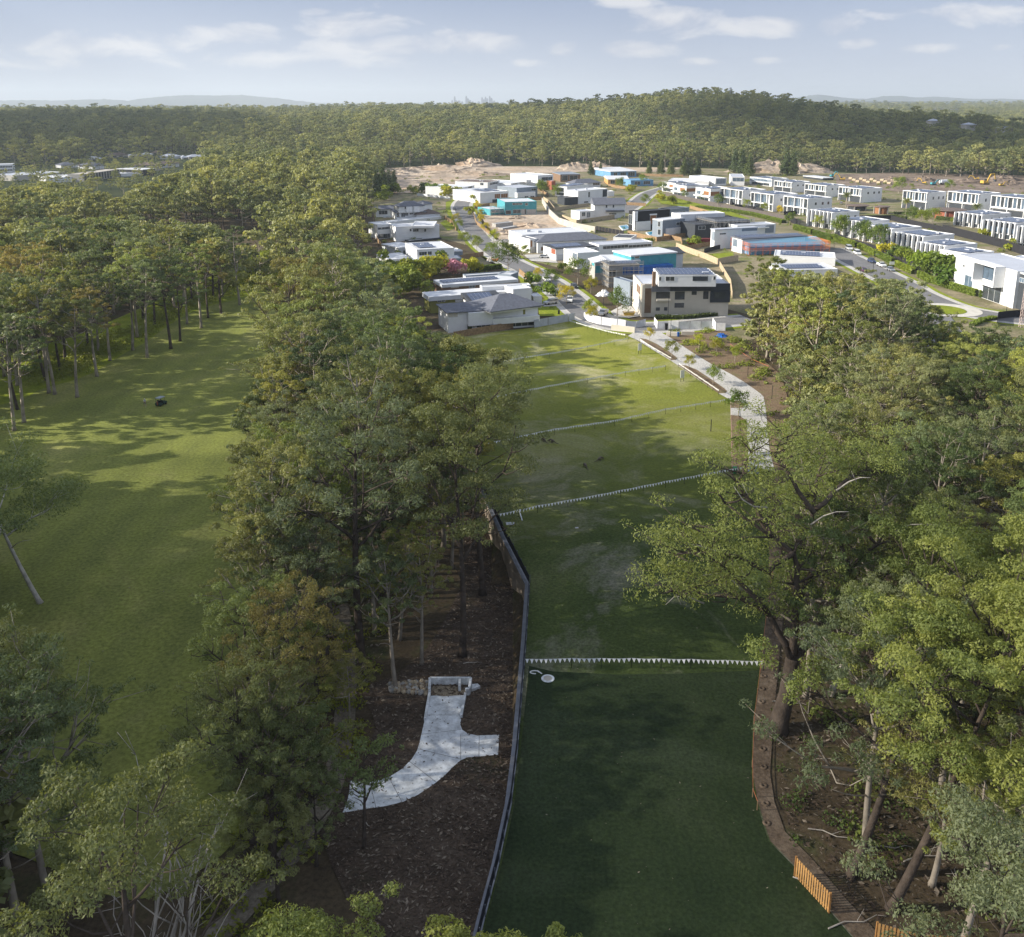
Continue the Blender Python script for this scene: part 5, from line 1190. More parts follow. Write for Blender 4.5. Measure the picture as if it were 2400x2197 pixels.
# --- suburb far to the left
K7 = kconv(0, 300, 3.075); KF = kconv(0, 0, 1.0)
h = H('long white three storey building on the edge of the far suburb', cat='apartment building')
h.block(K7, (-200, 268), (88, 262), None, 345, D=14)
for k in range(14):
    for f_ in range(3): L = h.last; x = L['W']*(.42+k*.041); z0 = L['z0']; hh = (L['zr']-z0)/3.3; h.rect('F', x, x+1.0, z0+.9+hh*f_, z0+.9+hh*f_+1.3, 1)
h = H('half built concrete block with open window grid and scaffolding in the far suburb', cat='unfinished building')
h.block(K7, (600, 335), (862, 298), None, 392, D=13, m=M_block, roof=M_conc2, wm=M_block)
for k in range(13):
    for f_ in range(3): L = h.last; x = L['W']*(.03+k*.075); z0 = L['z0']; hh = (L['zr']-z0)/3.3; h.rect('F', x, x+L['W']*.045, z0+.8+hh*f_, z0+.8+hh*f_+1.7, 1, M_glass, M_brown)
h = H('low pale concrete shell behind the gum tops in the far suburb', cat='unfinished building')
h.block(K7, (100, 345), (470, 318), (150, 300), 385, m=M_block, roof=M_roofg)
h = H('pale concrete slab building below the open window grid', cat='unfinished building')
h.block(K7, (330, 362), (600, 350), (350, 340), 400, m=M_white)
for (A, B, base, D, rm, wm_, lab) in [((440, 268), (560, 262), 290, 12, M_tile, M_white, 'blue grey roofed house in the far suburb beside the concrete shell'), ((560, 268), (690, 272), 295, 12, M_tile, M_white, 'second blue grey roofed house in the far suburb, near the open grid'),
    ((965, 270), (1140, 268), 310, 14, M_tilebr, M_cream, 'largest brown hipped roof house of the far suburb'), ((1150, 262), (1290, 252), 290, 12, M_tilebr, M_white, 'white house with brown roof next to the big brown roof'),
    ((610, 225), (735, 222), 240, 12, M_roofg, M_cream, 'low pale house above the palms of the far suburb'), ((800, 198), (925, 192), 215, 12, M_tilebr, M_cream, 'cream house with thin brown roof on the far suburb ridge'),
    ((930, 200), (1010, 198), 218, 12, M_roofg, M_cream, 'cream house with pale hipped roof on the far suburb ridge'), ((1030, 192), (1100, 190), 205, 10, M_roofw, M_white, 'white roofed house on the far suburb ridge'),
    ((1150, 205), (1275, 205), 225, 12, M_roofg, M_lgrey, 'wide pale roofed house at the end of the far suburb ridge'), ((1090, 178), (1150, 178), 190, 10, M_tilebr, M_cream, 'small brown roofed house topmost on the far suburb ridge'), ((1360, 210), (1500, 205), 225, 12, M_roofg, M_cream, 'hipped grey roof house among the gums past the suburb ridge'),
    ((1310, 215), (1345, 214), 226, 9, M_roofg, M_white, 'tiny white house among the gums past the suburb ridge')]:
    H(lab).block(K7, A, B, None, base, D=D, m=wm_, roof=rm, top='hip', rh=2.2, win=[('F', A[0]+15, A[0]+40, A[1]+4, A[1]+13, 2), ('F', A[0]+60, A[0]+85, A[1]+4, A[1]+13, 2)])
h = H('white roofed black house below the brown hipped roof'); h.block(K7, (1030, 300), (1118, 292), (940, 285), 345, m=M_black, over=.4)
h = H('low white flat house nearest the gums in the far suburb'); h.block(K7, (872, 330), (1040, 322), (880, 315), 352)
for (x, y, w_, lab) in [(20, 135, 80, 'long white shed roof beyond the suburb trees'), (60, 140, 60, 'second white shed beyond the suburb trees')]: H(lab, name='shed', cat='shed').block(K7, (x, y+12), (x+w_, y+12), None, y+22, D=15)
for i, (u, v, lab) in enumerate([(2182, 288, 'white farmhouse alone in the dark wood'), (2265, 298, 'second white house in the dark wood beside the bright field'), (2345, 300, 'long white roof in the dark wood near the picture edge'), (2135, 270, 'tiny house at the corner of the bright field'), (2250, 270, 'tiny roof above the bright field'), (2190, 262, 'low shed on the bright field')]):
    kx, ky = KNOLL[i]; g = Vector((kx, ky, hgt(kx, ky))); zr = g.z+5.5; w_ = 20 if i == 2 else 12
    H(lab).block(KF, (u, v), None, None, 0, zr=zr, z0=g.z-2, dirv=(1, .1), Wm=w_, D=12, top='hip', rh=2.4, roof=M_roofg, m=M_cream, pos=(g.x, g.y))
sheet('field', [tuple(gp(u, v)[:2]) for u, v in [(2130, 270), (2180, 262), (2260, 262), (2250, 274)]], M_fair, 1.0, sub=60)
# ------------------------------------------------------------------ walls and fences
def run_wall(name, pts, h0, h1, th, m, label, cat, group=None, cap=None, posts=None, rail=None, parts=True):
    """pts: world 3D base points; one thing with panel, cap and posts as parts"""
    e = empty(name, pts[0], 0, label, cat, group); o = Vector(pts[0]); M = MB()
    for a, b in zip(pts[:-1], pts[1:]):
        d = (b-a).to_2d(); 
        if d.length < .01: continue
        d.normalize(); n = Vector((-d.y, d.x))*th/2
        q = [a.to_2d()+n, a.to_2d()-n, b.to_2d()-n, b.to_2d()+n]; zz = [a.z, a.z, b.z, b.z]
        vs = [(p.x-o.x, p.y-o.y, z+h0-o.z) for p, z in zip(q, zz)]+[(p.x-o.x, p.y-o.y, z+h1-o.z) for p, z in zip(q, zz)]
        M.add(vs, [(3, 2, 1, 0), (4, 5, 6, 7), (0, 1, 5, 4), (1, 2, 6, 5), (2, 3, 7, 6), (3, 0, 4, 7)])
    M.build('panel', m, e)
    if cap:
        Q = MB()
        for a, b in zip(pts[:-1], pts[1:]): Q.bar(Vector(a)-o+Vector((0, 0, h1+.06)), Vector(b)-o+Vector((0, 0, h1+.06)), th+.16, 0, .13)
        Q.build('cap', cap, e)
    if posts:
        sp, w_, hh, pm, side = posts; acc = 0
        for a, b in zip(pts[:-1], pts[1:]):
            L = (b-a).length; k = int(L/sp)+1; d = (b-a).normalized(); n = Vector((-d.y, d.x, 0))
            for i in range(k):
                p = a+(b-a)*i/k-o+n*side; MB().box(p.x-w_/2, p.x+w_/2, p.y-w_/2, p.y+w_/2, p.z+h0, p.z+hh).build('post', pm, e)
    return e
def gpts(K, pl, off=0): return [gp(*K(*p), off) for p in pl]
ID = lambda x, y: (x, y)
# retaining wall between the raised lawn and the bark mulch
M_rw = mat('rough_retaining_wall', (.30, .25, .20), scale=.35, var=.3, rough=.95, bump=.5)
M_cap = mat('blue_grey_capping', (.20, .215, .25), scale=.8, var=.2, rough=.7)
ww = [Vector((p.x, p.y, 0)) for p in WALL]
ww = [Vector((ww[0].x-4, ww[0].y+14, 0))]+ww
run_wall('retaining_wall', ww, WEST-.3, .05, .45, M_rw, 'long retaining wall holding the lawn above the bark mulch, with blue grey capping', 'retaining wall', cap=M_cap)
fw = [p+Vector((.22, 0, 0)) for p in ww]
run_wall('mesh_fence', fw, .35, 1.45, .05, mat('black_fence_mesh', (.012, .014, .022), var=.1), 'black boundary fence standing on the capping of the lawn retaining wall', 'fence', posts=(2.6, .09, 1.5, mat('fence_post_grey', (.10, .11, .14)), .12))
# new timber fence at the foot of the lawn
def paling(name, pts, h, m, label, group=None, sp=.26, w_=.16, back=None):
    e = empty(name, pts[0], 0, label, 'fence', group); o = Vector(pts[0]); M = MB(); R = MB()
    for a, b in zip(pts[:-1], pts[1:]):
        L = (b-a).length; k = max(1, int(L/sp)); d = (b-a).normalized(); n = Vector((-d.y, d.x, 0))
        for i in range(k):
            p = a+d*(i+.5)*L/k-o; q = p+d*w_; M.bar(p+Vector((0, 0, h/2))-d*w_/2, p+Vector((0, 0, h/2))+d*w_/2, .03, 0, h)
        for z in (.3, h-.3): R.bar(a-o+n*.05+Vector((0, 0, z)), b-o+n*.05+Vector((0, 0, z)), .05, 0, .1)
    M.build('paling', m, e); R.build('rail', back or m, e); 
    for a, b in zip(pts[:-1], pts[1:]):
        L = (b-a).length; k = max(1, int(L/2.4))
        for i in range(k+1): p = a+(b-a)*i/k-o; MB().box(p.x-.07, p.x+.07, p.y-.02, p.y+.12, 0, h+.05).build('post', back or m, e)
    return e
M_fo2 = mat('wet_timber', (.42, .21, .07), scale=3, var=.3)
paling('timber_fence', [at(1863, 2055), at(1943, 2142)], 1.9, M_fenceo, 'short run of new orange timber fence beside the lawn edge', 'new timber fences', back=M_fo2)
paling('timber_fence', [at(2052, 2212), at(2150, 2240), at(2260, 2245)], 1.9, M_fenceo, 'new orange timber fence running out of the bottom of the wood', 'new timber fences', back=M_fo2)
def line_fence(K, pl, h, m, label, name='fence', th=.08, cap=None, posts=None, cat='fence', group='fences between the house gardens'):
    return run_wall(name, gpts(K, pl), -.2, h, th, m, label, cat, group, cap, posts)
PW = (2.4, .10, 2.0, M_fencew, .08)
line_fence(K8, [(350, 652), (700, 590), (860, 560)], 1.9, M_fencew, 'brown timber fence below the grey hipped roof house at the lawn corner', posts=PW)
line_fence(K3, [(290, 1165), (700, 1110), (1040, 1055)], 2.2, M_fencew, 'brown timber fence under the floating white box house', posts=PW)
line_fence(K3, [(575, 415), (750, 432), (900, 452)], 1.6, M_whitep, 'white slatted fence below the yellow shrubs')
line_fence(K4, [(300, 590), (430, 640), (600, 615), (870, 575)], 2.0, M_fencet, 'tan timber fence round the steep roofed house')
line_fence(K4, [(300, 585), (430, 640)], 1.6, M_fenced, 'dark slatted fence beside the steep roofed house')
line_fence(K4, [(608, 700), (720, 720), (860, 745)], 2.2, M_fenced, 'dark fence in front of the pool of the black cube house', posts=(3, .12, 2.2, M_fencet, -.1))
line_fence(K4, [(895, 740), (1160, 800), (1455, 755)], 2.0, M_fencew, 'brown fence under the slanting roof house', posts=PW)
line_fence(K4, [(1335, 860), (1450, 905), (1600, 960), (1715, 1010), (1760, 1000), (1900, 975)], 2.4, M_fencet, 'curving tan fence behind the house under silver scaffolding', posts=PW)
line_fence(K4, [(1730, 1030), (1830, 1200), (1845, 1320)], 2.2, M_fencet, 'tan fence climbing down beside the big corner house', posts=PW)
line_fence(K4, [(1590, 905), (1720, 870), (1860, 850)], 1.8, M_fenced, 'dark fence along the small back lawn')
line_fence(K4, [(130, 420), (180, 455), (230, 520)], 2.0, M_fencet, 'tan fence on top of the long retaining wall', posts=PW)
line_fence(K4, [(230, 525), (400, 495), (545, 478)], 1.8, M_fencet, 'tan fence along the dry grass bank')
line_fence(K4, [(960, 200), (1200, 210), (1400, 215)], 2.0, M_fencew, 'long brown fence in front of the far forest')
line_fence(K5, [(0, 460), (330, 530), (660, 600), (900, 640), (1290, 720)], 2.6, mat('brown_retaining', (.11, .095, .09), scale=.5), 'long dark brown retaining wall below the white townhouses', name='retaining_wall', cat='retaining wall')
line_fence(K4, [(120, 450), (185, 560), (270, 640), (420, 690), (600, 725)], 3.2, M_conc2, 'long pale retaining wall curving past the bare plot', name='retaining_wall', cat='retaining wall', th=.5)
line_fence(K5, [(1290, 700), (1440, 790)], 3.0, M_fenced, 'tall black fence beside the first finned townhouse', th=.2)
line_fence(K6, [(1090, 720), (1160, 740), (1700, 880), (2000, 985)], 3.6, M_fenced, 'tall black wall below the second finned row', th=.3)
line_fence(K6, [(240, 600), (560, 600), (720, 640), (1090, 720)], 2.6, M_fenced, 'black wall behind the three round garden trees', th=.3)
line_fence(K6, [(-20, 780), (150, 850), (330, 900), (580, 1000), (700, 1060), (840, 1120)], 2.6, M_fenced, 'black fence in front of the finned street row', th=.15)
line_fence(K6, [(1650, 1690), (1660, 1620), (1850, 1600), (1933, 1600)], 2.2, M_fenced, 'dark fence round the site by the roundabout')
for i, pl in enumerate([[(620, 520), (710, 555)], [(740, 575), (930, 600)], [(930, 600), (1030, 620)], [(1100, 615), (1270, 630)], [(1270, 660), (1400, 650)]]):
    line_fence(K5, pl, 1.9, M_fenced, 'short black garden fence %s' % ['under the first grid windowed townhouse', 'left of the middle grid windowed townhouse', 'in front of the middle grid windowed townhouse', 'beside the third grid windowed townhouse', 'in front of the third grid windowed townhouse'][i])
for K_, pl, lab in [(K3, [(840, 640), (930, 700), (960, 760)], 'brown fence in front of the bright white house by the street'), (K3, [(150, 660), (180, 860), (290, 1000)], 'brown fence along the forest behind the white houses'), (K3, [(1140, 545), (1290, 520)], 'brown fence beside the turquoise frame'), (K3, [(1130, 600), (1160, 700), (1290, 800)], 'wire fence along the bare plot kerb'), (K3, [(1480, 470), (1800, 455)], 'brown fence behind the turquoise frame'),
    (K3, [(1080, 440), (1200, 480)], 'brown fence beside the white box house'), (K4, [(80, 330), (180, 395)], 'brown fence beside the tall tree in the upper row'), (K4, [(400, 325), (560, 300)], 'brown fence between the upper row houses'), (K4, [(720, 300), (900, 330)], 'brown fence by the street bend frames'), (K4, [(880, 470), (1060, 480)], 'brown fence above the black cube house'), (K4, [(1460, 500), (1660, 560)], 'brown fence above the slanting roof house'),
    (K4, [(1130, 745), (1380, 800), (1390, 850)], 'brown fence in the weedy plot'), (K4, [(560, 1060), (700, 1040)], 'site fence before the turquoise house'), (K4, [(1420, 880), (1640, 840)], 'brown fence behind the red shipping container'), (K3, [(820, 1090), (1040, 1040), (1230, 1010)], 'grey fence at the yard of the floating box house'), (K3, [(1580, 1180), (1690, 1270)], 'dark fence beside the solar roof house')]:
    line_fence(K_, pl, 1.9, M_fencew, lab)
# white banner fences by the gate
def banner(K, pl, h, m, label, name='banner_fence'):
    pts = gpts(K, pl); e = empty(name, pts[0], 0, label, 'fence', 'temporary banner fences by the gate'); o = pts[0]
    for a, b in zip(pts[:-1], pts[1:]):
        M = MB(); d = (b-a).normalized(); M.bar(a-o+d*.12+Vector((0, 0, h/2+.1)), b-o-d*.12+Vector((0, 0, h/2+.1)), .04, 0, h-.1); M.build('banner', m, e)
        MB().bar(a-o, a-o+Vector((0, 0, h+.1)), .07).build('post', M_steel, e)
    MB().bar(pts[-1]-o, pts[-1]-o+Vector((0, 0, h+.1)), .07).build('post', M_steel, e); return e
M_ban = mat('white_banner', (.70, .71, .74), scale=.9, var=.12)
M_bang = mat('grey_shade_cloth', (.42, .45, .50), scale=.7, var=.12)
banner(K4, [(495, 1515), (590, 1545), (655, 1560), (800, 1580), (880, 1590)], 2.3, M_ban, 'white banner panels along the kerb left of the gate')
banner(K4, [(880, 1590), (975, 1590), (1058, 1570)], 2.0, M_bang, 'open grey mesh gate leaf over the path')
banner(K4, [(1135, 1560), (1165, 1600), (1260, 1600), (1360, 1603), (1460, 1600), (1560, 1600), (1660, 1598)], 2.3, M_ban, 'white and grey banner panels right of the gate')
banner(K4, [(1665, 1565), (1695, 1615), (1785, 1618)], 2.3, M_ban, 'last short white banner panels next to the wood')
banner(K8, [(980, 570), (1090, 550), (1250, 520), (1300, 508)], 2.3, M_bang, 'grey shade cloth fence beside the grey roofed house')
line_fence(K4, [(748, 1605), (960, 1630)], 1.6, M_cream, 'low cream entry wall left of the path gate', name='entry_wall', th=.5, cat='wall', group='entry walls by the footpath')
line_fence(K4, [(1245, 1655), (1350, 1660)], 1.1, M_cream, 'low cream wall right of the path gate', name='entry_wall', th=.8, cat='wall', group='entry walls by the footpath')
line_fence(K4, [(1385, 1648), (1500, 1650)], 1.0, M_conc2, 'grey concrete block wall right of the path gate', name='entry_wall', th=.8, cat='wall', group='entry walls by the footpath')
# ------------------------------------------------------------------ bunting
def bunting(K, pl, label, h=1.25, postd=4.2, z=0, pen=True, stake=True):
    pts = [at(*K(*p), z+h) for p in pl]; e = empty('bunting', (pts[0].x, pts[0].y, z), 0, label, 'bunting', 'white bunting lines across the lawn'); o = e.location.copy()
    L = MB(); Fg = MB(); tot = 0
    for a, b in zip(pts[:-1], pts[1:]):
        D_ = (b-a).length; d = (b-a).normalized(); k = max(1, round(D_/postd)); n = max(2, int(D_/.52))
        if stake:
            for i in range(k+1):
                p = a+(b-a)*i/k-o; MB().box(p.x-.03, p.x+.03, p.y-.03, p.y+.03, 0, h+.04).build('post', M_black, e)
        def sag(t): f = (t*k) % 1; return -.07*math.sin(math.pi*f)
        prev = None
        for i in range(n+1):
            t = i/n; p = a+(b-a)*t-o+Vector((0, 0, sag(t)))
            if prev is not None:
                L.bar(prev, p, .025); m_ = (prev+p)/2
                Fg.add([prev+d*.07+Vector((0, 0, -.01)), p-d*.07+Vector((0, 0, -.01)), m_+Vector((0, -.22-.08*(i % 3), -.33))], [(0, 1, 2)])
            prev = p
    L.build('rope', M_whitep, e); Fg.build('pennant', M_whitep, e); return e
bunting(ID, [(1230, 1545), (1340, 1543), (1480, 1543), (1620, 1545), (1790, 1550)], 'straight line of white pennants across the nearest part of the lawn')
bunting(ID, [(1170, 1205), (1260, 1185), (1400, 1160), (1560, 1128), (1690, 1103), (1745, 1094)], 'white pennant line slanting from the retaining wall to the planted bed')
bunting(ID, [(1135, 1040), (1180, 1030), (1300, 1005), (1440, 985), (1560, 958), (1700, 936)], 'white pennant line to the bend of the footpath')
bunting(K8, [(620, 1118), (800, 1080), (1100, 1020), (1400, 965), (1700, 910), (2016, 862)], 'fourth white pennant line up the lawn, past the big middle gum')
bunting(K8, [(690, 835), (900, 795), (1200, 750), (1500, 690), (1720, 645)], 'farthest white pennant line across the sunny end of the lawn')
bunting(K8, [(1255, 505), (1400, 548), (1560, 590), (1700, 618)], 'white pennant line edging the bed before the white banners', postd=3)
bunting(K9, [(262, 330), (430, 430), (585, 520)], 'white pennants along the first planted bed of the footpath', postd=3)
bunting(K9, [(660, 575), (850, 700), (1075, 852)], 'white pennants along the second planted bed of the footpath', postd=3)
# marker rope with orange tape on the right of the lawn
def tape(K, pl, label, m, h=.9):
    pts = [at(*K(*p), h) for p in pl]; e = empty('barrier_tape', (pts[0].x, pts[0].y, 0), 0, label, 'barrier tape', 'orange tape lines'); o = e.location.copy()
    L = MB()
    for a, b in zip(pts[:-1], pts[1:]): L.bar(a-o, b-o, .03, 0, .06)
    L.build('tape', m, e)
    for a in pts: p = a-o; MB().box(p.x-.04, p.x+.04, p.y-.04, p.y+.04, 0, h+.1).build('post', M_fencew, e)
    return e
M_tape = mat('orange_tape', (.50, .17, .09), scale=3)
tape(ID, [(1812, 1330), (1795, 1450), (1783, 1560), (1768, 1680), (1764, 1780), (1765, 1850), (1776, 1880)], 'orange tape down the wood side of the lawn', M_tape)
tape(K9, [(1195, 960), (1200, 1120), (1207, 1400), (1212, 1650)], 'striped red and white tape beside the long planted bed', mat('pink_tape', (.75, .45, .42)))
tape(K9, [(1190, 380), (1400, 530), (1590, 610)], 'orange tape across the mulched bank', M_tape)
# post holes in the dirt edge: little mounds
for i, (u, v) in enumerate([(1793, 1548), (1790, 1585), (1786, 1615), (1785, 1645), (1781, 1678), (1781, 1716), (1788, 1756), (1790, 1798), (1790, 1842), (1795, 1884), (1797, 1930)]):
    p = at(u, v); M = MB(); M.lathe([(.45, 0), (.33, .09), (.22, .12), (.14, .04), (.07, .02)], n=8)
    o = M.build('dirt_mound', M_edge, None, True, p); tag(o, 'small dug post hole mound in the dirt edge beside the orange tape', 'dirt mound', 'dug holes along the dirt edge')
# signs on the lawn
def sign(K, b, w_, h0, h1, label, m=M_whitep, cat='sign', name='sign', yaw=0):
    p = gp(*K(*b)); e = empty(name, p, yaw, label, cat); MB().box(-w_/2, w_/2, -.03, .03, h0, h1).build('board', m, e)
    for s in (-1, 1): MB().box(s*w_*.35-.04, s*w_*.35+.04, -.02, .06, 0, h0+.2).build('post', M_black, e)
    return e
sign(K9, (260, 482), 1.1, .9, 2.7, 'white board on posts standing on the lawn below the first planted bed', yaw=.5)
sign(K9, (697, 768), 1.1, .9, 2.7, 'white board on posts standing on the lawn beside the second planted bed', yaw=.5)
sign(K9, (1428, 1750), 1.9, .6, 2.0, 'pale blue board between two posts at the end of the footpath', m=mat('pale_blue_board', (.50, .62, .78)))
sign(K6, (570, 1090), 1.9, 1.2, 2.4, 'white street sign board in front of the hedge by the parked utes')
def post(b, h, label, K=K9, m=None, name='marker_post', cat='post', r=.06, grp='dark posts beside the path'):
    p = gp(*K(*b)); M = MB(); M.lathe([(r*1.5, 0), (r*1.5, .12), (r, .14), (r, h-.1), (r*1.3, h-.08), (r*1.2, h)], n=7); o = M.build(name, m or M_black, None, False, p); tag(o, label, cat, grp)
post((992, 1280), 2.4, 'black post alone on the lawn beside the striped tape', r=.08)
post((877, 475), 3.2, 'tall dark post on the mulched bank below the blue tarpaulin'); post((1372, 715), 3.2, 'tall dark post halfway down the mulched bank'); post((1620, 945), 3.0, 'tall dark post at the path bend'); post((1652, 1270), 2.4, 'dark post in the bank where the path straightens')
def bin_(K, b, label, m, s=1.0, h=1.1):
    p = gp(*K(*b)); e = empty('wheelie_bin', p, 0, label, 'bin', 'bins'); M = MB(); w_ = .3*s
    M.add([(-w_*.8, -w_*.8, .08), (w_*.8, -w_*.8, .08), (w_*.8, w_*.8, .08), (-w_*.8, w_*.8, .08), (-w_, -w_, h), (w_, -w_, h), (w_, w_, h), (-w_, w_, h)], [(3, 2, 1, 0), (4, 5, 6, 7), (0, 1, 5, 4), (1, 2, 6, 5), (2, 3, 7, 6), (3, 0, 4, 7)]); M.build('body', m, e)
    MB().box(-w_*1.08, w_*1.08, -w_*1.1, w_*1.2, h, h+.09).build('lid', m, e)
    for s_ in (-1, 1): M = MB(); M.tube([(s_*w_*.9-.04, w_, .1), (s_*w_*.9+.04, w_, .1)], [.1, .1], 8); M.build('wheel', M_black, e)
M_green = mat('green_plastic', (.02, .22, .06), rough=.4)
bin_(K9, (1217, 985), 'green bin in the small round bed at the path bend', M_green); bin_(K9, (1238, 1715), 'green bin at the end of the long planted bed', M_green)
bin_(K4, (1245, 1605), 'tall black bin against the banner panels', M_black, 1.2, 1.8); bin_(K4, (1355, 1665), 'black bin with blue lid between the low entry walls', M_tarp); bin_(K8, (1175, 460), 'black bin on the front lawn of the grey roofed house', M_black)
bin_(K3, (1500, 1690), 'red topped bin behind the mesh fence of the grey roofed house', M_brick); bin_(K3, (1180, 620), 'blue site toilet sized bin on the bare plot', M_tarp, 1.6, 2.2); bin_(K3, (1250, 735), 'blue site bin beside the flowering kerb trees', M_tarp, 1.6, 2.0)
def heap(K, c, rx, ry, h, m, label, name='dirt_heap', cat='heap', seed=0, group=None, n=22):
    rng = np.random.default_rng(seed); p = gp(*K(*c)); M = MB(); vs = [(0, 0, h)]; fs = []; R = 6
    for j in range(1, R+1):
        for i in range(n):
            a = 6.2832*i/n; f = j/R; r_ = f*(1+.16*rng.normal()*(.4+.6*f)); vs.append((math.cos(a)*rx*r_, math.sin(a)*ry*r_, max(-.05, h*(1-f**1.6)*(1+.20*rng.normal()))-(.1 if j == R else 0)))
    for i in range(n): fs.append((0, 1+i, 1+(i+1) % n))
    for j in range(R-1):
        for i in range(n): a = 1+j*n+i; b = 1+j*n+(i+1) % n; fs.append((a, a+n, b+n, b))
    M.add(vs, fs); o = M.build(name, m, None, False, p); tag(o, label, cat, group); return o
heap(K9, (1105, 305), 1.9, 1.2, .9, M_tarp, 'crumpled bright blue tarpaulin on the mulched bank', 'tarpaulin', 'tarpaulin', 3)
# ------------------------------------------------------------------ headwall, rock pile, pit lids
hw = empty('headwall', at(1010, 1600, WEST), 0, 'pale concrete headwall box at the top of the apron, beside the rock pile', 'headwall')
o = hw.location.copy()
def hwp(x, y): p = at(*K3b(x, y), WEST); return Vector((p.x-o.x, p.y-o.y, 0))
hp = [hwp(*p) for p in [(785, 508), (812, 345), (815, 275), (1068, 275), (1058, 340), (1035, 345), (1008, 488)]]
for a, b, h1 in ((0, 1, .45), (1, 2, .9), (2, 3, .9), (3, 4, .9), (4, 5, .9), (5, 6, .45)):
    MB().bar(hp[a]+Vector((0, 0, h1/2-.05)), hp[b]+Vector((0, 0, h1/2-.05)), .28, 0, h1+.1).build('wall', M_concw, hw)
a = hwp(1000, 275); b = hwp(998, 325); MB().bar(a+Vector((0, 0, .4)), b+Vector((0, 0, .4)), .28, 0, .9).build('baffle', M_concw, hw)
a = hwp(1068, 300); MB().prism([(a.x+.1, a.y-.7), (a.x+1.1, a.y-.1), (a.x+.8, a.y+.4), (a.x+.1, a.y+.3)], 0, .35).build('spout', M_concw, hw)
sheet('silt', [tuple(at(*K3b(*p), WEST)[:2]) for p in [(825, 290), (990, 290), (1050, 320), (1030, 345), (900, 355), (820, 345)]], groundmat('silt_leaves', [(.20, .16, .11), (.30, .25, .18), (.12, .08, .05)], .8, 4), .09, z=WEST)
rng = np.random.default_rng(2); M_rocks = [mat('tan_rock', (.42, .35, .25), scale=2, var=.3), mat('grey_rock', (.36, .35, .33), scale=2, var=.3), mat('brown_rock', (.24, .18, .12), scale=2, var=.3)]
def rockmesh(seed):
    r = np.random.default_rng(seed); M = MB(); vs = []; n = 8
    for j in range(5):
        ph = math.pi*(j+.5)/5
        for i in range(n): a = 6.283*i/n+.3*j; k = .8+.35*r.random(); vs.append((math.sin(ph)*math.cos(a)*k, math.sin(ph)*math.sin(a)*k*.8, math.cos(ph)*.7*k))
    fs = [tuple(range(n))[::-1], tuple(range(4*n, 5*n))]
    for j in range(4):
        for i in range(n): a = j*n+i; b = j*n+(i+1) % n; fs.append((a, a+n, b+n, b))
    M.add(vs, fs); me = bpy.data.meshes.new('rock'); me.from_pydata(M.v, [], M.f); me.materials.append(M_rocks[seed % 3]); return me
RK = [rockmesh(i) for i in range(6)]
c0 = [at(*K3b(*p), WEST) for p in [(548, 268), (812, 262), (808, 348), (560, 325)]]
for k in range(150):
    s, t_ = rng.random(), rng.random(); p = (c0[0]*(1-s)+c0[1]*s)*(1-t_)+(c0[3]*(1-s)+c0[2]*s)*t_
    r_ = bpy.data.objects.new('rock', RK[k % 6]); C.objects.link(r_); sc1 = .20+.20*rng.random(); r_.location = (p.x, p.y, WEST+sc1*.5+.1*rng.random()); r_.scale = (sc1,)*3; r_.rotation_euler = (rng.random()*3, rng.random()*3, rng.random()*3)
    tag(r_, 'loose %s rock in the rip rap pile beside the concrete headwall' % ['tan', 'grey', 'brown'][k % 3], 'rock', 'rocks piled beside the headwall')
p = at(1284, 1592); e = empty('manhole', p, 0, 'round concrete manhole ring in the lawn below the nearest pennants', 'manhole'); M = MB(); M.lathe([(.72, 0), (.72, .10), (.48, .12)], n=24); M.build('ring', M_concw, e); MB().lathe([(.48, .0), (.47, .13)], n=20).build('cover', M_conc2, e)
p = at(1253, 1577); M = MB(); r = random.Random(4)
for k in range(9): a = k*.55; M.bar((math.cos(a)*.5, math.sin(a)*.28, .05), (math.cos(a+.6)*.5, math.sin(a+.6)*.3, .06), .15, 0, .06)
M.bar((.3, .3, .06), (.8, -.3, .06), .13, 0, .06); tag(M.build('geotextile', M_whitep, None, False, p), 'crumpled white cloth loop lying beside the manhole', 'cloth')
for (u, v, w_, d_, lab) in [(1196, 1228, 1.3, .9, 'square pit lid in the grass beside the retaining wall fence'), (1352, 1238, .5, .4, 'small white pit lid in the middle of the lawn'), (1730, 1005, .6, .4, 'small white box lid in the long planted bed')]:
    p = at(u, v); e = empty('pit_lid', p, .1, lab, 'pit lid', 'pit lids'); MB().box(-w_/2, w_/2, -d_/2, d_/2, 0, .06).build('frame', M_conc2, e); MB().box(-w_/2+.08, w_/2-.08, -d_/2+.08, d_/2-.08, .06, .08).build('cover', M_roofg, e)
M = MB(); M.bar(at(1217, 1198, .1)-at(1217, 1198), at(1224, 1220, .1)-at(1217, 1198), .16, 0, .12); tag(M.build('loose_board', M_concw, None, False, at(1217, 1198)), 'pale board lying on the grass under the pennant line', 'board')
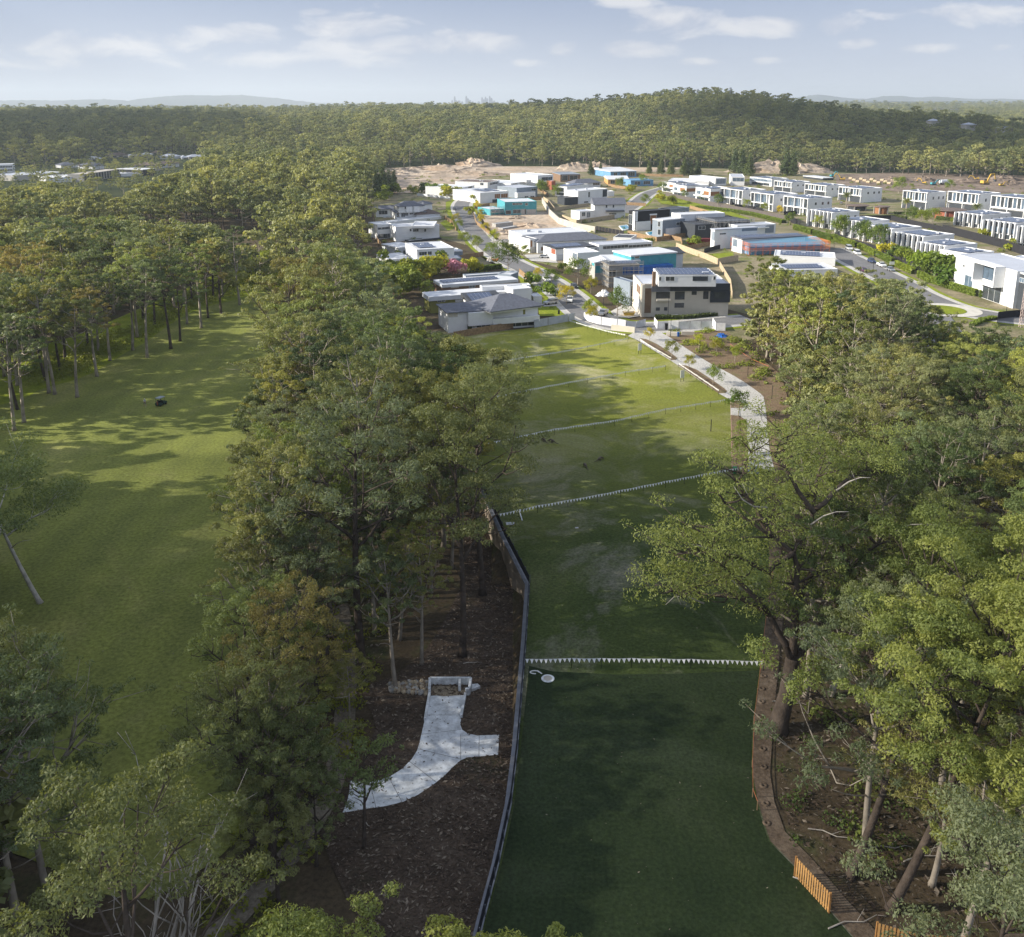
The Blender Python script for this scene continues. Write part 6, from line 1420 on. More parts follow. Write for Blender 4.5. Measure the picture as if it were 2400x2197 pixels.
for i, (u, v, l, a, k, z) in enumerate([(1105, 1556, 2.0, 0, 0, WEST), (1212, 1392, 1.3, .2, 0, WEST), (860, 1935, 1.2, -.9, 0, WEST), (1850, 1650, 3.5, -.3, 1, 0), (1900, 2080, 3.0, -.8, 1, 0), (2085, 1990, 4, -.1, 1, 0), (2180, 2010, 5, .1, 1, 0), (2240, 2060, 2.5, 1.0, 1, 0), (1950, 1960, 4, -.5, 1, 0), (2010, 2165, 5, .1, 1, 0), (1985, 1700, 4, .4, 1, 0)]):
    p = at(u, v, z); M = MB(); M.tube([(-l/2, -l*.06, .1), (-l*.2, l*.03, .15), (l*.1, 0, .12), (l*.35, l*.1, .12), (l/2, l*.07, .08)], [.06, .055, .045, .03, .015], 5)
    if k: M.tube([(0, .1, .15), (l*.2, l*.2, .3)], [.03, .012], 4)
    tag(M.build('fallen_branch', M_dead, None, False, p), (['pale stick on the mulch above the headwall', 'pale stick on the mulch under the retaining wall bend', 'pale stick on the mulch below the apron'][i] if not k else ['', '', '', 'bleached fallen branch between the great trunk and the snag', 'bleached fallen branch above the short timber fence', 'bleached fallen branch left of the leaning brown trunk', 'longest bleached branch among the leaning trunks', 'short bleached branch deep in the wood corner', 'bleached fallen branch beside the dirt edge', 'bleached fallen branch at the timber fence corner', 'bleached fallen branch by the foot of the snag'][i]), 'branch', 'fallen branches'); bpy.context.scene.objects[-1].rotation_euler = (0, 0, a)
# ------------------------------------------------------------------ vehicles
def wheel(M, x, y, r=.34, w_=.24): M.tube([(x, y-w_/2, r), (x, y+w_/2, r)], [r, r], 12)
M_tyre = mat('tyre_rubber', (.02, .02, .02)); M_rim = mat('alloy_rim', (.5, .5, .52), metal=.8, rough=.3); M_lampw = mat('headlamp_glass', (.75, .78, .8), rough=.1); M_lampr = mat('tail_lamp', (.45, .02, .02), rough=.2)
def car(loc, rz, paint, label, kind='suv', group='cars on the streets'):
    e = empty('parked_car', loc, rz, label, 'car', group)
    L, W2, zb = {'suv': (4.7, .93, 1.7), 'ute': (5.2, .93, 1.75), 'van': (4.9, .95, 2.0), 'hatch': (4.2, .88, 1.48)}[kind]; h = L/2
    prof = {'suv': [(-h, .45), (-h, 1.0), (-h+.15, 1.1), (h-1.15, 1.08), (h-.1, .88), (h, .7), (h, .4)], 'hatch': [(-h, .4), (-h, .9), (h-1.1, .95), (h-.1, .75), (h, .4)],
            'ute': [(-h, .5), (-h, 1.1), (h-1.3, 1.12), (h-.1, .98), (h, .75), (h, .45)], 'van': [(-h, .4), (-h, 1.1), (h-.8, 1.1), (h-.1, .85), (h, .4)]}[kind]
    M = MB(); n = len(prof); vs = []
    for s in (-1, 1):
        for x, z in prof: vs.append((x, s*W2*(1 if z < .9 else .95), z))
    M.add(vs, [tuple(range(n-1, -1, -1)), tuple(range(n, 2*n))]+[(i, (i+1) % n, (i+1) % n+n, i+n) for i in range(n)])
    cb = {'suv': (-h+.1, h-1.3, -h+.35, h-2.0), 'hatch': (-h+.05, h-1.1, -h+.5, h-1.9), 'ute': (-h+1.75, h-1.3, -h+1.95, h-2.05), 'van': (-h+.05, h-.75, -h+.15, h-1.35)}[kind]
    zt = zb; zl = prof[1][1]-.03
    def cab(a0, a1, b0, b1, z0, z1, w0, w1): return [(a0, -w0, z0), (a1, -w0, z0), (a1, w0, z0), (a0, w0, z0), (b0, -w1, z1), (b1, -w1, z1), (b1, w1, z1), (b0, w1, z1)]
    F6 = [(3, 2, 1, 0), (4, 5, 6, 7), (0, 1, 5, 4), (1, 2, 6, 5), (2, 3, 7, 6), (3, 0, 4, 7)]
    M.add(cab(cb[2]-.02, cb[3]+.05, cb[2], cb[3], zt-.07, zt, W2*.80, W2*.78), F6)
    if kind == 'ute': M.box(-h, -h+1.7, -W2*.95, -W2*.88, 1.0, 1.3); M.box(-h, -h+1.7, W2*.88, W2*.95, 1.0, 1.3); M.box(-h, -h+.07, -W2*.88, W2*.88, 1.0, 1.3)
    b = M.build('body', paint, e)
    MB().add(cab(cb[0], cb[1], cb[2]-.02, cb[3]+.05, zl, zt-.07, W2*.90, W2*.79), F6).build('window', M_glass, e)
    for sx in (h-.95, -h+.95):
        for sy in (-1, 1):
            t_ = MB(); wheel(t_, sx, sy*(W2-.08)); t_.build('wheel', M_tyre, e)
    for sy in (-1, 1):
        MB().box(h-.1, h+.015, sy*W2*.78-.16, sy*W2*.78+.16, .68, .84).build('headlight', M_lampw, e); MB().box(-h-.015, -h+.05, sy*W2*.8-.1, sy*W2*.8+.1, .8, 1.0).build('tail_light', M_lampr, e)
    return e
P_white = mat('white_car_paint', (.78, .79, .8), rough=.25, spec=.6, var=.02); P_silver = mat('silver_car_paint', (.42, .44, .47), rough=.3, metal=.6, var=.02); P_dark = mat('dark_car_paint', (.03, .03, .035), rough=.25, spec=.6); P_blue = mat('navy_car_paint', (.03, .05, .12), rough=.25, spec=.6); P_purple = mat('maroon_car_paint', (.07, .02, .06), rough=.3)
def rdir(p): 
    i = min(range(len(p)-1), key=lambda k: 0); return 0
def dirpx(K, a, b): A = gp(*K(*a)); B = gp(*K(*b)); return math.atan2(B.y-A.y, B.x-A.x)
dm = dirpx(ID, (1330, 695), (1385, 742))
for K, p, rz, pt, lab, kd in [(K3, (1890, 1485), dirpx(K3, (1820, 1500), (1960, 1480))+math.pi, P_silver, 'silver wagon on the driveway of the grey roofed house', 'suv'), (K3, (1850, 1260), dm, P_white, 'white ute under the street tree on the main street', 'ute'),
    (K4, (412, 1225), dm, P_dark, 'dark hatchback parked across the street from the white ute', 'hatch'), (K4, (370, 1350), dm-.3, P_white, 'white flat tray ute parked beside the yellow kerb tree', 'ute'), (K4, (672, 1470), dm-.6, P_silver, 'dark blue grey ute parked beside the white banners', 'ute'),
    (K3, (1835, 1030), dirpx(K3, (1780, 1030), (1880, 1030)), P_white, 'white hatchback on a drive beside the low white fence', 'hatch'), (K3, (1455, 1000), dm, P_white, 'white car at the kerb behind the street tree bend', 'hatch'),
    (K4, (1048, 430), dirpx(K4, (1048, 430), (1000, 470)), P_dark, 'dark car on the upper street', 'hatch'), (K5, (1885, 545), 1.2, P_silver, 'silver car under the carport beside the first palm', 'hatch'),
    (K6, (130, 905), dirpx(K6, (120, 900), (330, 1010)), P_white, 'white van parked farthest up the hedge lined street', 'van'), (K6, (215, 955), dirpx(K6, (120, 900), (330, 1010)), P_white, 'second white van right behind the farthest one', 'van'),
    (K6, (365, 1040), dirpx(K6, (300, 1010), (560, 1120)), P_blue, 'navy car parked between the white vans and the white ute', 'suv'), (K6, (465, 1080), dirpx(K6, (300, 1010), (560, 1120)), P_white, 'white ute parked beside the hedge', 'ute'), (K6, (560, 1125), dirpx(K6, (300, 1010), (560, 1120)), P_silver, 'silver car nearest the white sign on the hedge lined street', 'hatch'),
    (K6, (285, 1135), dirpx(K6, (240, 1110), (340, 1150)), P_purple, 'maroon car on the wood side of the hedge lined street', 'hatch'), (K6, (880, 495), .3, P_white, 'small white car in front of the strip windowed townhouse', 'hatch'), (K3, (945, 558), dm, P_dark, 'small dark trailer sized car at the top of the street', 'hatch')]:
    g = gp(*K(*p)); car((g.x, g.y, .14), rz, pt, lab, kd)
# skips, mixer and rubble near the street
M_yellow = mat('yellow_paint', (.52, .34, .06), rough=.6, var=.25, scale=1.5); M_cyan = mat('cyan_paint', (.06, .30, .35), rough=.4)
def skip(K, p, m, label, w_=3.2, rz=0):
    e = empty('skip_bin', gp(*K(*p)), rz, label, 'skip'); M = MB(); a = w_/2; M.add([(-a*.7, -.8, .1), (a*.7, -.8, .1), (a*.7, .8, .1), (-a*.7, .8, .1), (-a, -.9, 1.2), (a, -.9, 1.2), (a, .9, 1.2), (-a, .9, 1.2)], [(3, 2, 1, 0), (0, 1, 5, 4), (1, 2, 6, 5), (2, 3, 7, 6), (3, 0, 4, 7)]); M.build('body', m, e)
    MB().add([(-a*.95, -.85, 1.05), (a*.95, -.85, 1.05), (a*.95, .85, 1.05), (-a*.95, .85, 1.05), (0, 0, 1.5)], [(0, 1, 4), (1, 2, 4), (2, 3, 4), (3, 0, 4)]).build('rubble', M_rocks[0], e)
skip(K4, (905, 1475), M_yellow, 'yellow skip full of sand in front of the corner house', 3.6); skip(K3, (1340, 1062), M_orange, 'orange skip at the end of the timber fence', 3.0)
heap(K3, (1290, 1065), 1.6, 1.2, 1.5, M_conc2, 'pale sand heap beside the orange skip', seed=5); heap(K4, (680, 1290), 2.5, 2.0, 1.6, M_whitep, 'heap of white wrapped pallets before the silver scaffolding', seed=6)
heap(K3, (1560, 640), 6, 3, 1.6, M_dirt, 'sandy dirt heap in front of the turquoise frame', seed=7); heap(K3, (1700, 720), 9, 5, 1.8, M_dirt, 'wide sandy heap in the middle of the bare plot', seed=8); heap(K3, (1450, 790), 7, 4, 1.4, M_dirt, 'dirt heap below the grey block walls', seed=9)
heap(K3, (1440, 870), 7, 3, 1.2, M_rocks[1], 'pile of broken rock beside the white flat house', seed=10); heap(K4, (420, 150), 20, 9, 6.5, M_dirt, 'tall grey dirt mound behind the upper houses', seed=11); heap(K4, (610, 150), 24, 9, 6, M_dirt, 'second dirt mound beside the blue wrapped frame', seed=12)
heap(K3, (1150, 130), 22, 12, 7, M_dirt, 'peaked dirt mound on the far edge of the earthworks', seed=13); heap(K3, (800, 160), 45, 10, 4, M_dirt, 'long low bank across the earthworks', seed=14); heap(K3, (1000, 210), 45, 7, 3.5, M_dirt, 'grey ridge in the middle of the earthworks', seed=23); heap(K3, (500, 200), 25, 12, 4.5, M_dirt, 'orange bank at the forest end of the earthworks', seed=24); heap(K5, (1150, 200), 40, 12, 9, M_dirt, 'large brown mound behind the townhouse back row', seed=15)
heap(K5, (1450, 205), 30, 12, 7, M_dirt, 'brown mound next to the dark pines', seed=16)
for i, (x, y, r, hh) in enumerate([(640, 205, 14, 4.5), (900, 195, 12, 4), (1350, 215, 20, 3.5), (1700, 195, 16, 5), (1800, 240, 14, 4), (560, 185, 8, 3)]): heap(K6, (x, y), r, 7, hh*.8, M_yard, ['dirt mound behind the lone townhouse', 'dirt mound beside the white tanker', 'low dirt mound behind the yellow digger', 'rubble mound beside the raised digger arm', 'dirt mound at the picture edge of the yard', 'small dirt mound by the stacked culverts'][i], seed=20+i, group='dirt mounds in the digger yard')
for k in range(14): 
    p = gp(*K6(150+k*36, 185+(k % 3)*14+k*2)); M = MB(); M.lathe([(.55, -1.6), (1.0, -1.6), (1.0, 1.6), (.55, 1.6)], n=10); o = M.build('concrete_pipe', M_fencet, None, False, (p.x, p.y, 1.2)); o.rotation_euler = (rad(90), 0, .5); tag(o, 'tan concrete pipe section stacked in the digger yard', 'pipe', 'concrete pipes in the digger yard')
def digger(K, p, rz, m, label, s=1.0, armup=1.0):
    g = gp(*K(*p)); e = empty('excavator', g, rz, label, 'excavator', 'excavators in the dirt yard'); e.scale = (s,)*3
    for y in (-1.2, 1.2):
        M = MB(); M.prism([(-2.1, .1), (-1.8, 0), (1.8, 0), (2.1, .3), (2.0, .8), (-2.0, .8)], y-.3, y+.3, 0, lambda x, z, yy: (x, yy, z)); M.build('track', M_black, e)
    M = MB(); M.box(-2.3, 1.4, -1.3, 1.3, .95, 1.9); M.box(-2.3, -.8, -1.25, 1.25, 1.9, 2.4); M.build('body', m, e); M = MB(); M.box(.2, 1.5, .35, 1.3, 1.9, 3.1); M.build('cab', M_glass, e)
    M = MB(); M.bar((1.2, 0, 1.6), (3.4, 0, 5.2*armup), .5, 0, .7); M.bar((3.4, 0, 5.2*armup), (6.0, 0, 5.4*armup), .45, 0, .6); M.build('boom', m, e)
    M = MB(); M.bar((5.8, 0, 5.6*armup), (6.8, 0, 2.4*armup), .35, 0, .5); M.build('stick', m, e); M = MB(); M.prism([(6.3, 2.6*armup), (7.3, 2.5*armup), (7.0, 1.4*armup), (6.2, 1.5*armup)], -.6, .6, 0, lambda x, z, yy: (x, yy, z)); M.build('bucket', M_char, e); return e
digger(K6, (1530, 235), 0.3, M_yellow, 'large yellow excavator with raised arm on the dirt yard', 1.35, 1.1); digger(K6, (60, 190), 2.9, M_yellow, 'yellow excavator arm beyond the townhouse back row', .95); digger(K6, (1000, 240), .2, M_cyan, 'turquoise excavator with its arm folded down', .9, .8)
digger(K5, (1790, 255), .4, M_cyan, 'turquoise excavator beside the long dark shed', .85); digger(K6, (900, 225), 2.5, M_yellow, 'small yellow excavator working beside the turquoise one', .75); digger(K6, (1440, 185), 2.9, M_yellow, 'far yellow excavator behind the large one', .85, .7); digger(K6, (1700, 250), .1, M_yellow, 'small yellow excavator by the rubble mound', .75, .8)
g = gp(*K6(1110, 235)); e = empty('tanker_truck', g, .4, 'white tanker truck parked in the dirt yard', 'truck'); M = MB(); M.tube([(-4, 0, 2.4), (3, 0, 2.4)], [1.5, 1.5], 12); M.build('tank', M_whitep, e); MB().box(3.2, 5.2, -1.2, 1.2, .8, 3.2).build('cab', M_whitep, e)
for x in (-3, -1.6, 3.9):
    for y in (-1.1, 1.1): M = MB(); wheel(M, x, y, .55, .4); M.build('wheel', M_tyre, e)
# ------------------------------------------------------------------ scaffolding
def scaffold(L, label, m, lv=2.0, out=1.0, h=None, dx=2.2, plank=M_fencet, z0=None, sides='FL'):
    a, u, n, W_, D = L['a'], L['u'], L['n'], L['W'], L['D']; zt = (h or L['zr'])+1.2; zb = L['z0'] if z0 is None else z0
    e = empty('scaffolding', (a.x, a.y, zb), 0, label, 'scaffolding', 'scaffolding round the unfinished houses'); M = MB(); Pk = MB()
    def P(x, y, z): return (u.x*x+n.x*y, u.y*x+n.y*y, z-zb)
    runs = []
    if 'F' in sides: runs.append(((0-out, -out), (W_+out, -out)))
    if 'L' in sides: runs.append(((-out, -out), (-out, D)))
    if 'R' in sides: runs.append(((W_+out, -out), (W_+out, D)))
    if 'B' in sides: runs.append(((-out, D+out), (W_+out, D+out)))
    for (x0, y0), (x1, y1) in runs:
        Ln = math.hypot(x1-x0, y1-y0); k = max(1, int(Ln/dx)); px, py = (y1-y0)/Ln, -(x1-x0)/Ln
        for w2 in (0, .9):
            for i in range(k+1):
                x = x0+(x1-x0)*i/k-(-px)*w2*0+px*w2*(-1)*0+(-out*0); xx = x+px*w2; yy = y0+(y1-y0)*i/k+py*w2
                M.bar(P(xx, yy, zb), P(xx, yy, zt), .09)
            z = zb+lv
            while z < zt+.1:
                for dz in (0, .55, 1.0): 
                    if z+dz <= zt+.3: M.bar(P(x0+px*w2, y0+py*w2, z+dz), P(x1+px*w2, y1+py*w2, z+dz), .07)
                z += lv
        z = zb+lv
        while z < zt-.3: Pk.bar(P(x0+px*.45, y0+py*.45, z), P(x1+px*.45, y1+py*.45, z), .6, 0, .05); z += lv
        for i in range(0, k, 2): M.bar(P(x0+(x1-x0)*i/k, y0+(y1-y0)*i/k, zb), P(x0+(x1-x0)*(i+1)/k, y0+(y1-y0)*(i+1)/k, zb+lv*1.4), .06)
    M.build('frame', m, e); Pk.build('plank', plank, e); return e
scaffold(SILV, 'dense silver scaffolding round the grey shell behind the corner house', M_steel, sides='FL', dx=1.5)
scaffold(SCAFH, 'silver scaffolding round the dark folded roof house', M_steel, sides='FL')
scaffold(TEALH, 'silver scaffolding in front of the turquoise frame', M_steel, sides='F', out=.8, h=TEALH['zr']+1)
# blue roof trusses in an orange scaffold frame
zt_ = 5.2
A = at(*K5(900, 985), zt_-1); B = at(*K5(1710, 960), zt_-1); D_ = 16
u_ = (B-A).to_2d().normalized(); n_ = Vector((-u_.y, u_.x)); W_ = (B-A).length
L_ = dict(a=A, u=u_, n=n_, W=W_, D=D_, zr=zt_-1.5, z0=0)
e = empty('truss_house', (A.x, A.y, 0), 0, 'open frame of pale blue roof trusses inside orange scaffolding', 'unfinished house'); M = MB(); Wl = MB()
def TP(x, y, z): return (u_.x*x+n_.x*y, u_.y*x+n_.y*y, z)
k = int(W_/1.1)
M_trus = mat('blue_truss', (.16, .42, .62), scale=2, var=.15)
for i in range(k+1):
    x = W_*i/k; M.bar(TP(x, 0, zt_-1.2), TP(x, D_, zt_-1.2), .12); M.bar(TP(x, 0, zt_-1.2), TP(x, D_/2, zt_+.6), .12); M.bar(TP(x, D_, zt_-1.2), TP(x, D_/2, zt_+.6), .12)
    for q in (.25, .5, .75): M.bar(TP(x, D_*q, zt_-1.2), TP(x, D_*q, zt_-1.2+1.8*(1-abs(q-.5)*2)+.05), .1)
    Wl.bar(TP(x, 0, 0), TP(x, 0, zt_-1.2), .12); Wl.bar(TP(x, D_, 0), TP(x, D_, zt_-1.2), .12)
M.build('roof_truss', M_trus, e); Wl.build('wall_stud', M_bluew, e); Q = MB(); Q.box(0, 1, 0, 1, 0, 1, 0, lambda x, y, z: TP(.3+x*(W_-.6), .4+y*(D_-.8), .1+z*(zt_-2))); Q.build('wall', M_bluew, e)
scaffold(L_, 'orange and silver scaffolding round the blue roof trusses', M_orange, sides='FLR', dx=3.2, plank=M_steel)
# ------------------------------------------------------------------ hedges, shrubs, street trees, palms
def hedge(K, pl, h, w_, label, m=None, group='clipped hedges', tint=(1, 1, 1)):
    pts = gpts(K, pl); rng = np.random.default_rng(len(label)); V = []; o = pts[0]
    core = MB()
    for a, b in zip(pts[:-1], pts[1:]):
        L = (b-a).length; d = (b-a)/max(L, .01); n_ = np.array([-d.y, d.x, 0]); k = int(L*(h*2+w_)*30)+20
        t = rng.random(k)*L; s = rng.random(k)*(2*h+w_); side = np.where(s < h, -1, np.where(s < h+w_, 0, 1)); zz_ = np.where(side == -1, s, np.where(side == 0, h, s-h-w_)); off = np.where(side == 0, s-h-w_/2, side*w_/2)
        p = np.array(a-o)[None]+t[:, None]*np.array(d)[None]+off[:, None]*n_[None]; p[:, 2] += zz_; p += rng.normal(size=(k, 3))*.07
        q1 = rng.normal(size=(k, 3))*.16; q2 = rng.normal(size=(k, 3))*.16
        v = np.empty((k, 4, 3)); v[:, 0] = p-q1; v[:, 1] = p+q2; v[:, 2] = p+q1; v[:, 3] = p-q2; V.append(v.reshape(-1, 3))
        core.bar(Vector(a-o)+Vector((0, 0, h/2-.05)), Vector(b-o)+Vector((0, 0, h/2-.05)), w_-.1, 0, h-.1)
    e = empty('hedge', o, 0, label, 'hedge', group); c = bpy.data.objects.new('foliage', quads_mesh('foliage', np.concatenate(V), [m or M_leafd])); C.objects.link(c); c.parent = e; c.color = (*tint, 1); core.build('stem_core', M_leafd, e).color = (.5, .5, .5, 1)
GT = (1.7, 1.75, .9)
hedge(K4, [(1175, 1470), (1500, 1420), (1750, 1390)], 2.2, 1.4, 'tall dark hedge at the foot of the cream corner house')
hedge(K4, [(1145, 1500), (1400, 1505), (1700, 1475)], .9, 1.4, 'low clipped hedge between the corner house and the cross street')
hedge(K3, [(1060, 1745), (1250, 1720), (1385, 1700)], 2.2, 2.0, 'dark bushy hedge in front of the grey hipped roof house')
hedge(K3, [(1100, 1165), (1400, 1128)], 1.6, 1.5, 'hedge behind the solar roof house', tint=GT)
for i, (pl, lab) in enumerate([([(0, 810), (200, 880)], 'first block of the clipped street hedge'), ([(230, 885), (405, 970)], 'second block of the clipped street hedge'), ([(415, 975), (580, 1050)], 'third block of the clipped street hedge'), ([(610, 1075), (785, 1155)], 'fourth block of the clipped street hedge, next to the stone pier'), ([(845, 1185), (970, 1245)], 'hedge block below the round shrubs'), ([(975, 1245), (1150, 1300), (1440, 1385)], 'long hedge in front of the angular corner house'), ([(1470, 1390), (1933, 1455)], 'last hedge block in front of the angular corner house')]): hedge(K6, pl, 2.2, 1.2, lab, tint=GT)
hedge(K5, [(330, 590), (660, 625), (900, 660), (1270, 750)], 1.6, 2.5, 'long green hedge below the townhouse retaining wall', tint=GT); hedge(K5, [(1380, 815), (1570, 870)], 2.4, 1.5, 'hedge block below the first finned townhouse', tint=GT); hedge(K5, [(1590, 880), (1780, 935)], 2.4, 1.5, 'hedge block beside the street trees', tint=GT); hedge(K5, [(1815, 945), (2016, 1000)], 2.4, 1.5, 'hedge block above the farthest white van', tint=GT)
hedge(K6, [(240, 590), (600, 570), (720, 590)], 1.4, 1.5, 'hedge behind the garden pavilions'); hedge(K6, [(1030, 590), (1220, 610)], 1.6, 1.5, 'hedge before the round pergola'); hedge(K6, [(590, 540), (980, 545)], 1.3, 1.2, 'low dark hedge beneath the lone townhouse')
hedge(K6, [(1400, 1690), (1500, 1640), (1640, 1615)], .8, 1.5, 'low curved hedge at the roundabout corner', tint=GT)
SH = []
for i in range(4):
    rng = np.random.default_rng(60+i); cs = rng.normal(size=(9, 3))*[.5, .5, .3]+[0, 0, .8]; SH.append(quads_mesh('foliage', leaf_cloud(rng, cs, [.55]*9, 900, .28, .9, width=.6, droop=0), [M_leafy]))
def shrub(K, p, s, label, tint=(1, 1, 1), m=None, name='shrub', cat='shrub', group='garden shrubs'):
    g = gp(*K(*p)); me = SH[random.randrange(4)]
    if m: me = me.copy(); me.materials.clear(); me.materials.append(m)
    o = bpy.data.objects.new(name, me); C.objects.link(o); o.location = g; o.scale = (s,)*3; o.rotation_euler = (0, 0, random.random()*6); o.color = (*tint, 1); tag(o, label, cat, group); return o
shrub(K3, (935, 1200), 3.4, 'round tree covered in pink blossom above the brown roof house', (1.0, 1.05, 1.1), M_pink, 'blossom_tree', 'tree', None)
for (x, y, s, t_, lab) in [(900, 425, 4, (1.5, 1.3, .5), 'yellow green shrub beside the white slatted fence'), (960, 420, 3.6, (1.6, 1.35, .5), 'bright yellow shrub in front of the single white house'), (840, 405, 4, (.8, .9, .7), 'green shrub above the white slatted fence'), (740, 395, 4, (.55, .75, .6), 'dark green shrub above the white slatted fence'), (650, 390, 4, (.5, .7, .6), 'dark shrub row end above the gabled house'), (540, 395, 3, (1, 1, .6), 'pale shrub by the earthworks edge'),
    (350, 400, 4.5, (.9, .95, .6), 'wide bush left of the gabled house'), (250, 460, 4.5, (.8, .9, .6), 'bush above the small pavilion'), (690, 1250, 5, (1.2, 1.1, .6), 'yellow green bush at the end of the solar roof house'), (480, 1280, 5, (1.1, 1.05, .6), 'big bush left of the solar roof house'), (1110, 1170, 3, (1.3, 1.2, .5), 'light bush beside the pink blossom tree'), (820, 1180, 4, (.7, .8, .6), 'dark bush before the pink blossom tree'),
    (360, 1330, 5, (.7, .8, .7), 'dark bush in the garden left of the long white house'), (560, 1400, 4.5, (.5, .6, .6), 'dark bush against the long white house'), (1700, 1300, 2.6, (.6, .8, .6), 'green bush between the long house and the street'), (1840, 1400, 2.6, (.6, .8, .6), 'green bush beside the silver wagon drive'), (1160, 480, 3, (.9, .9, .5), 'kerb shrub by the white box house'), (1110, 600, 2.6, (1.3, 1.2, .5), 'yellow kerb shrub at the top of the street'), (300, 1200, 4.5, (.6, .7, .6), 'dark bush by the timber fence end')]: shrub(K3, (x, y), s, lab, t_)
for (x, y, s, t_, lab) in [(1240, 640, 2.2, (1.5, 1.4, .6), 'small light shrub below the second finned row'), (1520, 770, 2.2, (1.4, 1.3, .6), 'small light shrub at the black wall'), (1810, 910, 2.4, (1.3, 1.3, .6), 'light shrub at the bottom of the black wall'), (510, 960, 3, (1.6, 1.4, .5), 'yellow shrub in front of the fourth finned townhouse'), (700, 1040, 3.2, (.8, .9, .6), 'round shrub before the fifth finned townhouse'), (640, 1000, 3.2, (.5, .65, .6), 'dark round shrub before the fifth finned townhouse'),
    (900, 1130, 4.4, (.8, 1, .5), 'round green tree shrub by the stone pier'), (990, 1170, 4.8, (.6, .75, .55), 'largest dark round shrub by the plain end townhouse'), (1090, 1190, 4.6, (.6, .75, .55), 'dark round shrub before the plain end townhouse'), (1155, 1270, 4.0, (.6, .8, .55), 'pointed green shrub left of the angular house'), (400, 510, 1.8, (1.4, 1.4, .5), 'light shrub before the small orange pavilion'), (265, 500, 1.8, (1.4, 1.4, .5), 'light shrub by the dark round pavilion'), (820, 480, 2.0, (1.3, 1.3, .5), 'clipped ball shrub beside the second palm'), (1350, 790, 0.01, (1, 1, 1), '')]:
    if lab: shrub(K6, (x, y), s, lab, t_)
for (x, y, s, t_, lab) in [(1080, 860, 2.5, (1, 1, .6), 'shrub in the garden by the red shipping container'), (1500, 840, 2.6, (.9, 1, .6), 'green shrubs in the weedy plot'), (1810, 850, 2.6, (.4, .5, .5), 'dark shrub behind the black back fence'), (900, 350, 2.4, (1.5, 1.3, .5), 'yellow shrub by the upper street bend'), (940, 340, 2.4, (1.2, 1.1, .5), 'light shrub by the upper street bend'), (300, 1060, 1.6, (1, 1, .6), 'verge shrub by the tall white banded house'), (1180, 430, 3, (1.4, 1.2, .5), 'yellow scrub on the bank under the townhouse wall'), (1300, 460, 3, (1.4, 1.2, .5), 'more yellow scrub on the townhouse bank')]: shrub(K4, (x, y), s, lab, t_)
STR = []
for i in range(4):
    tm, cm = gum(80+i, 6.0, 1.9, .28, 7, 2, 2100, .30, clump=2.3, flat=1.1, twigs=False, sides=5, dead=0, width=.6, leafm=M_leafy, bark=M_bark); STR.append((tm, cm))
def street(K, p, s, tint, label, group='young street trees', name='street_tree'):
    if K is K9: s *= .7
    g = gp(*K(*p)); e = empty(name, g, random.random()*6, label, 'tree', group); e.scale = (s,)*3; tm, cm = STR[random.randrange(4)]
    a = bpy.data.objects.new('trunk', tm); b = bpy.data.objects.new('crown', cm); C.objects.link(a); C.objects.link(b); a.parent = e; b.parent = e; b.color = (*tint, 1); return e
GR = (.6, .75, .55); YE = (1.6, 1.25, .45); PG = (1.0, 1.05, .55)
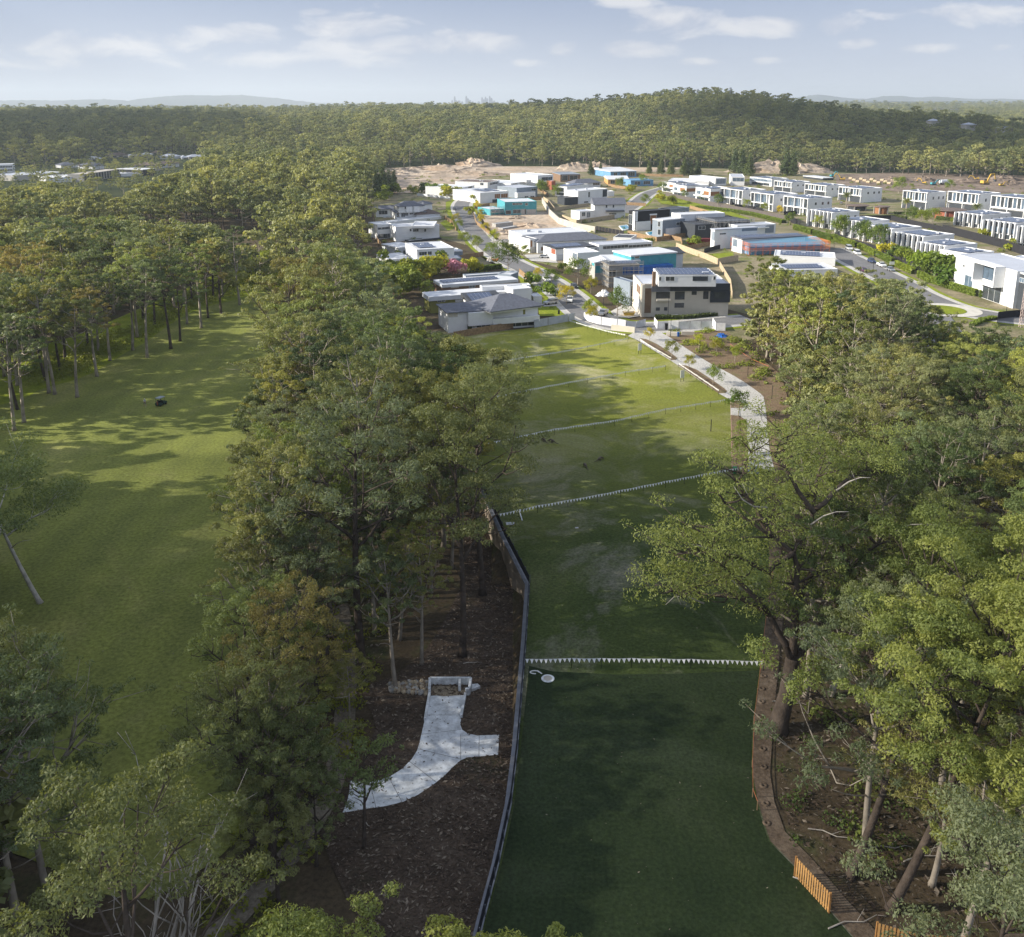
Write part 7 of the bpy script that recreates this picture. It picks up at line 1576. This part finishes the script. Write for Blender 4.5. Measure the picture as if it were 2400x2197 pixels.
for K, p, s, t_, lab in [(K4, (800, 1480), 1.25, GR, 'dark green kerb tree in front of the corner house entry'), (K4, (1528, 1440), 1.15, GR, 'round tree in front of the corner house hedge'), (K4, (445, 1190), 1.4, GR, 'wide dark kerb tree before the turquoise house'), (K4, (205, 1210), .95, GR, 'kerb tree over the white ute'), (K4, (340, 1380), .95, YE, 'yellow kerb tree beside the flat tray ute'), (K4, (540, 1500), .85, PG, 'small tree behind the banner panels'), (K4, (565, 1530), .7, YE, 'thin yellow sapling before the banner panels'), (K4, (560, 1270), .8, YE, 'thin yellow tree by the wrapped pallets'),
    (K3, (1045, 900), .9, PG, 'small kerb tree at the street bend'), (K3, (1165, 960), 1.0, PG, 'second kerb tree at the street bend, rounder'), (K3, (1305, 1040), 1.0, GR, 'kerb tree above the sand heap'), (K3, (1470, 1170), 1.7, (.5, .6, .6), 'big dark pine like tree at the corner of the bare plot'), (K3, (1330, 880), .9, PG, 'kerb tree next to the rock pile'), (K3, (960, 690), .8, YE, 'yellow kerb sapling at the top of the street'), (K3, (985, 760), .8, PG, 'kerb sapling below the yellow one'), (K3, (1195, 640), .8, YE, 'yellow tree across from the first kerb sapling'), (K3, (1215, 700), .8, YE, 'second yellow tree along the plot kerb'), (K3, (1250, 790), .8, YE, 'third yellow tree along the plot kerb'), (K3, (1170, 560), .8, YE, 'yellow tree by the plot fence'), (K3, (1820, 420), 1.4, GR, 'slim green tree by the upper grey house'), (K3, (1630, 1030), .8, PG, 'small tree on the paved drive'), (K3, (1770, 1230), .6, YE, 'bare young kerb tree above the white ute'),
    (K9, (365, 345), .75, YE, 'yellow sapling in the first planted bed'), (K9, (590, 520), .95, YE, 'larger yellow sapling at the end of the first planted bed'), (K9, (765, 640), .75, YE, 'bare sapling in the second planted bed'), (K9, (1015, 800), .95, GR, 'dark sapling in the second planted bed'), (K9, (1275, 1130), 1.2, (.4, .55, .4), 'dark wispy sapling between the two beds at the path bend'), (K9, (1285, 1530), .8, GR, 'low sapling in the long planted bed'), (K9, (1310, 1300), .6, GR, 'second low sapling in the long planted bed'), (K9, (870, 440), .9, PG, 'shrubby sapling on the mulched bank'), (K9, (1050, 480), .8, YE, 'yellow sapling on the mulched bank'), (K9, (1240, 560), .8, PG, 'sapling halfway down the mulched bank'),
    (K5, (560, 585), 1.2, GR, 'dark tree before the first grid windowed townhouse'), (K5, (400, 525), .8, GR, 'narrow conifer before the third orange banded townhouse'), (K5, (200, 495), .95, GR, 'round tree before the second orange banded townhouse'), (K5, (875, 605), .9, PG, 'light tree between the grid windowed townhouses'), (K5, (1060, 635), .85, PG, 'light tree before the middle grid windowed townhouse'), (K5, (1225, 665), .85, YE, 'yellow green tree before the third grid windowed townhouse'), (K5, (1880, 895), 1.5, GR, 'dark pointed tree before the second finned townhouse'), (K5, (1640, 810), 1.0, PG, 'light tree before the first finned townhouse'), (K5, (1330, 770), 1.0, GR, 'dark tree at the end of the long green hedge'), (K5, (1810, 1030), 1.0, GR, 'kerb tree before the farthest white van'),
    (K6, (45, 770), 1.5, (.4, .55, .5), 'dark tree between the first two finned townhouses'), (K6, (240, 850), 1.6, (.4, .55, .5), 'dark tree before the third finned townhouse'), (K6, (290, 860), 1.5, (.4, .55, .5), 'dark tree right beside the one before the third finned townhouse'), (K6, (440, 920), 1.7, (.4, .55, .5), 'tallest dark tree before the fourth finned townhouse'), (K6, (770, 640), 1.4, GR, 'first round garden tree before the black wall'), (K6, (870, 655), 1.2, PG, 'middle round garden tree before the black wall'), (K6, (985, 660), 1.35, PG, 'last round garden tree before the black wall'), (K6, (640, 325), 1.7, GR, 'dark tree between the two strip windowed townhouses'), (K6, (1170, 300), 1.2, GR, 'dark tree behind the strip windowed row'),
    (K4, (820, 330), 1.3, PG, 'pale tree by the low blue frame'), (K4, (1060, 480), 1.1, PG, 'kerb tree in the middle of the upper street'), (K4, (1215, 365), 1.2, GR, 'tree before the first orange banded townhouse'), (K4, (1025, 290), 1.2, GR, 'green tree before the low blue wrapped frame'), (K4, (120, 390), 1.6, PG, 'tall tree beside the white house with glazed front'), (K4, (240, 400), 1.2, PG, 'tree before the solar roof brick house')]:
    street(K, p, s*1.0, t_, lab)
# dark conifers in front of the forest
rng = np.random.default_rng(9); cs = []; rs = []
for i in range(26): z = 1+i*.42; cs.append((rng.normal()*.4, rng.normal()*.4, z)); rs.append(2.6*(1-i/27)**.8+.3)
cme = quads_mesh('crown', leaf_cloud(rng, cs, rs, 2600, .7, .5, width=.5), [M_leafd]); T = MB(); T.tube([(0, 0, 0), (0, 0, 11)], [.3, .1], 6); tme = bpy.data.meshes.new('trunk'); tme.from_pydata(T.v, [], T.f); tme.materials.append(M_barkd)
for i, (K, p, s) in enumerate([(K5, (60, 230), 1.2), (K5, (200, 240), 1.3), (K5, (270, 240), 1.2), (K5, (340, 235), 1.1), (K5, (740, 205), 1.8), (K5, (820, 230), 1.9), (K5, (900, 240), 1.6), (K5, (1290, 235), 1.9), (K5, (1360, 238), 1.8), (K4, (560, 195), 1.0), (K4, (650, 200), .9), (K4, (1090, 190), 1.0), (K4, (1200, 190), 1.2), (K3, (350, 380), 1.3), (K3, (240, 420), 1.8), (K3, (300, 400), 1.4), (K3, (190, 440), 1.6)]):
    g = gp(*K(*p)); e = empty('conifer', g, i*1.1, ['dark conifer before the forest, left of the long fence', 'dark conifer in front of the pale forest', 'dark conifer before the forest, next to the broad pair', 'low dark conifer above the orange banded townhouses', 'broad dark conifer behind the roof deck house', 'broadest dark conifer behind the roof deck house', 'dark conifer right of the roof deck house', 'dark pine standing alone against the brown mound', 'second dark pine beside the brown mound', 'small dark conifer by the dirt mounds', 'small dark conifer behind the upper houses', 'small dark conifer right of the blue frame', 'dark conifer behind the long fence', 'pointed dark conifer at the foot of the earthworks', 'tall dark conifer at the forest corner', 'dark conifer between the two forest corner ones', 'dark conifer deepest in the forest corner'][i], 'tree', 'dark conifers'); e.scale = (s,)*3
    for nm, me in (('trunk', tme), ('crown', cme)): o = bpy.data.objects.new(nm, me); C.objects.link(o); o.parent = e
# palms
def palm(K, p, h, label):
    g = gp(*K(*p)); e = empty('palm_tree', g, 0, label, 'palm', 'date palms between the townhouses'); T = MB(); T.tube([(0, 0, 0), (.05, 0, h*.5), (0, 0, h)], [.38, .30, .34], 8); T.build('trunk', M_bark, e)
    r = random.Random(int(h*10)); M = MB()
    for k in range(34):
        a = k*2.4; el = 1.25-1.6*(k/34); L = 3.1+.5*r.random(); pts = []
        for i in range(6): t = i/5; rr = L*t*math.cos(el*(1-t*.4)); z = h+L*t*math.sin(el)-1.5*t*t; pts.append(Vector((math.cos(a)*rr, math.sin(a)*rr, z)))
        for i in range(5):
            d = (pts[i+1]-pts[i]).normalized(); s = d.cross(Vector((0, 0, 1))).normalized()
            for sgn in (-1, 1):
                for q in (0, .5):
                    b = pts[i]+(pts[i+1]-pts[i])*q; w_ = .75*math.sin(math.pi*min(1, (i+q)/5+.12))
                    M.add([b, b+d*.28, b+s*sgn*w_+d*.35-Vector((0, 0, .25)), b+s*sgn*w_*.9+d*.2-Vector((0, 0, .22))], [(0, 1, 2, 3)])
    o = M.build('fronds', M_leafd, e); o.color = (1.7, 1.5, 1.1, 1)
palm(K6, (100, 470), 7.5, 'date palm beside the dark round pavilion'); palm(K6, (712, 560), 8.5, 'tall date palm before the lone strip windowed townhouse'); palm(K6, (1440, 560), 5.5, 'date palm crown rising behind the round pergola roof'); palm(K6, (1670, 570), 5.5, 'date palm crown before the last strip windowed townhouse'); palm(K7, (575, 300), 8, 'tall palm above the blue grey suburb roof'); palm(K7, (720, 290), 7, 'tall palm beside the open window grid block'); palm(K7, (255, 290), 7, 'tall palm over the pale concrete shell')
# street lamps and masts
def lamp(K, p, h, label, arm=1.2): 
    g = gp(*K(*p)); e = empty('street_lamp', g, 0, label, 'street lamp', 'street lamps'); M = MB(); M.tube([(0, 0, 0), (0, 0, h)], [.09, .05], 6); M.build('pole', M_black, e); M = MB(); M.bar((0, 0, h), (arm, 0, h+.1), .08); M.box(arm-.1, arm+.5, -.14, .14, h+.03, h+.13); M.build('lamp_head', M_steel, e)
lamp(K4, (675, 1400), 7, 'dark street lamp beside the wrapped pallets'); lamp(K4, (1262, 1500), 8, 'dark street lamp in front of the corner house'); lamp(K9, (577, 305), 6, 'dark street lamp beside the low cream wall'); lamp(K6, (375, 1145), 7, 'dark street lamp across from the navy car'); lamp(K6, (1745, 1590), 7, 'pale street lamp by the roundabout exit'); lamp(K6, (335, 215), 9, 'tall yard lamp behind the palm townhouse')
M_lat = mat('red_white_lattice', (.75, .60, .55), scale=.8, var=.25)
def mast(p, h, w_, m, label, name='mast', cat='mast', dishes=False):
    e = empty(name, p, 0, label, cat); M = MB()
    for sx, sy in ((-1, -1), (1, -1), (1, 1), (-1, 1)): M.bar((sx*w_, sy*w_, 0), (sx*w_*.5, sy*w_*.5, h), w_*.16)
    n = max(4, int(h/(w_*2)))
    for i in range(n):
        z0 = h*i/n; z1 = h*(i+1)/n; f0 = w_*(1-.5*i/n); f1 = w_*(1-.5*(i+1)/n); M.bar((-f0, -f0, z0), (f1, -f1, z1), w_*.1); M.bar((f0, f0, z0), (-f1, f1, z1), w_*.1); M.bar((-f0, f0, z0), (-f1, -f1, z1), w_*.1)
    M.build('tower', m, e)
    if dishes: Q = MB(); Q.lathe([(w_*1.6, h-3), (w_*1.6, h-.5)], n=8); Q.build('antenna', M_steel, e)
mast(gp(*K6(1905, 1700)), 17, .5, M_lat, 'red and white lattice mast at the picture edge by the roundabout')
for (u, vt, vb, lab) in [(1634, 209, 222, 'small telecom mast on the dark hilltop'), (1711, 205, 224, 'taller telecom mast on the dark hilltop'), (2081, 252, 272, 'thin white mast rising from the far woods')]:
    Y = 1500 if u < 1800 else 2200; b = at_depth(u, vb+6, Y); t_ = at_depth(u, vt, Y); mast(b, t_.z-b.z, 1.1 if u < 1800 else .8, M_steel, lab, 'telecom_mast', 'telecom mast', dishes=True)
M = MB(); M.box(-6, 6, -1.2, 1.2, 0, 2.6)
for k in range(24): M.box(-6+k*.5, -5.8+k*.5, -1.26, -1.2, .1, 2.5)
o = M.build('shipping_container', mat('red_container', (.16, .03, .03), scale=1), None, False, gp(*K4(1565, 825))); tag(o, 'dark red shipping container in the weedy plot', 'container')
for K, pl, lab in [(K4, [(815, 665), (890, 655), (930, 690), (850, 705)], 'blue pool beside the black cube house'), (K4, [(1060, 725), (1130, 712), (1170, 740), (1090, 755)], 'bright blue pool before the slanting roof house'), (K3, [(232, 598), (290, 595), (330, 630), (240, 632)], 'blue pool beside the small pavilion')]:
    pp = PX([K(*p) for p in pl]); c = Vector((sum(p[0] for p in pp)/4, sum(p[1] for p in pp)/4, 0)); e = empty('swimming_pool', c, 0, lab, 'pool', 'garden pools')
    M = MB(); M.prism([(p[0]-c.x, p[1]-c.y) for p in pp], 0, .45); M.build('coping', M_concw, e); M = MB(); M.prism([((p[0]-c.x)*.82, (p[1]-c.y)*.82) for p in pp], .3, .47); M.build('water', M_water, e)
# ------------------------------------------------------------------ people and animals (grown as single skins)
def skin_mesh(name, verts, edges, root=0, sub=2):
    me = bpy.data.meshes.new(name); me.from_pydata([v[:3] for v in verts], edges, []); o = bpy.data.objects.new(name, me); C.objects.link(o)
    o.modifiers.new('s', 'SKIN'); o.modifiers.new('b', 'SUBSURF').levels = sub; sv = me.skin_vertices[0].data
    for i, v in enumerate(verts): sv[i].radius = (v[3], v[4] if len(v) > 4 else v[3]); sv[i].use_root = (i == root)
    dg = bpy.context.evaluated_depsgraph_get(); m2 = bpy.data.meshes.new_from_object(o.evaluated_get(dg)); bpy.data.objects.remove(o); bpy.data.meshes.remove(me); m2.name = name; return m2
# golfer, addressing the ball
gv = [(0, 0, .95, .15, .12), (0, 0, 1.15, .15, .11), (0, -.08, 1.38, .18, .11), (0, -.13, 1.50, .06), (0, -.17, 1.66, .10, .115), (-.2, -.10, 1.43, .065), (.2, -.10, 1.43, .065), (-.22, -.28, 1.18, .05), (.22, -.28, 1.18, .05), (-.05, -.42, .98, .042), (.05, -.42, .96, .042),
      (-.11, 0, .88, .10), (.11, 0, .88, .10), (-.2, -.06, .50, .07), (.2, -.06, .50, .07), (-.26, .02, .10, .05), (.26, .02, .10, .05), (-.28, -.14, .04, .045), (.28, -.14, .04, .045), (-.02, -.46, .88, .03), (.02, -.47, .86, .03)]
ge = [(0, 1), (1, 2), (2, 3), (3, 4), (2, 5), (2, 6), (5, 7), (6, 8), (7, 9), (8, 10), (0, 11), (0, 12), (11, 13), (12, 14), (13, 15), (14, 16), (15, 17), (16, 18), (9, 19), (10, 20)]
M_skin = mat('skin', (.45, .26, .18), var=.03); M_shirt = mat('pale_shirt', (.62, .64, .68), var=.04); M_short = mat('dark_shorts', (.03, .035, .05), var=.1)
bm_ = skin_mesh('person', gv, ge); bm_.materials.clear()
for m in (M_skin, M_shirt, M_short): bm_.materials.append(m)
for f in bm_.polygons:
    c = f.center; f.material_index = 1 if 1.02 < c.z < 1.50 and abs(c.x) < .3 and c.y > -.3 else 2 if .52 < c.z <= 1.02 and c.y > -.3 else 0; f.use_smooth = True
p = at(340, 952, WEST); o = bpy.data.objects.new('person', bm_); C.objects.link(o); o.location = p; o.rotation_euler = (0, 0, .5); tag(o, 'golfer in pale shirt and dark shorts bending over the ball on the fairway', 'person'); 
M = MB(); M.lathe([(.115, 1.66), (.12, 1.72), (.09, 1.79), (.03, 1.81)], (0, -.16, 0), 10); M.box(-.09, .09, -.36, -.22, 1.68, 1.70); M.build('cap', M_whitep, o)
M = MB(); M.tube([(0, -.44, .98), (.02, -1.0, .05)], [.02, .012], 5); M.box(-.02, .12, -1.06, -.98, 0, .06); c = M.build('golf_club', M_steel, None, False, p); c.rotation_euler = (0, 0, .5); tag(c, 'golf club held by the golfer over the ball', 'golf club')
# golf cart
p = at(378, 950, WEST); e = empty('golf_cart', p, 1.2, 'dark green golf cart with grey roof standing beside the golfer', 'golf cart'); P_gr = mat('dark_green_cart_paint', (.02, .06, .05), rough=.3)
M = MB(); M.prism([(-1.25, .3), (-1.25, .8), (-.55, .85), (-.4, .55), (.35, .5), (.6, .95), (1.2, .75), (1.3, .35)], -.6, .6, 0, lambda x, z, y: (x, y, z)); M.build('body', P_gr, e)
M = MB(); M.box(-.5, .05, -.55, .55, .75, .9); M.box(-.62, -.48, -.55, .55, .85, 1.3); M.build('seat', M_black, e); MB().prism([(-1.0, 1.83), (-.95, 1.93), (.7, 1.93), (.8, 1.83)], -.65, .65, 0, lambda x, z, y: (x, y, z)).build('roof', mat('cart_roof', (.30, .34, .38)), e)
for x, y in ((-.9, -.58), (-.9, .58)): M = MB(); M.bar((x, y, .8), (x, y, 1.85), .05); M.build('roof_post', M_black, e)
for y in (-.56, .56): M = MB(); M.bar((.62, y, .9), (.45, y, 1.85), .05); M.build('roof_post', M_black, e)
for x in (-.8, .85):
    for y in (-.55, .55): M = MB(); wheel(M, x, y, .23, .2); M.build('wheel', M_tyre, e)
M = MB(); M.tube([(-1.35, -.25, .5), (-1.5, -.25, 1.25)], [.14, .16], 8); M.build('golf_bag', M_brick, e); M = MB(); M.lathe([(.17, -.02), (.17, .02)], (.28, .28, 1.1), 10); M.build('steering_wheel', M_black, e)
# kangaroos grazing on the lawn
kv = [(0, 0, .55, .20, .17), (.28, 0, .62, .17, .15), (.55, 0, .50, .12, .11), (.72, 0, .36, .07), (.88, 0, .24, .075, .085), (1.02, 0, .17, .045), (-.25, 0, .48, .16, .15), (-.55, 0, .24, .08), (-.95, 0, .09, .055), (-1.4, 0, .05, .03),
      (-.05, .17, .42, .13, .10), (.18, .19, .28, .075), (-.16, .19, .12, .045), (.16, .19, .04, .035), (-.05, -.17, .42, .13, .10), (.18, -.19, .28, .075), (-.16, -.19, .12, .045), (.16, -.19, .04, .035),
      (.56, .09, .36, .045), (.60, .09, .16, .03), (.66, .09, .03, .025), (.56, -.09, .36, .045), (.60, -.09, .16, .03), (.66, -.09, .03, .025), (.84, .05, .33, .025), (.80, .08, .46, .03, .015), (.84, -.05, .33, .025), (.80, -.08, .46, .03, .015)]
ke = [(0, 1), (1, 2), (2, 3), (3, 4), (4, 5), (0, 6), (6, 7), (7, 8), (8, 9), (0, 10), (10, 11), (11, 12), (12, 13), (0, 14), (14, 15), (15, 16), (16, 17), (2, 18), (18, 19), (19, 20), (2, 21), (21, 22), (22, 23), (4, 24), (24, 25), (4, 26), (26, 27)]
km = skin_mesh('kangaroo', kv, ke); km.materials.clear(); km.materials.append(mat('grey_brown_fur', (.11, .085, .065), scale=3, var=.3))
for f in km.polygons: f.use_smooth = True
for i, (u, v, rz, lab) in enumerate([(1275, 1036, 2.2, 'kangaroo grazing nearest the wooded side of the lawn'), (1294, 1038, 2.6, 'kangaroo grazing right beside the first one'), (1372, 1096, 1.9, 'kangaroo grazing alone, closest to the camera'), (1406, 1080, .6, 'kangaroo grazing farthest to the path side of the lawn')]):
    o = bpy.data.objects.new('kangaroo', km); C.objects.link(o); o.location = at(u, v); o.rotation_euler = (0, 0, rz); o.scale = (1.0,)*3; tag(o, lab, 'kangaroo', 'kangaroos grazing on the lawn')

def far_from_road(x, y): return all(min((x-q[0])**2+(y-q[1])**2 for q in R_) > 60 for R_ in (RD1, RD2, RD3))
tw = [p for p in PX([(760, 650), (880, 520), (880, 440), (1000, 400), (1300, 398), (1600, 402), (1900, 412), (2400, 440), (2440, 700), (2100, 640), (1900, 600), (1700, 720), (1480, 745), (1300, 740), (1060, 660), (960, 660), (880, 700)])]
rr2 = random.Random(12); cs = []; rs = []
dirtp = PX([K3(*p) for p in [(1180, 600), (1400, 590), (1840, 570), (2000, 640), (2100, 740), (1560, 760), (1560, 880), (1330, 880), (1230, 760)]])
while len(cs) < 650:
    x = rr2.uniform(-190, 420); y = rr2.uniform(280, 830)
    if inside(x, y, tw) and far_from_road(x, y) and not inside(x, y, dirtp): cs.append((x, y, .2)); rs.append(.6+1.3*rr2.random()**2)
o = bpy.data.objects.new('garden_planting', quads_mesh('garden_planting', leaf_cloud(np.random.default_rng(77), cs, rs, 42000, .5, .9, width=.6, droop=0), [M_leafy])); C.objects.link(o); o['kind'] = 'stuff'; o.color = (.8, .85, .7, 1); tag(o, 'low garden planting scattered between the houses', 'garden planting')
# ------------------------------------------------------------------ far hills, city, clouds
def ridge(name, prof, Y, depth, m, label=None):
    """a long hill with a front and back slope, crest given by its picture outline at distance Y"""
    vs = []; fs = []; P = []
    for i in range(len(prof)-1):
        for k in range(6):
            t = k/6; u = prof[i][0]*(1-t)+prof[i+1][0]*t; v = prof[i][1]*(1-t)+prof[i+1][1]*t+random.gauss(0, .35); P.append((u, v))
    P.append(prof[-1]); rows = 7; n = len(P)
    for j in range(rows*2-1):
        f = j/(rows-1); s = math.sin(min(f, 2-f)*math.pi/2)
        for u, v in P:
            c = at_depth(u, v, Y); y = Y+(f-1)*depth; z0 = -60; z = z0+(c.z-z0)*s*(1+.04*random.gauss(0, 1)*(0 if j == rows-1 else 1)); vs.append((c.x*y/Y, y, z if j != rows-1 else c.z))
    for j in range(rows*2-2):
        for i in range(n-1): a = j*n+i; fs.append((a, a+1, a+n+1, a+n))
    me = bpy.data.meshes.new(name); me.from_pydata(vs, [], fs); me.polygons.foreach_set('use_smooth', [True]*len(fs)); me.materials.append(m); o = bpy.data.objects.new(name, me); C.objects.link(o); o['kind'] = 'structure'
random.seed(11)
M_hill = mat('far_hill', (.05, .07, .045), scale=.004, var=.4)
ridge('mountain', [(-400, 236), (0, 236), (60, 235), (150, 236), (210, 233), (260, 234), (300, 236), (345, 230), (400, 225), (440, 223), (500, 224), (560, 223), (600, 226), (650, 230), (700, 237), (760, 243), (820, 246)], 15000, 2500, M_hill)
ridge('hills', [(-300, 250), (0, 249), (120, 251), (260, 251), (330, 248), (380, 246), (440, 250), (480, 247), (520, 250), (700, 251), (900, 249), (1100, 249), (1300, 247), (1500, 244), (1700, 240), (2000, 238), (2300, 238), (2700, 238)], 8500, 1500, M_hill)
ridge('mountain', [(1740, 240), (1800, 233), (1850, 231), (1885, 227), (1915, 222), (1945, 225), (1980, 230), (2030, 232), (2070, 226), (2110, 225), (2150, 229), (2200, 227), (2260, 231), (2350, 232), (2500, 236)], 14000, 1500, M_hill)
# city towers on the horizon
M_city = mat('hazy_tower', (.12, .14, .18), scale=.01, var=.15)
for i, (u, vt, wpx, d) in enumerate([(1060, 235, 3, 0), (1066, 226, 3, 1), (1069, 235, 4, 0), (1076, 236, 5, 1), (1083, 238, 4, 0), (1093, 225, 3, 1), (1097, 231, 4, 0), (1102, 235, 4, 1), (1108, 238, 4, 0), (1122, 238, 5, 0), (1130, 228, 3, 1), (1134, 233, 3, 0), (1138, 227, 3, 0), (1142, 231, 4, 1), (1148, 225, 3, 0), (1152, 230, 4, 1), (1158, 236, 5, 0), (1166, 239, 5, 0), (1044, 240, 6, 0), (1178, 240, 7, 0)]):
    Y = 13000+d*150; b = at_depth(u, 250, Y); t_ = at_depth(u, vt, Y); w_ = wpx*Y/F*1.25; h_ = t_.z+0
    e = empty('city_tower', (b.x, Y, -20), 0, None, 'tower', 'skyscrapers of the far city skyline')
    e['label'] = ['low slab at the near end of the city cluster', 'slim needle tower leading the first city cluster', 'shorter block beside the needle tower', 'squat block in the first city cluster', 'low block after the first city cluster', 'tall slim tower in the middle cluster', 'stepped tower beside the tall middle one', 'mid height block in the middle cluster', 'low block closing the middle cluster', 'low wide block opening the last cluster', 'slim tower at the start of the last cluster', 'mid tower in the last cluster', 'tall tower in the last cluster', 'broad tower in the last cluster', 'tallest tower of the last cluster', 'broad tower beside the tallest', 'low broad block ending the last cluster', 'outlying low block past the last cluster', 'outlying low block before the first cluster', 'farthest outlying low block of the city'][i]
    M = MB(); M.box(-w_/2, w_/2, -w_/2, w_/2, 0, (h_+20)*.88); M.build('shaft', M_city, e); M = MB(); M.box(-w_*.32, w_*.32, -w_*.32, w_*.32, (h_+20)*.88, h_+20); M.build('crown_storey', M_city, e)
M = MB(); r = random.Random(3)
for k in range(420):
    u = 620+r.random()*900; Y = 6800+r.random()*1200; b = at_depth(u, 250, Y); s = 10+r.random()*26; M.box(b.x-s, b.x+s, Y, Y+s, -60, -24+r.random()*18)
o = M.build('distant_suburbs', mat('pale_suburb', (.45, .46, .47), scale=.01, var=.4)); o['kind'] = 'stuff'; o['label'] = 'pale band of distant suburbs below the city skyline'; o['category'] = 'suburbs'
# clouds outside the frame whose shade lies over the near ground and the far hills
def cloudmat(name, dens, scale):
    m = bpy.data.materials.new(name); m.use_nodes = True; t = NT(m.node_tree); t.n.clear()
    tc = t.new('ShaderNodeTexCoord'); ob = tc.outputs['Object']; ln = t.new('ShaderNodeVectorMath', operation='LENGTH'); t.link(t.scalev(ob, (1, 1, 0)), ln.inputs[0])
    edge = t.ramp(t.math('ADD', ln.outputs['Value'], t.math('MULTIPLY', t.math('SUBTRACT', t.noise(ob, scale, 5, .6), .5), .9)), [(.42, 1.0), (.95, 0.0)], 'EASE')
    fac = t.math('MULTIPLY', edge, dens)
    tr = t.new('ShaderNodeBsdfTransparent'); df = t.new('ShaderNodeBsdfDiffuse'); df.inputs[0].default_value = (.85, .86, .9, 1); tl = t.new('ShaderNodeBsdfTranslucent'); tl.inputs[0].default_value = (.85, .86, .9, 1)
    a = t.new('ShaderNodeMixShader'); t.link(df.outputs[0], a.inputs[1]); t.link(tl.outputs[0], a.inputs[2]); b = t.new('ShaderNodeMixShader'); t.link(fac, b.inputs[0]); t.link(tr.outputs[0], b.inputs[1]); t.link(a.outputs[0], b.inputs[2])
    o = t.new('ShaderNodeOutputMaterial'); t.link(b.outputs[0], o.inputs[0]); return m
def cloud(gx, gy, rx, ry, alt, dens, label, scale=2.2, rz=0.0):
    t = alt/sdir.z; x = gx+sdir.x*t; y = gy+sdir.y*t; M = MB(); n = 40; vs = []; r = random.Random(int(rx)); J = 12
    for j in range(J+1):
        ph = math.pi*j/J
        for i in range(n):
            a = 6.2832*i/n; k = 1+.12*math.sin(a*3+j)+.06*math.sin(a*7-j*2); vs.append((math.sin(ph)*math.cos(a)*k, math.sin(ph)*math.sin(a)*k, math.cos(ph)*(.10 if ph < math.pi/2 else .04)*(1+.4*math.sin(a*5+j*1.7)*math.sin(ph))))
    fs = [(j*n+i, j*n+(i+1) % n, (j+1)*n+(i+1) % n, (j+1)*n+i) for j in range(J) for i in range(n)]
    M.add(vs, fs); o = M.build('cloud', cloudmat('cloud_vapour', dens, scale), None, True, (x, y, alt)); o.scale = (rx, ry, (rx+ry)/2); o.rotation_euler = (0, 0, rz); o['kind'] = 'structure'; return o
cloud(20, -10, 340, 225, 520, .32, '', 2.0)
cloud(-85, 95, 95, 80, 520, .6, '', 2.0)  # unseen cloud, added only to deepen the shade on the near fairway
cloud(560, 1230, 300, 480, 800, .93, '', 2.2, -.42)
cloud(380, 1850, 560, 330, 900, .95, '', 2.5)
cloud(-690, 1560, 420, 850, 900, .95, '', 2.2, .42)
# ------------------------------------------------------------------ the air between here and the far hills
hz_ = MB(); hz_.box(-17000, 17000, -300, 27000, -60, 340)
hm = bpy.data.materials.new('haze'); hm.use_nodes = True; t = NT(hm.node_tree); t.n.clear()
pv = t.new('ShaderNodeVolumePrincipled'); pv.inputs['Color'].default_value = (.80, .90, 1.0, 1); pv.inputs['Density'].default_value = 8.5e-5; pv.inputs['Anisotropy'].default_value = .15
o = t.new('ShaderNodeOutputMaterial'); t.link(pv.outputs[0], o.inputs['Volume'])
ho = hz_.build('haze', hm); ho['kind'] = 'stuff'; ho['label'] = 'thin blue haze over the far hills'; ho['category'] = 'haze'
